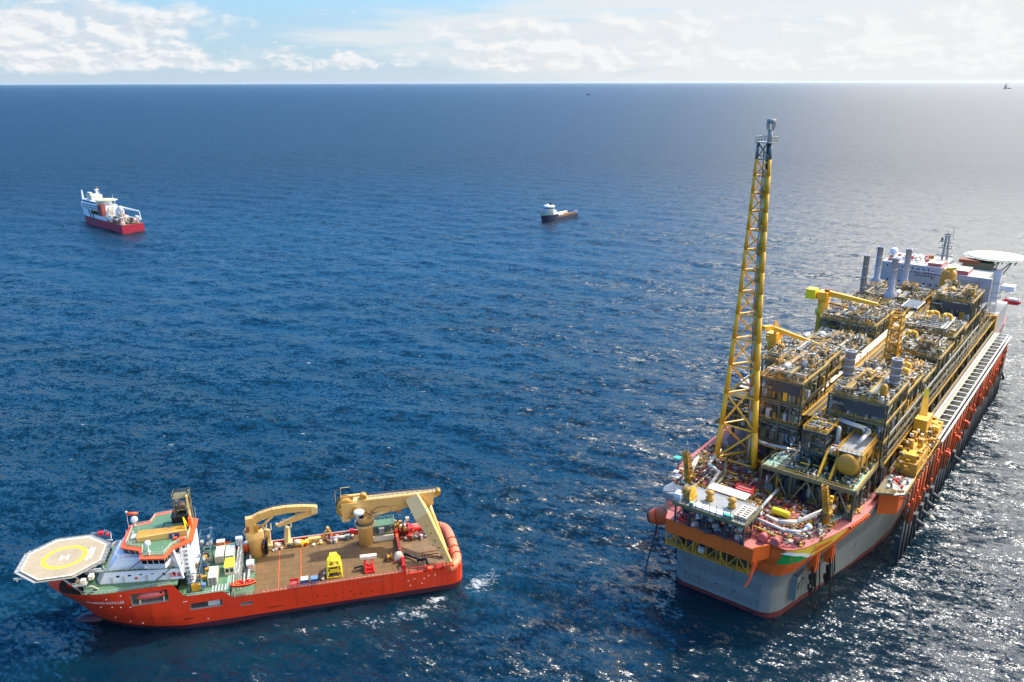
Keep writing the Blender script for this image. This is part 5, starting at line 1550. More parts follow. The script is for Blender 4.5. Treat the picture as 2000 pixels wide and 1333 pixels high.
for cx, cy, tx, ty, nm in ((15.5, 20.6, 13.4, 21.4, 'left'), (20.5, -23.2, 18.0, -22.0, 'right')):     # folded hose-handling cranes
    mb = MB('ochre')
    mb.lathe((cx, cy, ZD), [(1.2, 0), (1.2, 4.6), (1.6, 4.8), (1.6, 5.4)], 12)
    mb.truss((cx - 1, cy - 0.9, ZD + 4.6), (tx + 0.6, ty - 0.6, ZD + 13.6), (1.3, 0, 0.2), (0, 1.5, 0.2), 7, 0.2, 0.14)
    mb.truss((cx + 0.8, cy - 0.9, ZD + 4.2), (tx + 1.8, ty - 0.4, ZD + 12.2), (1.2, 0, 0.2), (0, 1.5, 0.2), 6, 0.2, 0.14)
    mb.m('yellow').tube((cx + 2.2, cy + 0.4, ZD + 1), (tx + 1.6, ty + 0.5, ZD + 11), 0.4, 7)
    for k in range(16): mb.m(rnd.choice(['ochre', 'yellow', 'brown'])).cbox((cx + rnd.uniform(-1.3, 1.8), cy + rnd.uniform(-1.2, 1.2), ZD + rnd.uniform(3, 10)), (rnd.uniform(.4, 1.1), rnd.uniform(.4, 1.1), rnd.uniform(.4, 1.4)))
    mb.obj('hose_crane', VF, label='folded yellow lattice hose crane at the %s shoulder of the foredeck' % nm)

# ------------------------------------------------ flare tower
def fw(z): return float(np.interp(z, [28, 33, 60, 84, 110, 137], [13.8, 13.2, 10.0, 7.4, 5.6, 4.0]))
TX, TY = 39.4, 14.4
def leg(i, z):
    w_ = fw(z)
    return Vector(((TX, TY + w_ / 2, z), (TX, TY - w_ / 2, z), (TX + w_ * 0.86, TY + 0.5 - w_ * 0.06, z))[i])
zs = [28.0]
while zs[-1] < 136: zs.append(min(137.0, zs[-1] + fw(zs[-1]) * 0.86 + 1.2))
flare = MB('crane_bright')
for i in range(3):
    for a, b in zip(zs[:-1], zs[1:]):
        flare.m('crane_bright' if a < 129 else 'steel').tube(leg(i, a), leg(i, b), float(np.interp(a, [28, 139], [1.0, 0.46])), 8)
mb = flare
for q, (a, b) in enumerate(zip(zs[:-1], zs[1:])):
    mb.m('crane_bright' if a < 129 else 'steel')
    r = float(np.interp(a, [28, 139], [0.36, 0.22]))
    for i in range(3):
        j = (i + 1) % 3
        mb.tube(leg(i, a), leg(j, a), r, 5, cap=False)
        md = (leg(i, a) + leg(j, a)) / 2
        if q % 2: mb.tube(leg(i, b), leg(j, a), r, 5, cap=False)
        else: mb.tube(leg(i, a), leg(j, b), r, 5, cap=False)
flare = flare.obj('flare_tower', VF, label='tall yellow lattice flare tower with a dark grey top')
rp = lambda z: leg(1, z).lerp(leg(2, z), 0.22) + Vector((-0.25 * 0, 0.3, 0))
mb = MB('crane_bright')
zz = list(np.linspace(30, 129, 12))
for a, b in zip(zz[:-1], zz[1:]): mb.tube(rp(a), rp(b), 1.05, 10)
mb.m('dark_steel').tube(rp(129), rp(139), 0.7, 10)
mb.obj('flare_pipe', flare)
mb = MB('clad')
for a, b in zip(zz[:-1], zz[1:]): mb.tube(rp(a) + Vector((-1.3, 1.0, 0)), rp(b) + Vector((-0.8, 0.6, 0)), 0.36, 8)
mb.m('steel')
for d in ((-0.6, 1.7), (0.8, 1.6)):
    for a, b in zip(zz[:-1], zz[1:]): mb.tube(rp(a) + Vector((d[0], d[1], 0)), rp(b) + Vector((d[0] * .7, d[1] * .7, 0)), 0.15, 5)
mb.obj('purge_pipe', flare)
mb = MB('ochre')
for q, z in enumerate(zs[1:-1]):
    mb.m('ochre' if z < 129 else 'grey')
    c = rp(z); mb.prism([(c.x - 1.6, c.y - 0.6), (c.x + 1.0, c.y - 0.6), (c.x + 1.0, c.y + 2.0), (c.x - 1.6, c.y + 2.0)], z, z + 0.15)
    mb.rail([(c.x - 1.6, c.y - .6, z + .1), (c.x + 1, c.y - .6, z + .1), (c.x + 1, c.y + 2, z + .1), (c.x - 1.6, c.y + 2, z + .1)], 1.1, .08, 1.3, closed=True)
c0, c1_ = rp(30) + Vector((-.9, 2.2, 0)), rp(136) + Vector((-.5, 1.4, 0))
mb.m('olive').beam(c0, c1_, .5, .25)
mb.obj('ladder_platform', flare)
mb = MB('grey')
c = rp(137)
mb.prism([(c.x - 2.6, c.y - 1.6), (c.x + 2.2, c.y - 1.6), (c.x + 2.2, c.y + 3.4), (c.x - 2.6, c.y + 3.4)], 137, 137.3)
mb.rail([(c.x - 2.6, c.y - 1.6, 137.3), (c.x + 2.2, c.y - 1.6, 137.3), (c.x + 2.2, c.y + 3.4, 137.3), (c.x - 2.6, c.y + 3.4, 137.3)], 1.6, .09, 1.0, closed=True)
mb.tube((c.x, c.y, 137), (c.x, c.y, 141), .75, 10)
for k in range(6):
    a = k * math.pi / 3
    mb.path([(c.x, c.y, 140.2), (c.x + 1.1 * math.cos(a), c.y + 1.1 * math.sin(a), 141.3), (c.x + 1.3 * math.cos(a), c.y + 1.3 * math.sin(a), 143.0)], .2, 5)
mb.m('grey').lathe((c.x, c.y, 142.8), [(1.0, 0), (1.3, .3), (1.35, 1.3), (.05, 1.35)], 14)
mb.obj('flare_tip', flare)
mb = MB('crane_bright')                                    # expansion loops at the foot
for k in range(3):
    y = TY - 7.2 - k * .9
    mb.path([(TX + 12, y + 5, ZD + 4), (TX + 4, y + 4.2, ZD + 4 + k * .3), (TX + 2.6 - k, y - .6, ZD + 4 + k * .3), (TX + 6, y - 3, ZD + 4 + k * .3), (TX + 14, y - 1.4, ZD + 4)], .24, 6)
mb.m('clad').path([(TX + 2, TY - 5, ZD + 12), (TX + 2, TY - 10, ZD + 11.6), (TX + 4, TY - 20.5, ZD + 11)], .6, 8)
mb.m('crane_bright').path([(TX + 2.9, TY - 5, ZD + 11.2), (TX + 3.2, TY - 10, ZD + 10.6), (TX + 5, TY - 20.5, ZD + 10)], .6, 8)
mb.obj('header_loop', flare)

# ------------------------------------------------ process modules
def module(x0, x1, y0, y1, z0, z1, seed, nlev=3, dens=1.0, pal=None, clad_front=False, big_vessels=2):
    """open steel frame with decks, cluttered roof, handrails, vessels and pipework"""
    global rnd
    rnd = random.Random(seed)
    pal = pal or PAL
    fr = MB('dark_olive')
    nx = max(2, round((x1 - x0) / 8.5)); ny = max(2, round((y1 - y0) / 8.0))
    X = [x0 + (x1 - x0) * i / nx for i in range(nx + 1)]; Y = [y0 + (y1 - y0) * i / ny for i in range(ny + 1)]
    ZL = [z0 + (z1 - z0) * i / nlev for i in range(nlev + 1)]
    for i, x in enumerate(X):
        for j, y in enumerate(Y):
            if 0 < i < nx and 0 < j < ny: continue
            fr.m('olive' if (i + j) % 2 else 'dark_olive').beam((x, y, z0 - 1), (x, y, z1), .55)
    for z in ZL:
        for x in (x0, x1): fr.m('olive').beam((x, y0, z - .3), (x, y1, z - .3), .4, .8)
        for y in (y0, y1): fr.beam((x0, y, z - .3), (x1, y, z - .3), .4, .8)
    for a, b in zip(ZL[:-1], ZL[1:]):
        fr.m('dark_steel' if rnd.random() < .5 else 'olive')
        for j in range(ny):
            m_ = (Y[j] + Y[j + 1]) / 2
            fr.beam((x0, Y[j], a), (x0, m_, b - .7), .24).beam((x0, Y[j + 1], a), (x0, m_, b - .7), .24)
        for i in range(nx):
            for y in (y0, y1):
                if rnd.random() < .7:
                    m_ = (X[i] + X[i + 1]) / 2
                    fr.beam((X[i], y, a), (m_, y, b - .7), .24).beam((X[i + 1], y, a), (m_, y, b - .7), .24)
    mod = fr.obj('process_module', VF)
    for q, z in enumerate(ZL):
        MB('grating' if q == nlev else 'dark_steel').box(x0 + .1, x1 - .1, y0 + .1, y1 - .1, z - .25, z).obj('deck_plate', mod)  # lower plates coloured dark to deepen the shade inside the module
    # inside: vessels, cabinets, pipes behind the frame
    ins = MB()
    for a, b in zip(ZL[:-1], ZL[1:]):
        h = b - a - 1.0
        area = (x1 - x0) * (y1 - y0)
        for side in range(int((x1 - x0 + y1 - y0) * 2.4 * dens)):
            if rnd.random() < .5: x, y = x0 + rnd.uniform(.5, 2.4), rnd.uniform(y0 + .5, y1 - .5)
            else: x, y = rnd.uniform(x0 + .5, x1 - .5), (y0 + rnd.uniform(.5, 3) if rnd.random() < .75 else y1 - rnd.uniform(.5, 3))
            ins.m(rnd.choice(pal + ['dark_steel', 'dark_steel', 'dark_olive', 'pale_grey']))
            if rnd.random() < .55: ins.cbox((x, y, a + h * .3), (rnd.uniform(.5, 2.2), rnd.uniform(.5, 2.2), h * rnd.uniform(.3, .6)))
            else: ins.tube((x, y, a), (x, y, a + h * rnd.uniform(.6, 1)), rnd.uniform(.12, .6), 7)
        for k in range(int(14 * dens)):
            z = a + rnd.uniform(h * .5, h); r = rnd.uniform(.1, .28)
            ins.m(rnd.choice(pal))
            if rnd.random() < .5: ins.tube((x0 + .4, y0 + rnd.uniform(.3, 3), z), (x1 - .4, y0 + rnd.uniform(.3, 3), z), r, 5)
            else: ins.tube((x0 + rnd.uniform(.3, 3), y0 + .4, z), (x0 + rnd.uniform(.3, 3), y1 - .4, z), r, 5)
    ins.obj('machinery', mod)
    top = MB()
    n = int((x1 - x0) * (y1 - y0) * 1.25 * dens)
    scatter(top, x0 + .6, x1 - .6, y0 + .6, y1 - .6, z1, n, pal, 2.4, 1.5)
    top.obj('roof_equipment', mod)
    pp = MB()                                        # ordered pipe banks and a rack frame
    for bank in range(3):
        yb = rnd.uniform(y0 + 2, y1 - 3); zb = z1 + rnd.uniform(1.8, 3.4); k_ = rnd.randint(3, 6)
        for k in range(k_):
            pp.m(rnd.choice(['steel', 'clad', 'pale_grey', 'grey', 'yellow', 'olive', 'brown', 'ochre'])).tube((x0 + .4, yb + k * .5, zb), (x1 - .4, yb + k * .5, zb), rnd.choice([.13, .17, .22]), 6)
        pp.m('olive')
        for x in X: pp.beam((x, yb - .5, z1), (x, yb - .5, zb), .22).beam((x, yb + k_ * .5, z1), (x, yb + k_ * .5, zb), .22).beam((x, yb - .5, zb - .25), (x, yb + k_ * .5, zb - .25), .22)
    for bank in range(2):
        xb = rnd.uniform(x0 + 2, x1 - 3); zb = z1 + rnd.uniform(1.2, 2.6)
        for k in range(rnd.randint(3, 5)): pp.m(rnd.choice(['steel', 'clad', 'pale_grey', 'yellow', 'grey'])).tube((xb + k * .5, y0 + .4, zb), (xb + k * .5, y1 - .4, zb), rnd.choice([.13, .18]), 6)
    pp.obj('pipework', mod)
    for k in range(3):                               # small skids, vents and davits that break the roof line
        sx, sy, sh = rnd.uniform(4, 8), rnd.uniform(3.5, 6.5), rnd.uniform(3.2, 6.0)
        ax, ay = rnd.uniform(x0 + .8, x1 - sx - .8), rnd.uniform(y0 + .8, max(y0 + .9, y1 - sy - .8))
        sk_ = MB(rnd.choice(['olive', 'dark_olive', 'grey', 'ochre']))
        for x in (ax, ax + sx):
            for y in (ay, ay + sy): sk_.beam((x, y, z1), (x, y, z1 + sh), .3)
        for zz_ in (z1 + sh * .5, z1 + sh): sk_.beam((ax, ay, zz_), (ax + sx, ay, zz_), .25).beam((ax, ay + sy, zz_), (ax + sx, ay + sy, zz_), .25).beam((ax, ay, zz_), (ax, ay + sy, zz_), .25).beam((ax + sx, ay, zz_), (ax + sx, ay + sy, zz_), .25)
        sk_.beam((ax, ay, z1), (ax, ay + sy, z1 + sh), .18).beam((ax + sx, ay, z1), (ax, ay, z1 + sh), .18)
        if k != 1: sk_.m('grating').box(ax, ax + sx, ay, ay + sy, z1 + sh * .5 - .15, z1 + sh * .5)
        scatter(sk_, ax, ax + sx, ay, ay + sy, z1 + (sh * .5 if k != 1 else .3), int(sx * sy * 1.2), pal, sh * .55, 1.3)
        if k == 0: sk_.m('yellow').rail([(ax, ay, z1 + sh), (ax + sx, ay, z1 + sh), (ax + sx, ay + sy, z1 + sh), (ax, ay + sy, z1 + sh)], 1.0, .07, 1.6, closed=True)
        sk_.obj('roof_skid', mod)
    hr = MB('yellow')
    for z in ZL[1:]: hr.m('yellow' if z == ZL[-1] else rnd.choice(['yellow', 'olive'])).rail([(x0 - .3, y0 - .3, z), (x1 + .3, y0 - .3, z), (x1 + .3, y1 + .3, z), (x0 - .3, y1 + .3, z)], 1.15, .075, 2.2, closed=True)
    hr.obj('handrail', mod)
    for k in range(big_vessels):
        x, y = rnd.uniform(x0 + 3, x1 - 6), rnd.uniform(y0 + 2, y1 - 2)
        r = rnd.uniform(.8, 1.4); L = rnd.uniform(4, 7)
        v = MB(rnd.choice(['clad', 'pale_grey', 'grey', 'ochre', 'steel']))
        if rnd.random() < .6:
            v.lathe((x, y, z1 + 1.6 + r), [(.1, 0), (r * .75, .3), (r, .8), (r, L - .8), (r * .75, L - .3), (.1, L)], 14, 'x')
            v.m('olive').box(x + 1, x + 1.4, y - r * .8, y + r * .8, z1, z1 + 1.9).box(x + L - 1.4, x + L - 1, y - r * .8, y + r * .8, z1, z1 + 1.9)
        else: v.lathe((x, y, z1), [(r, 0), (r, L * .7), (r * .7, L * .8), (.1, L * .86)], 14)
        v.obj('pressure_vessel', mod)
    if clad_front:
        MB('dark_steel').box(x0 - .32, x0 - .22, y0 + .5, y0 + (y1 - y0) * .72, z1 - 4.6, z1 - .9).obj('wall_panel', mod)
    return mod

# nearest process deck on the right, with its skids built one by one
pd = MB('dark_olive')
pd.box(28, 52, -28.6, 1.0, 35.1, 35.7)
for x in (28, 36, 44, 52):
    for y in (-28.4, -19, -9, 0.8): pd.beam((x, y, ZD), (x, y, 35.2), .8)
pd.m('olive').beam((27.8, -28.6, 35.4), (27.8, 1, 35.4), .5, 1.3).beam((28, -28.8, 35.4), (52, -28.8, 35.4), .5, 1.1)
for y0_, y1_ in ((-28.4, -19), (-19, -9), (-9, .8)): pd.beam((28, y0_, ZD), (28, (y0_ + y1_) / 2, 34.6), .4).beam((28, y1_, ZD), (28, (y0_ + y1_) / 2, 34.6), .4)
pd = pd.obj('process_deck', VF)
MB('deck_dark_green').box(28.4, 51.6, -28.2, .6, 35.7, 35.8).m('walk_mint').box(28.4, 51.6, -28.4, -26.6, 35.8, 35.85).box(29, 40, -3.5, .6, 35.8, 35.85).obj('deck_plate', pd)
scatter(MB(), 28.4, 52, -28.3, .8, ZD + .2, 260, PAL + ['dark_steel', 'navy'], 5, 2.2).obj('under_deck_gear', pd)
scatter(MB(), 29, 51, -28, .5, 35.8, 230, PAL + ['white', 'pale_grey'], 1.5, 1.1).obj('deck_gear', pd)
mb = MB('yellow').rail([(28, 1, 35.7), (28, -28.8, 35.7), (52, -28.8, 35.7)], 1.2, .08, 1.8)
mb.m('olive').rail([(28, 1, 35.7), (52, 1, 35.7)], 1.2, .08, 1.8)
mb.obj('handrail', pd)
tb = MB('dark_steel')                               # braced tower skid
for x in (37.5, 50):
    for y in (-8.2, -15.4): tb.beam((x, y, 35.7), (x, y, 47.6), .5)
for z in (40, 44, 47.4):
    for x in (37.5, 50): tb.beam((x, -8.2, z), (x, -15.4, z), .4)
    for y in (-8.2, -15.4): tb.beam((37.5, y, z), (50, y, z), .4)
tb.beam((37.5, -8.2, 35.8), (37.5, -15.4, 44), .35).beam((37.5, -15.4, 35.8), (37.5, -8.2, 44), .35).beam((37.5, -15.4, 36), (50, -15.4, 44), .35).beam((37.5, -8.2, 44), (37.5, -11.8, 47.4), .3)
tb.m('grating').box(37.3, 50.2, -15.6, -8, 47.4, 47.7).box(37.4, 50, -15.5, -8.1, 40.6, 40.8)
tb = tb.obj('tower_skid', pd)
rnd = random.Random(4)
scatter(MB(), 38, 49.6, -15.2, -8.4, 47.7, 110, PAL, 1.6, 1.2).obj('roof_equipment', tb)
scatter(MB(), 38, 49.6, -15.2, -8.4, 40.8, 70, PAL, 4, 1.6).obj('machinery', tb)
MB('yellow').rail([(37.3, -15.6, 47.7), (50.2, -15.6, 47.7), (50.2, -8, 47.7), (37.3, -8, 47.7)], 1.2, .08, 1.6, closed=True).obj('handrail', tb)
dr = MB('ochre').lathe((33.4, -23.6, 40.6), [(.2, 0), (2.4, .25), (3.4, .9), (3.5, 1.6), (3.5, 17), (3.2, 18.4), (.3, 19.2)], 24, 'x').obj('drum_vessel', pd, label='big ochre horizontal drum at the right of the nearest process deck')
mb = MB('grey').box(35.5, 52, -27.2, -20.0, 44.2, 44.5).m('yellow').rail([(35.5, -27.2, 44.5), (52, -27.2, 44.5), (52, -20, 44.5), (35.5, -20, 44.5)], 1.2, .09, 1.5, closed=True)
mb.m('ochre').beam((35.4, -27.4, 44.2), (52, -27.4, 44.2), .5, .8).beam((35.4, -20, 44.2), (52, -20, 44.2), .4, .7)
for x in (36, 43, 50): mb.beam((x, -27.2, 35.8), (x, -27.2, 44), .4).beam((x, -20.2, 35.8), (x, -20.2, 44), .4)
mb.obj('drum_platform', dr)
sk = MB('yellow')                                    # inclined yellow skid between tower and drum
for y in (-16.4, -20.0): sk.beam((30.6, y, 36), (37.4, y, 41.6), .7, .6).beam((37.4, y, 41.4), (49, y, 41.4), .6, .7).beam((37.4, y, 36), (37.4, y, 41), .5)
sk.m('grating').box(37.4, 49, -20, -16.4, 41.3, 41.5)
sk = sk.obj('pump_skid', pd)
scatter(MB(), 37.6, 48.8, -19.8, -16.6, 41.5, 90, ['clad', 'white', 'pale_grey', 'steel', 'ochre', 'bright_orange'], 1.6, 1).obj('pump_set', sk)
MB('yellow').rail([(37.4, -20.2, 41.6), (49, -20.2, 41.6), (49, -16.2, 41.6), (37.4, -16.2, 41.6)], 1.1, .08, 1.5, closed=True).obj('handrail', sk)
MB('clad').lathe((44.6, -17.2, 41.5), [(.5, 0), (.75, .6), (.75, 6.4), (.4, 7)], 12).m('yellow').path([(44.6, -17.2, 48.4), (44.6, -13, 48.8), (42, -12.4, 48.2)], .3, 7).obj('scrubber', pd)
mb = MB('clad').path([(50.5, -15, 48.6), (50.5, -24.2, 47.6), (49, -25.4, 47.4), (40.6, -24.6, 46.2)], .7, 10)
mb.path([(49.4, -15, 48.6), (49.4, -23.4, 47.7), (48.4, -24.0, 47.2)], .45, 8)
mb.obj('overhead_pipe', pd)

MODS = [
    # right-hand row, near to far
    (52.5, 78, -29.0, -10.6, 35.7, 56.2, 1, 3, 1.1, True), (81, 104, -28.5, -8.0, 35.7, 51.0, 2, 2, 1.0, False), (107, 127, -28.5, -14.5, 35.7, 47.5, 3, 2, 1.0, False),
    (135, 160, -28.5, -8.0, 35.7, 49.0, 4, 2, 1.0, False), (163, 186, -28.0, -6.0, 35.7, 51.0, 5, 2, .9, False), (189, 206, -27.0, -4.0, 35.7, 46.5, 6, 2, .9, False), (209, 236, -26.5, -9.0, 35.7, 56.0, 7, 2, .9, True),
    # left-hand row
    (48, 74, -3.0, 11.0, 35.7, 58.6, 11, 3, 1.1, True), (77, 101, 1.0, 22.0, 35.7, 54.6, 12, 3, 1.1, False), (104, 126, 1.5, 25.5, 35.7, 50.4, 13, 2, 1.1, False), (131, 152, 1.0, 24.5, 35.7, 46.0, 14, 2, 1.0, False),
    (156, 186, 2.0, 26.0, 35.7, 52.0, 15, 2, 1.0, False), (190, 212, 0.0, 27.0, 35.7, 49.0, 16, 2, .9, False), (214, 247, -3.0, 28.0, 35.7, 50.0, 17, 2, .9, False),
]
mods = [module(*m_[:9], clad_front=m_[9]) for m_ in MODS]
mb = MB('dark_olive')
mb.box(52, 262, -29.6, 28, 34.9, 35.4)
for x in range(56, 262, 12):
    for y in (-29.2, -10, 9, 27.6): mb.beam((x, y, ZD), (x, y, 35), .9)
mb.m('olive').beam((52, -29.8, 35.2), (262, -29.8, 35.2), .5, 1.2).beam((52, 28.2, 35.2), (262, 28.2, 35.2), .5, 1.2)
base = mb.obj('topside_deck', VF)
rnd = random.Random(50)
GAPS = [(78, 81, -28, -8), (104, 107, -28, -8), (107, 135, -14, -9), (127, 135, -28, -14), (160, 163, -28, -8), (186, 189, -27, -8), (206, 209, -27, -8), (236, 258, -27, -4),
        (74, 77, -2, 22), (101, 104, 0, 25), (126, 131, 0, 25), (152, 156, 0, 25), (186, 190, 0, 26), (212, 214, -3, 27), (248, 258, -3, 27), (54, 100, 12, 27), (54, 250, -2.6, .8), (54, 250, -10.4, -8.8)]
gp_ = MB()
for x0, x1, y0, y1 in GAPS:
    scatter(gp_, x0, x1, y0, y1, 35.4, int((x1 - x0) * (y1 - y0) * 1.1), PAL, 9, 1.8)
    for k in range(int((x1 - x0) * (y1 - y0) * .12)):
        z = rnd.uniform(40, 47); gp_.m(rnd.choice(PAL)).box(max(x0, x0 + rnd.uniform(0, x1 - x0 - 1)), x1, max(y0, y0 + rnd.uniform(0, (y1 - y0) * .8)), y1, z, z + .2) if k % 5 == 0 else gp_.m(rnd.choice(PAL)).beam((rnd.uniform(x0, x1), rnd.uniform(y0, y1), 35.4), (rnd.uniform(x0, x1), rnd.uniform(y0, y1), z), .25)
gp_.obj('lane_pipework', base)
scatter(MB(), 53, 260, -29.2, -24, ZD + .2, 420, PAL + ['dark_steel', 'navy', 'brown'], 6, 2.4, .8).obj('under_deck_gear', base)
mb = MB('grey')                                      # pipes and cable trays running down the right side of the modules
for k in range(9):
    z = 36.4 + k * 1.25; mb.m(rnd.choice(['steel', 'olive', 'yellow', 'grey', 'grating', 'brown'])).tube((54, -30.0 - .25 * (k % 3), z), (rnd.uniform(120, 260), -30.0 - .25 * (k % 3), z), rnd.choice([.1, .14, .2]), 6)
for x in range(56, 258, 5): mb.m(rnd.choice(['olive', 'yellow', 'dark_steel', 'grey'])).beam((x, -30.4, 34.5), (x + rnd.uniform(-3, 3), -30.2, 47), .2)
mb.m('yellow').rail([(52, -30.6, 35.6), (262, -30.6, 35.6)], 1.2, .08, 2.4)
mb.obj('side_piping', base)
# central pipe rack with yellow walkway
rk = MB('ochre')
for x in range(54, 250, 7):
    for y in (-8.4, -4.0): rk.beam((x, y, 35.4), (x, y, 46.6), .4)
    rk.beam((x, -8.4, 46.4), (x, -4.0, 46.4), .4).beam((x, -8.4, 42), (x, -4, 42), .4)
rk.beam((52, -8.4, 46.4), (250, -8.4, 46.4), .4).beam((52, -4, 46.4), (250, -4, 46.4), .4)
rk = rk.obj('pipe_rack', VF)
mb = MB()
for k in range(6): mb.m(['steel', 'yellow', 'olive', 'grey', 'yellow', 'steel'][k]).tube((51, -8 + k * .74, 46.9 + .1 * (k % 2)), (250, -8 + k * .74, 46.9 + .1 * (k % 2)), .16 + .05 * (k % 3), 6)
mb.obj('pipe_bank', rk)
MB('yellow').box(51, 250, -3.9, -2.9, 46.5, 46.7).rail([(51, -2.9, 46.7), (250, -2.9, 46.7)], 1.2, .09, 2).rail([(51, -3.9, 46.7), (250, -3.9, 46.7)], 1.2, .09, 2).obj('walkway', rk)

# exhaust stacks: two short ones near, four tall ones far
def stack(x, y, z0, z1, r, base_r=0.0):
    s = MB('stack_grey')
    if base_r: s.lathe((x, y, z0 - 1), [(base_r, 0), (base_r, 4.6), (r, 6.2), (r, z1 - z0 + 1), (r + .15, z1 - z0 + 1), (r + .15, z1 - z0 + 1.5), (r - .3, z1 - z0 + 1.5), (r - .35, z1 - z0 - 1)], 18)
    else: s.lathe((x, y, z0), [(r, 0), (r, z1 - z0), (r + .12, z1 - z0), (r + .12, z1 - z0 + .4), (r - .25, z1 - z0 + .4), (r - .3, z1 - z0 - 2)], 18)
    s = s.obj('exhaust_stack', VF)
    mb = MB('pale_grey')
    for k in range(1, 4): mb.lathe((x, y, z0 + (z1 - z0) * k / 4), [(r + .02, 0), (r + .1, .05), (r + .1, .25), (r + .02, .3)], 18)
    mb.obj('stiffener_ring', s)
    MB('black').lathe((x, y, z1 + .2), [(.01, 0), (r - .3, .02), (r - .3, .04), (.01, .05)], 16).obj('stack_mouth', s)
for x, y in ((68.5, -11.6), (69.0, -26.4)): stack(x, y, 56.2, 66.6, 1.75)
for x, y, z1, br in ((215, 24.4, 71.0, 0), (242, 25.0, 71.0, 2.8), (216.2, 11.2, 71.0, 3.0), (245, 11.6, 71.0, 2.8)): stack(x, y, 49.5, z1, 1.45, br)

# yellow lattice tower in the middle and the big yellow column far back
lt = MB('ochre')
for x in (128, 133):
    for y in (-9.4, -13.6): lt.beam((x, y, 35.7), (x, y, 66.5), .45)
for k in range(11):
    z = 37 + k * 2.9
    lt.m('ochre' if k % 2 else 'yellow')
    for x in (128, 133): lt.beam((x, -9.4, z), (x, -13.6, z), .3).beam((x, -9.4, z), (x, -13.6, min(66.4, z + 2.9)), .22)
    for y in (-9.4, -13.6): lt.beam((128, y, z), (133, y, z), .3).beam((128, y, z), (133, y, min(66.4, z + 2.9)), .22)
lt = lt.obj('lattice_tower', VF, label='yellow lattice stair tower among the modules amidships')
mb = MB('yellow'); rnd = random.Random(6)
for k in range(70): mb.m(rnd.choice(['yellow', 'ochre', 'ochre', 'steel'])).cbox((rnd.uniform(128, 133), rnd.uniform(-13.4, -9.6), rnd.uniform(38, 65)), (rnd.uniform(.4, 1.6), rnd.uniform(.4, 1.6), rnd.uniform(.2, 1.2)))
for k in range(9): mb.m('yellow').rail([(127.6, -9, 39 + k * 3), (127.6, -14, 39 + k * 3), (133.4, -14, 39 + k * 3)], 1.1, .08, 1.4)
mb.obj('stair_flight', lt)
MB('ochre').lathe((243, -9.0, 46), [(3.7, 0), (3.7, 15.6), (3.3, 16.8), (2, 17.6), (.2, 18)], 24).m('yellow').beam((243, -9, 63.6), (240, -12.4, 65.2), 1.0).box(241.6, 244.6, -10.6, -7.6, 63.4, 64.6).box(239.4, 247, -12.6, -5.4, 35.6, 46).obj('yellow_column', VF, label='tall plain yellow column in front of the white accommodation block')
for x, y, z in ((180, -14, 52), (176, -20, 52.6), (150, -12, 49.6), (198, -9, 47), (92, -22, 51.6), (110, -19, 48)):
    mb = MB('yellow').path([(x, y, z - 1), (x, y, z + 3.4), (x + 1.6, y - 1.2, z + 4.4), (x + 3.4, y - 3, z + 3.4), (x + 3.4, y - 3, z - 1)], .75, 9)
    mb.obj('yellow_pipe_bend', VF)
mb = MB('clad')
for k in range(5): mb.tube((166 + k * 3.2, -24, 54), (166 + k * 3.2, -12, 54), .28, 6)
mb.tube((165, -24, 54), (181, -24, 54), .35, 6).tube((165, -12, 54), (181, -12, 54), .35, 6)
for x in (165, 181):
    for y in (-24, -12): mb.tube((x, y, 50), (x, y, 54), .25, 5)
mb.obj('cooler_frame', VF)
mb = MB('pale_grey')
for k in range(8): mb.tube((196 + k * 2, -6, 53), (196 + k * 2, 1, 53), .26, 6)
mb.tube((195, -6, 53), (211, -6, 53), .3, 6).tube((195, 1, 53), (211, 1, 53), .3, 6)
for x in (195, 211):
    for y in (-6, 1): mb.tube((x, y, 46), (x, y, 53), .25, 5)
mb.obj('cooler_frame', VF)

# pedestal cranes on the left side
cr = MB('crane_bright').lathe((103, 27.6, ZD), [(2.2, 0), (2.1, 26), (2.7, 27.4), (2.7, 29)], 18).obj('pedestal_crane', VF, label='yellow pedestal crane on the left side, just behind the flare tower')
mb = MB('crane_bright').box(99.5, 106.5, 25.6, 29.8, 54.4, 57.8)
for x in (100, 105.6): mb.beam((x, 26, 57.8), (102, 27.6, 62.6), .5)
rnd = random.Random(9)
for k in range(60): mb.m(rnd.choice(['ochre', 'crane_bright', 'brown', 'ochre'])).cbox((rnd.uniform(97, 106), rnd.uniform(24.8, 30), rnd.uniform(36, 58)), (rnd.uniform(.5, 1.8), rnd.uniform(.5, 1.8), rnd.uniform(.5, 2)))
mb.obj('machinery_house', cr)
MB('crane_bright').taper((98.6, 27.6, 60.6), (108.4, 8.4, 53.6), 1.3, 1.7, .9, 1.0).beam((108.4, 8.6, 53.8), (108.8, 6.2, 47.6), .7).beam((93.5, 29, 61.4), (98.6, 27.4, 60.8), 2.0, 1.6).obj('boom', cr)
mb = MB('ochre'); mb.cbox((108.8, 6.2, 47.4), (1.6, 1.6, 1.6)).ball((109.2, 5, 50), .7, 8).ball((110.4, 3.6, 50.4), .7, 8); mb.obj('hook_block', cr)
cr = MB('crane_bright').lathe((168, 29.0, ZD), [(2.6, 0), (2.5, 24), (3.4, 25.4), (3.4, 27.4), (2.6, 27.6), (2.6, 33)], 18).obj('pedestal_crane', VF, label='yellow pedestal crane far back on the left side with a boxy counterweight')
MB('crane_bright').box(165, 171, 27, 31.4, 57.6, 61.4).m('lemon').box(163.4, 168.6, 32, 36.4, 57.8, 62.4).m('crane_bright').beam((167, 31, 60), (166, 33, 60), 2, 2).m('rust').cbox((168, 28, 62), (2, 2, 1)).obj('machinery_house', cr)
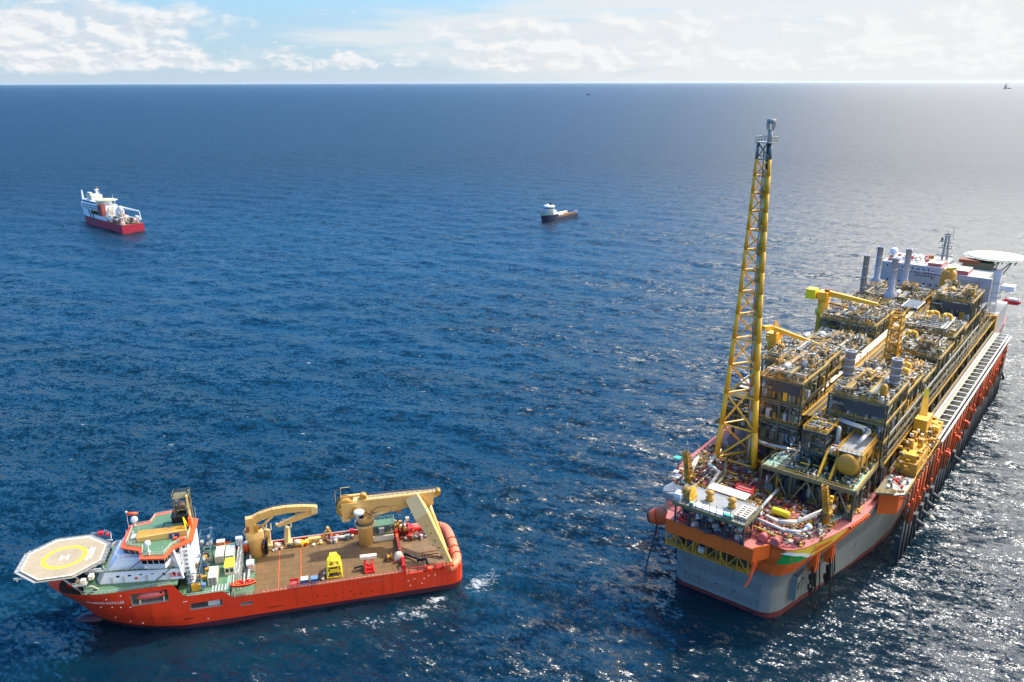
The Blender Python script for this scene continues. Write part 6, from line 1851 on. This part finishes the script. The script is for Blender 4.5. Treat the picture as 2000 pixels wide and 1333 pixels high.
MB('crane_bright').taper((168.6, 28.2, 60.6), (165.5, 4.6, 59.6), 1.8, 2.6, 1.2, 1.3).obj('boom', cr)
MB('ochre').tube((168, 26.4, 56.2), (166.4, 10, 54.8), .5, 8).tube((166.4, 10, 54.8), (165.8, 7, 58.8), .3, 6).obj('luffing_cylinder', cr)
mb = MB('red'); rnd = random.Random(12)
for k in range(60): mb.m(rnd.choice(['red', 'faded_red', 'rust', 'cream', 'dark_steel', 'brown'])).cbox((rnd.uniform(118, 164), rnd.uniform(27.6, 31), rnd.uniform(26, 38)), (rnd.uniform(.6, 2.4), rnd.uniform(.6, 2), rnd.uniform(.5, 2.4)))
mb.obj('laydown_gear', VF)

# ------------------------------------------------ accommodation block and helideck at the far end
ac = MB('accom_white')
ac.box(262, 292, -24, 28, ZD, 57.4)
ac.box(262, 292, -2, 28, 57.4, 60.0)
ac.box(268, 300, -31, 31, ZD, 38)
ac.box(261.0, 263.2, -26.2, -21.4, ZD, 57.6)
ac = ac.obj('accommodation_block', VF, label='white accommodation block across the far end of the vessel')
mb = MB('grey').box(261.9, 261.99, -20.5, -7.5, 51.5, 55.4).m('dark_steel').box(261.9, 261.99, 6, 28, 43.6, 46.4).m('pale_grey').box(259.6, 262, 5, 28, 46.6, 46.9).box(260.4, 262, -20.6, -7.2, 51.1, 51.4).box(260.4, 262, -2, 20, 57.0, 57.3)
mb.obj('front_gallery', ac)
mb = MB('glass_dark')
for y in [24 - 3.1 * k for k in range(10)]: mb.box(261.86, 261.98, y - .35, y + .35, 49.6, 50.6)
for y in [-9, -12.5, -16, -19]: mb.box(261.86, 261.98, y - .35, y + .35, 44.6, 45.6)
for y in [14, 2, -8]: mb.box(261.86, 261.98, y - .35, y + .35, 53.2, 54.2)
for z in (41.2, 47.2):
    for k in range(12): mb.box(261.86, 261.98, 25 - k * 4.1 - .4, 25 - k * 4.1 + .4, z, z + 1.0)
for k in range(9): mb.box(261.86, 261.98, 25 - k * 2.6 - .3, 25 - k * 2.6 + .3, 57.6, 58.6)
mb.m('black')
for k in range(8): mb.box(261.86, 261.98, 9.6 - k * 1.25, 10.2 - k * 1.25, 54.2, 55.0)
mb.obj('window', ac)
t = text_mesh('warning_sign', 'NO SMOKING', 3.0, (261.9, 12.6, 55.6), (0, -1, 0), (0, 0, 1), 'sign_blue', ac)
mb = MB('faded_red').box(264, 276, -1.5, 5.4, 60, 61.6).box(264, 276, -14.5, -2.6, 57.4, 59.4)
mb.m('cream').box(263.8, 276.2, -14.6, -2.5, 59.4, 59.6).box(263.8, 276.2, -1.6, 5.5, 61.6, 61.8)
mb.m('red'); rnd = random.Random(15)
for k in range(40): mb.m(rnd.choice(['red', 'faded_red', 'cream', 'white', 'grey', 'ochre'])).cbox((rnd.uniform(264, 288), rnd.uniform(7, 27), 60.3 + rnd.random() * 1.2), (rnd.uniform(.6, 2), rnd.uniform(.6, 2), rnd.uniform(.6, 2)))
mb.obj('roof_house', ac)
mb = MB('white').tube((270, 24.4, 60), (270, 24.4, 63), .8, 8).ball((270, 24.4, 64.6), 2.1, 14)
mb.obj('satellite_dome', ac)
mb = MB('white').ball((266, 17, 62.4), 1.1, 10).tube((266, 17, 60), (266, 17, 62), .4, 6)
mb.obj('satellite_dome', ac)
mm = MB('grey')
for x in (279, 281.6):
    for y in (-.6, 2): mm.beam((x, y, 58), (x + (280.3 - x) * .5, y + (.7 - y) * .5, 74), .6)
for z, s in ((63.5, 3.4), (67.5, 3.2), (71, 3.0), (74, 1.6)): mm.box(280.3 - s / 2, 280.3 + s / 2, .7 - s * 1.15, .7 + s * 1.15, z, z + .5).rail([(280.3 - s / 2, .7 - s, z + .3), (280.3 - s / 2, .7 + s, z + .3)], 1.2, .1, 1.2)
for y, z0, z1 in ((-1.8, 74, 79), (.7, 74, 77.5), (3.6, 71, 73.6), (-2, 67.5, 69.6), (0, 67.5, 70), (2.6, 67.5, 70)): mm.tube((280.3, y, z0), (280.3, y, z1), .16, 5)
mm.m('dark_steel').cbox((280.3, 3.2, 72.2), (.8, 1, 1.8)).cbox((280.3, .7, 75.2), (1, 2.6, .5))
mm.obj('radio_mast', ac)
hk = MB('heli_green').lathe((300, -21.5, 62.0), [(.05, 0), (14.2, 0), (14.4, .2), (14.4, .9), (14.2, 1.0), (.05, 1.0)], 32, smooth=False).obj('helideck', ac)
ring(MB('flag_yellow'), (300, -21.5), 5.6, 6.4, 63.02).obj('landing_circle', hk)
mb = MB('grey'); ring(mb, (300, -21.5), 14.5, 16.2, 62.6)
for k in range(24): mb.tube((300 + 14.4 * math.cos(k * .2618), -21.5 + 14.4 * math.sin(k * .2618), 62.4), (300 + 16.2 * math.cos(k * .2618), -21.5 + 16.2 * math.sin(k * .2618), 62.8), .12, 4)
mb.obj('safety_net', hk)
mb = MB('grey')
for y in (-30, -24, -16): mb.beam((292, y * .8, 48), (308, y, 61.6), .5).beam((292, y * .8, 54), (298, y, 61.6), .5)
for y in (-32, -26, -20, -14): mb.beam((288, y, 61.2), (312, y, 61.2), .5, .9)
mb.m('olive').box(284, 294, -22, -8, 57.4, 61.0).m('rust').box(283.8, 290, -16, -6, 60, 61.8)
mb.obj('helideck_support', hk)
mb = MB('white').prism([(292, -24), (292, -33.5), (300, -33.5), (300, -24)], 45.4, 48.2).box(286, 292, -27, -24, 40, 57)
for z in (42, 45, 50): mb.m('grey').rail([(284, -24.2, z), (284, -28, z), (292, -28, z)], 1.2, .1, 1.4)
mb.obj('bridge_wing', ac)
mb = MB('ochre')
for k in range(7): mb.box(262 + k * .2, 266 + k * .2, -31.2 + k * .9, -30.6 + k * .9, ZD, 38.5 - .2 * k)
mb.m('brown').box(263, 268, -31, -25, ZD, 37)
mb.obj('stair_tower', ac)

# ------------------------------------------------ riser balcony along the right side
bl = MB('pale_grey')
bl.box(98, 262, -32.4, -31.5, 28.6, 29.6)
bl = bl.obj('riser_balcony', VF, label='long open riser balcony with cross beams down the right side')
mb = MB('walk_tan').box(100, 262, -33.9, -32.7, 29.6, 29.9).m('olive').box(60, 262, -31.4, -30.6, 30.4, 30.8); mb.obj('walkway', bl)
mb = MB('pale_grey').box(100, 262, -38.2, -37.6, 29.2, 29.9).box(100, 262, -39.4, -38.8, 28.4, 29.1); mb.obj('outer_beam', bl)
for k in range(27):
    x = 102 + k * 6.1
    MB('pale_grey').box(x, x + .7, -37.6, -33.9, 29.2, 29.7).obj('cross_beam', bl)
MB('dark_olive').box(64, 262, -38.6, -31.6, 24.8, 25.2).box(98, 262, -38.7, -38.5, 25.2, 28.4).obj('lower_deck', bl)
mb = MB('hull_orange').prism([(48, -31.4), (60, -31.4), (60, -36.6), (52, -36.6)], 20.0, 27.6)
mb.box(60, 262, -33.2, -31.4, 21, 24.8)
mb.obj('support_bracket', bl)
mb = MB('grating').prism([(44.5, -30.6), (62, -30.6), (62, -38.8), (49, -38.8)], 28.6, 29.2).m('pale_grey').prism([(46, -36), (62, -36), (62, -38.8), (49, -38.8)], 29.2, 29.3)
mb.m('yellow').rail([(44.5, -30.6, 29.2), (49, -38.8, 29.2), (62, -38.8, 29.2)], 1.2, .1, 1.5).m('deck_red').box(52, 58, -35, -33.4, 29.2, 29.6)
rnd = random.Random(19)
for k in range(30): mb.m(rnd.choice(['white', 'cream', 'red', 'dark_steel', 'grey'])).cbox((rnd.uniform(49, 61), rnd.uniform(-38, -31.5), 29.6), (rnd.uniform(.4, 1.6), rnd.uniform(.4, 1.4), rnd.uniform(.4, 1.4)))
mb.obj('end_platform', bl)
rnd = random.Random(23)
for k in range(34):
    x = 54 + k * 6.05
    zl = rnd.uniform(10, 18)
    mb = MB(rnd.choice(['hull_orange', 'hull_orange', 'rust', 'bright_orange'])).tube((x, -39.0, 27.6), (x, -38.8, zl), rnd.uniform(.26, .42), 8).m('bright_orange').beam((x, -38.4, 26), (x, -32, 21.5), .4).cbox((x, -39.2, 24 - rnd.random() * 8), (.8, .9, 1.1))
    mb.m('dark_steel').tube((x, -38.8, zl), (x, -38.6, -1.5), .45, 8).cbox((x + 1.5, -37.6, 6), (1.2, 1.6, 9))
    if rnd.random() < .5: mb.m('rust').tube((x + 2.6, -38.9, 27), (x + 2.6, -38.9, 12), .22, 6)
    if 9 <= k <= 16 and k % 3 == 0: mb.m('bright_orange').path([(x, -39, 22), (x + .6, -41, 21.6), (x + 1.2, -41.0, 19.6)], .5, 8)
    mb.obj('riser_tube', bl)
for x in (70.5, 78.5, 86.5, 94.5, 133): MB('dark_steel').tube((x, -39.4, 10.5), (x, -42.4, 9.0), .8, 10).m('cream').tube((x, -42.4, 9.0), (x, -43.6, 8.4), .95, 12).m('dark_steel').box(x - 1.4, x + 1.4, -40, -36.5, 8, 13).obj('riser_guide', bl)
mb = MB('dark_steel').tube((262, -33, 20), (279, -38.5, 0), .45, 7).tube((264, -33, 18), (281, -38.2, -1), .45, 7)
mb.obj('boarding_ladder', VF)
# yellow pull-in machinery on the balcony
pm = MB('ochre').box(64, 80, -38.4, -31.8, 29.2, 33.4).m('yellow').box(66, 78, -37.6, -32.4, 33.4, 35.6)
for x in (67, 71.5, 76): pm.m('ochre').tube((x, -38.5, 31.4), (x, -37.6, 31.4), 1.3, 14)
pm = pm.obj('pull_in_winch', bl)
mb = MB('yellow'); rnd = random.Random(29)
for k in range(230): mb.m(rnd.choice(['yellow', 'ochre', 'ochre', 'cream', 'yellow', 'brown', 'olive'])).cbox((rnd.uniform(63, 97), rnd.uniform(-38.3, -31.8), 30 + abs(rnd.gauss(0, 1)) * 3.4), (rnd.uniform(.3, 1.8), rnd.uniform(.3, 1.3), rnd.uniform(.3, 1.6)), rnd.choice([0, 0, .4]))
mb.m('yellow').rail([(63, -38.6, 29.4), (98, -38.6, 29.4)], 1.2, .09, 1.6).rail([(64, -38.4, 33.4), (80, -38.4, 33.4), (80, -31.8, 33.4)], 1.2, .09, 1.6)
for x, y in ((72, -34), (75, -36.4), (80, -33.2)): mb.m('ochre').tube((x, y, 35), (x, y, 38.6), .9, 10)
mb.obj('winch_gear', pm)
pc = MB('ochre').lathe((90, -33.0, 29), [(2.6, 0), (2.6, 7), (2.2, 8)], 14).m('yellow').box(86, 95, -35.6, -31.4, 37, 41)
pc.taper((92, -33.0, 40), (97, -32.0, 45.5), 2.6, 3.4, 1.8, 2.2).m('lemon').taper((96.8, -32.0, 44.8), (98.4, -31.6, 48.5), 1.8, 2.2, 1.5, 1.6)
pc.obj('balcony_crane', VF, label='stubby bright yellow crane standing on the right-hand balcony')
mb = MB('yellow').box(97, 108, -37.4, -33.6, 30, 33.8); rnd = random.Random(33)
for k in range(26): mb.m(rnd.choice(['yellow', 'lemon', 'ochre'])).cbox((rnd.uniform(97, 108), rnd.uniform(-37.2, -33.8), rnd.uniform(33.6, 35)), (rnd.uniform(.6, 2), rnd.uniform(.6, 2), rnd.uniform(.6, 1.6)))
mb.obj('hydraulic_unit', bl)

# ------------------------------------------------ loose things on this vessel
MVF = Matrix.Translation(VF.location) @ Matrix.Rotation(FA, 4, 'Z')
def f_thing(name, x, y, z, label, cat, group=None, rz=0.0): return empty(name, MVF @ Vector((x, y, z)), FA + rz, label, cat, group)
t = f_thing('shelter_container', 10.6, 4.6, ZD + 3.0, 'long white flat-roofed container behind the grey offloading deck', 'container')
MB('grey').box(-1.9, 1.9, -6.2, 5.4, 0, 3.6).obj('body', t); MB('white').box(-2.2, 2.2, -6.6, 5.8, 3.6, 3.95).obj('roof', t); MB('dark_steel').box(-1.95, -1.9, -5, -2, .4, 2.8).box(-1.95, -1.9, 1, 2.4, .4, 2.8).obj('louvre', t)
mb = MB('olive')
for x in (-1.7, 1.7):
    for y in (-6, 0, 5.2): mb.beam((x, y, -3), (x, y, 0), .3)
mb.obj('leg', t)
t = f_thing('storage_tank', 15.4, -11.0, ZD + 1.6, 'bright lemon yellow rounded tank on the red foredeck', 'tank')
MB('lemon').lathe((0, 0, 1.0), [(.2, -2.8), (1.0, -2.6), (1.1, -2.3), (1.1, 2.3), (1.0, 2.6), (.2, 2.8)], 16, 'y').obj('shell', t); MB('ochre').box(-1.3, 1.3, -2.2, -1.8, -1.5, .6).box(-1.3, 1.3, 1.8, 2.2, -1.5, .6).obj('saddle', t)
t = f_thing('red_basket', 20.5, 3.0, ZD + 2.6, 'red cargo basket behind the white container on the foredeck', 'basket')
mb = MB('red')
for z in (0, .9, 1.8): mb.rail([(-1.4, -2.6, z), (1.4, -2.6, z), (1.4, 2.6, z), (-1.4, 2.6, z)], .3, .12, 1.2, closed=True)
mb.obj('frame', t); MB('faded_red').box(-1.3, 1.3, -2.5, 2.5, 0, 1.4).obj('load', t); MB('olive').box(-1.5, 1.5, -2.7, 2.7, -2.6, 0).obj('stand', t)
t = f_thing('yellow_pallet', 14.2, 7.6, ZD + 4.4, 'flat yellow pallet load beside the white foredeck container', 'pallet')
MB('lemon').box(-1, 1, -4.6, 3.4, 0, .8).obj('load', t); MB('brown').box(-1, 1, -4.6, 3.4, -4.4, 0).obj('stand', t)
t = f_thing('lifeboat', 304, -32.4, 35.6, 'small orange and white lifeboat hung beside the white accommodation block', 'lifeboat', rz=R(90))
secs = []
for i in range(13):
    q = i / 12; x = -4.5 + 9 * q; b = 1.9 * max(.05, 1 - abs(2 * q - 1) ** 3) ** .6
    secs.append([(x, b * math.cos(a), 1.9 + 1.7 * b / 1.9 * math.sin(a)) for a in [2 * math.pi * k / 12 for k in range(12)]])
MB('red').loft(secs, True, True, True).obj('boat_hull', t); MB('white').box(-3.4, 1.6, -1.5, 1.5, 2.6, 3.9).obj('canopy', t); MB('grey').beam((-3, 0, 0), (-3, 2, 5.4), .4).beam((3, 0, 0), (3, 2, 5.4), .4).obj('davit', t)
# ================================================================== ships further off
def far_ship(name, loc, rz, label): return empty(name, loc, rz, label, 'ship')
def simple_half(L, B, bow=0.28, aft=0.03, fine=1.9):
    def f(x, z):
        b = B / 2
        xb = L * (1 - bow)
        xe = L * (0.955 + 0.045 * min(1, max(0, z / 10)))
        if x > xb: b *= max(0.0, 1 - min(1, (x - xb) / (xe - xb)) ** fine) ** .75
        return b
    return f

# red and white pipelay ship on the left (x forward from the stern)
RA = R(137)
S3 = far_ship('pipelay_ship', (-414, 866, 0), RA, 'red and white pipelay ship with dark diagonal stripes, alone out at sea')
S3.scale = (0.87, 0.76, 0.92)
h3 = simple_half(152, 31)
def t3(x): return 19.0 if x > 96 else 14.0 if x > 44 else 9.5
hull('hull', S3, [0, 4, 10, 20, 30, 44, 44.01, 60, 80, 96, 96.01, 110] + [110 + 3 * k for k in range(1, 15)], [-2, 0, 3, 9.5, 12, 14, 19], h3, lambda x, z, s: 'purple_red' if z < 9.5 else 'white', (), t3).obj('hull', S3)
MB('brown').prism([(0.3, -15.3), (44, -15.3), (44, 15.3), (0.3, 15.3)], 8.8, 9.3).m('deck_green').prism([(44, -15.3), (96, -15.3), (96, 15.3), (44, 15.3)], 13.4, 13.8).prism([(96, -15), (120, -14), (140, -8), (150, -1), (150, 1), (140, 8), (120, 14), (96, 15)], 18.2, 18.8).obj('deck', S3)
mb = MB('stripe_teal')
for x in (80, 90):
    for s in (1, -1): mb.add([(x, s * 15.6, 2.5), (x + 4.6, s * 15.6, 2.5), (x + 15.6, s * 15.6, 18.6), (x + 11, s * 15.6, 18.6)], [(0, 1, 2, 3), (3, 2, 1, 0)][:1] if s < 0 else [(3, 2, 1, 0)])
mb.obj('hull_stripe', S3)
mb = MB('white').box(70, 134, -12.5, 12.5, 18, 25).box(84, 130, -11.5, 11.5, 25, 29).box(60, 72, -9, 9, 13.6, 26)
hs = mb.obj('superstructure', S3)
MB('glass_dark').box(129.9, 130.2, -11, 11, 26.4, 28).box(86, 129, 11.5, 11.6, 26.4, 27.8).box(74, 130, 12.5, 12.6, 20, 21).box(74, 130, 12.5, 12.6, 22.6, 23.6).box(69.8, 70, -11, 11, 20, 21).obj('window', hs)
hk = MB('heli_green').prism(octa(75, 0, 14.5), 31.4, 32.2).obj('helideck', S3)
mb = MB('pale_grey').prism(octa(75, 0, 16), 31.2, 31.5)
for x in (66, 75, 84):
    for y in (-8, 8): mb.beam((x, y, 24), (x, y, 31.4), .8)
mb.obj('deck_support', hk); ring(MB('line_yellow'), (75, 0), 5, 6, 32.25).obj('landing_circle', hk)
MB('cream').box(104, 122, -8, 8, 29, 35).box(108, 118, 4, 8, 35, 38).obj('funnel_house', S3)
MB('white').taper((112, -4, 35), (112, -4, 42), 3, 3, 1.8, 1.8).box(110, 114, -7, -1, 40.6, 41.4).m('brown').ball((112, -4, 42.6), 1.8, 10).obj('mast', S3)
MB('white').taper((141, 6, 18), (141, 6, 39), 5, 4, 1.2, 1.2).obj('fore_mast', S3)
mb = MB('white').tube((92, 8, 29), (92, 8, 33), .5, 6).ball((92, 8, 34.5), 1.5, 10); mb.obj('satellite_dome', S3)
mb = MB('white').tube((84, 4, 29), (84, 4, 42), .3, 5).tube((70, -8, 32), (70, -8, 38), .25, 5); mb.obj('antenna', S3)
MB('deck_red').box(60, 74, 8, 14.5, 13.8, 27).m('brown').box(62, 66, 14.3, 14.7, 14, 26).obj('red_tower', S3)
rnd = random.Random(41); mb = MB()
for k in range(130): mb.m(rnd.choice(['white', 'pale_grey', 'cream', 'faded_red', 'white', 'grey', 'dark_steel', 'pale_grey', 'cream'])).cbox((rnd.uniform(3, 62), rnd.uniform(-14, 14.4), (14 if rnd.random() < .0 else 9.4) + rnd.uniform(.5, 6)), (rnd.uniform(1, 5), rnd.uniform(1, 4), rnd.uniform(1, 6)), rnd.random())
mb.obj('deck_gear', S3)
cr = MB('pale_grey').lathe((24, 4, 9), [(3, 0), (3, 11), (4, 12), (4, 16), (2.5, 20)], 14).m('white').ball((26, 4, 22), 6.0, 12, .9).obj('deck_crane', S3)
MB('white').taper((24, 2, 27), (6, -14, 23), 2.4, 2.6, 1.2, 1.2).beam((6, -14, 23), (5, -15, 13), .8).obj('boom', cr)
mb = MB('cream').truss((52, 12, 14), (40, 12, 24), (0, -6, 0), (2, 0, 3), 5, .4, .3); mb.obj('stinger_frame', S3)

# blue-hulled supply ship in the middle distance
S4 = far_ship('supply_ship', (74, 974, 0), math.atan2(-56, -44), 'small supply ship with a navy hull, round white bridge and open cargo deck')
S4.scale = (0.86, 0.92, 0.82)
h4 = simple_half(76, 18, .3)
hull('hull', S4, [0, 2, 6, 20, 40, 49, 49.01, 53] + [53 + 1.8 * k for k in range(1, 14)], [-2, 0, 2, 4.6, 7, 9.6], h4, lambda x, z, s: 'navy', (), lambda x: 9.6 if x > 49 else 4.6).obj('hull', S4)
MB('wood_pale').prism([(.4, -8.4), (49, -8.4), (49, 8.4), (.4, 8.4)], 3.6, 4.0).m('deck_green').prism([(49, -8.6), (54, -8.4), (66, -5.6), (74, -.8), (74, .8), (66, 5.6), (54, 8.4), (49, 8.6)], 8.8, 9.3).obj('deck', S4)
hs = MB('white').lathe((58, 0, 9.3), [(6.8, 0), (6.5, 7.6), (7.0, 8.4)], 20).box(50, 58, -6.6, 6.6, 9.3, 15).obj('superstructure', S4)
MB('glass_dark').lathe((58, 0, 17.7), [(7.0, 0), (7.2, 1.3)], 20).obj('window_band', hs)
MB('white').lathe((58, 0, 19.0), [(7.3, 0), (7.3, 2.4), (6.2, 3.0), (.1, 3.1)], 20).obj('bridge_roof', hs)
MB('dark_steel').beam((56, 0, 22), (56, 0, 30), .5).beam((56, -3, 25), (56, 3, 25), .4).cbox((55, 1, 23.4), (2.4, 3, 2.6)).m('white').ball((58.5, -2, 23.4), .9, 8).obj('mast', S4)
MB('wood_pale').box(4, 48, 6.2, 8.4, 4.0, 7.0).m('cream').box(4, 48, -8.4, -6.2, 4.0, 7.0).m('pale_grey').box(44, 49, -5, 5, 4, 8.6).m('pale_blue').box(.6, 6, 4, 8.4, 4, 8).obj('cargo_rail', S4)
rnd = random.Random(44); mb = MB()
for k in range(30): mb.m(rnd.choice(['cream', 'rust', 'brown', 'pale_orange', 'white'])).cbox((rnd.uniform(10, 46), rnd.uniform(-5, 5), 4.6), (rnd.uniform(1, 5), rnd.uniform(1, 3), rnd.uniform(.6, 2)))
mb.obj('deck_cargo', S4)

# two ships almost on the horizon
S5 = far_ship('distant_boat', (985, 10406, 0), R(160), 'tiny dark boat far off below the middle of the horizon')
h5 = simple_half(60, 13)
hull('hull', S5, [-0, 2, 20, 40, 42, 45, 48, 51, 54, 57, 60], [-1, 3, 7], h5, lambda x, z, s: 'navy').obj('hull', S5)
MB('dark_steel').box(26, 46, -5, 5, 6, 16).box(30, 42, -4, 4, 16, 20).obj('superstructure', S5)
S6 = far_ship('distant_ship', (10230, 17150, 0), R(180), 'tiny grey ship with a tall mast on the horizon above the round helideck')
h6 = simple_half(150, 30)
hull('hull', S6, [-0, 10, 40, 100, 108, 115, 122, 129, 136, 143, 150], [-1, 8, 18], h6, lambda x, z, s: 'dark_steel').obj('hull', S6)
MB('grey').box(90, 130, -12, 12, 17, 50).taper((105, 0, 50), (105, 0, 110), 26, 20, 6, 6).obj('superstructure', S6)
# ------------------------------------------------------------------ thin sea haze
def build_haze():
    b = 96000.0
    mb = MB()
    vs = [(x, y, z) for z in (-5.0, 172.0) for y in (-b, b) for x in (-b, b)]
    me = bpy.data.meshes.new('haze')
    me.from_pydata(vs, [], [(0, 2, 3, 1), (4, 5, 7, 6), (0, 1, 5, 4), (2, 6, 7, 3), (0, 4, 6, 2), (1, 3, 7, 5)])
    o = bpy.data.objects.new('haze', me)
    COL.objects.link(o)
    m = bpy.data.materials.new('haze_air')
    m.use_nodes = True
    t = m.node_tree
    for n in list(t.nodes):
        if n.type == 'BSDF_PRINCIPLED': t.nodes.remove(n)
    v = t.nodes.new('ShaderNodeVolumePrincipled')
    v.inputs['Color'].default_value = (0.78, 0.91, 1.0, 1)
    v.inputs['Density'].default_value = 0.5e-5
    v.inputs['Anisotropy'].default_value = 0.5
    out_ = [n for n in t.nodes if n.type == 'OUTPUT_MATERIAL'][0]
    t.links.new(v.outputs[0], out_.inputs['Volume'])
    me.materials.append(m)
    tag(o, kind='stuff')
build_haze()
SC.cycles.volume_bounces = 0
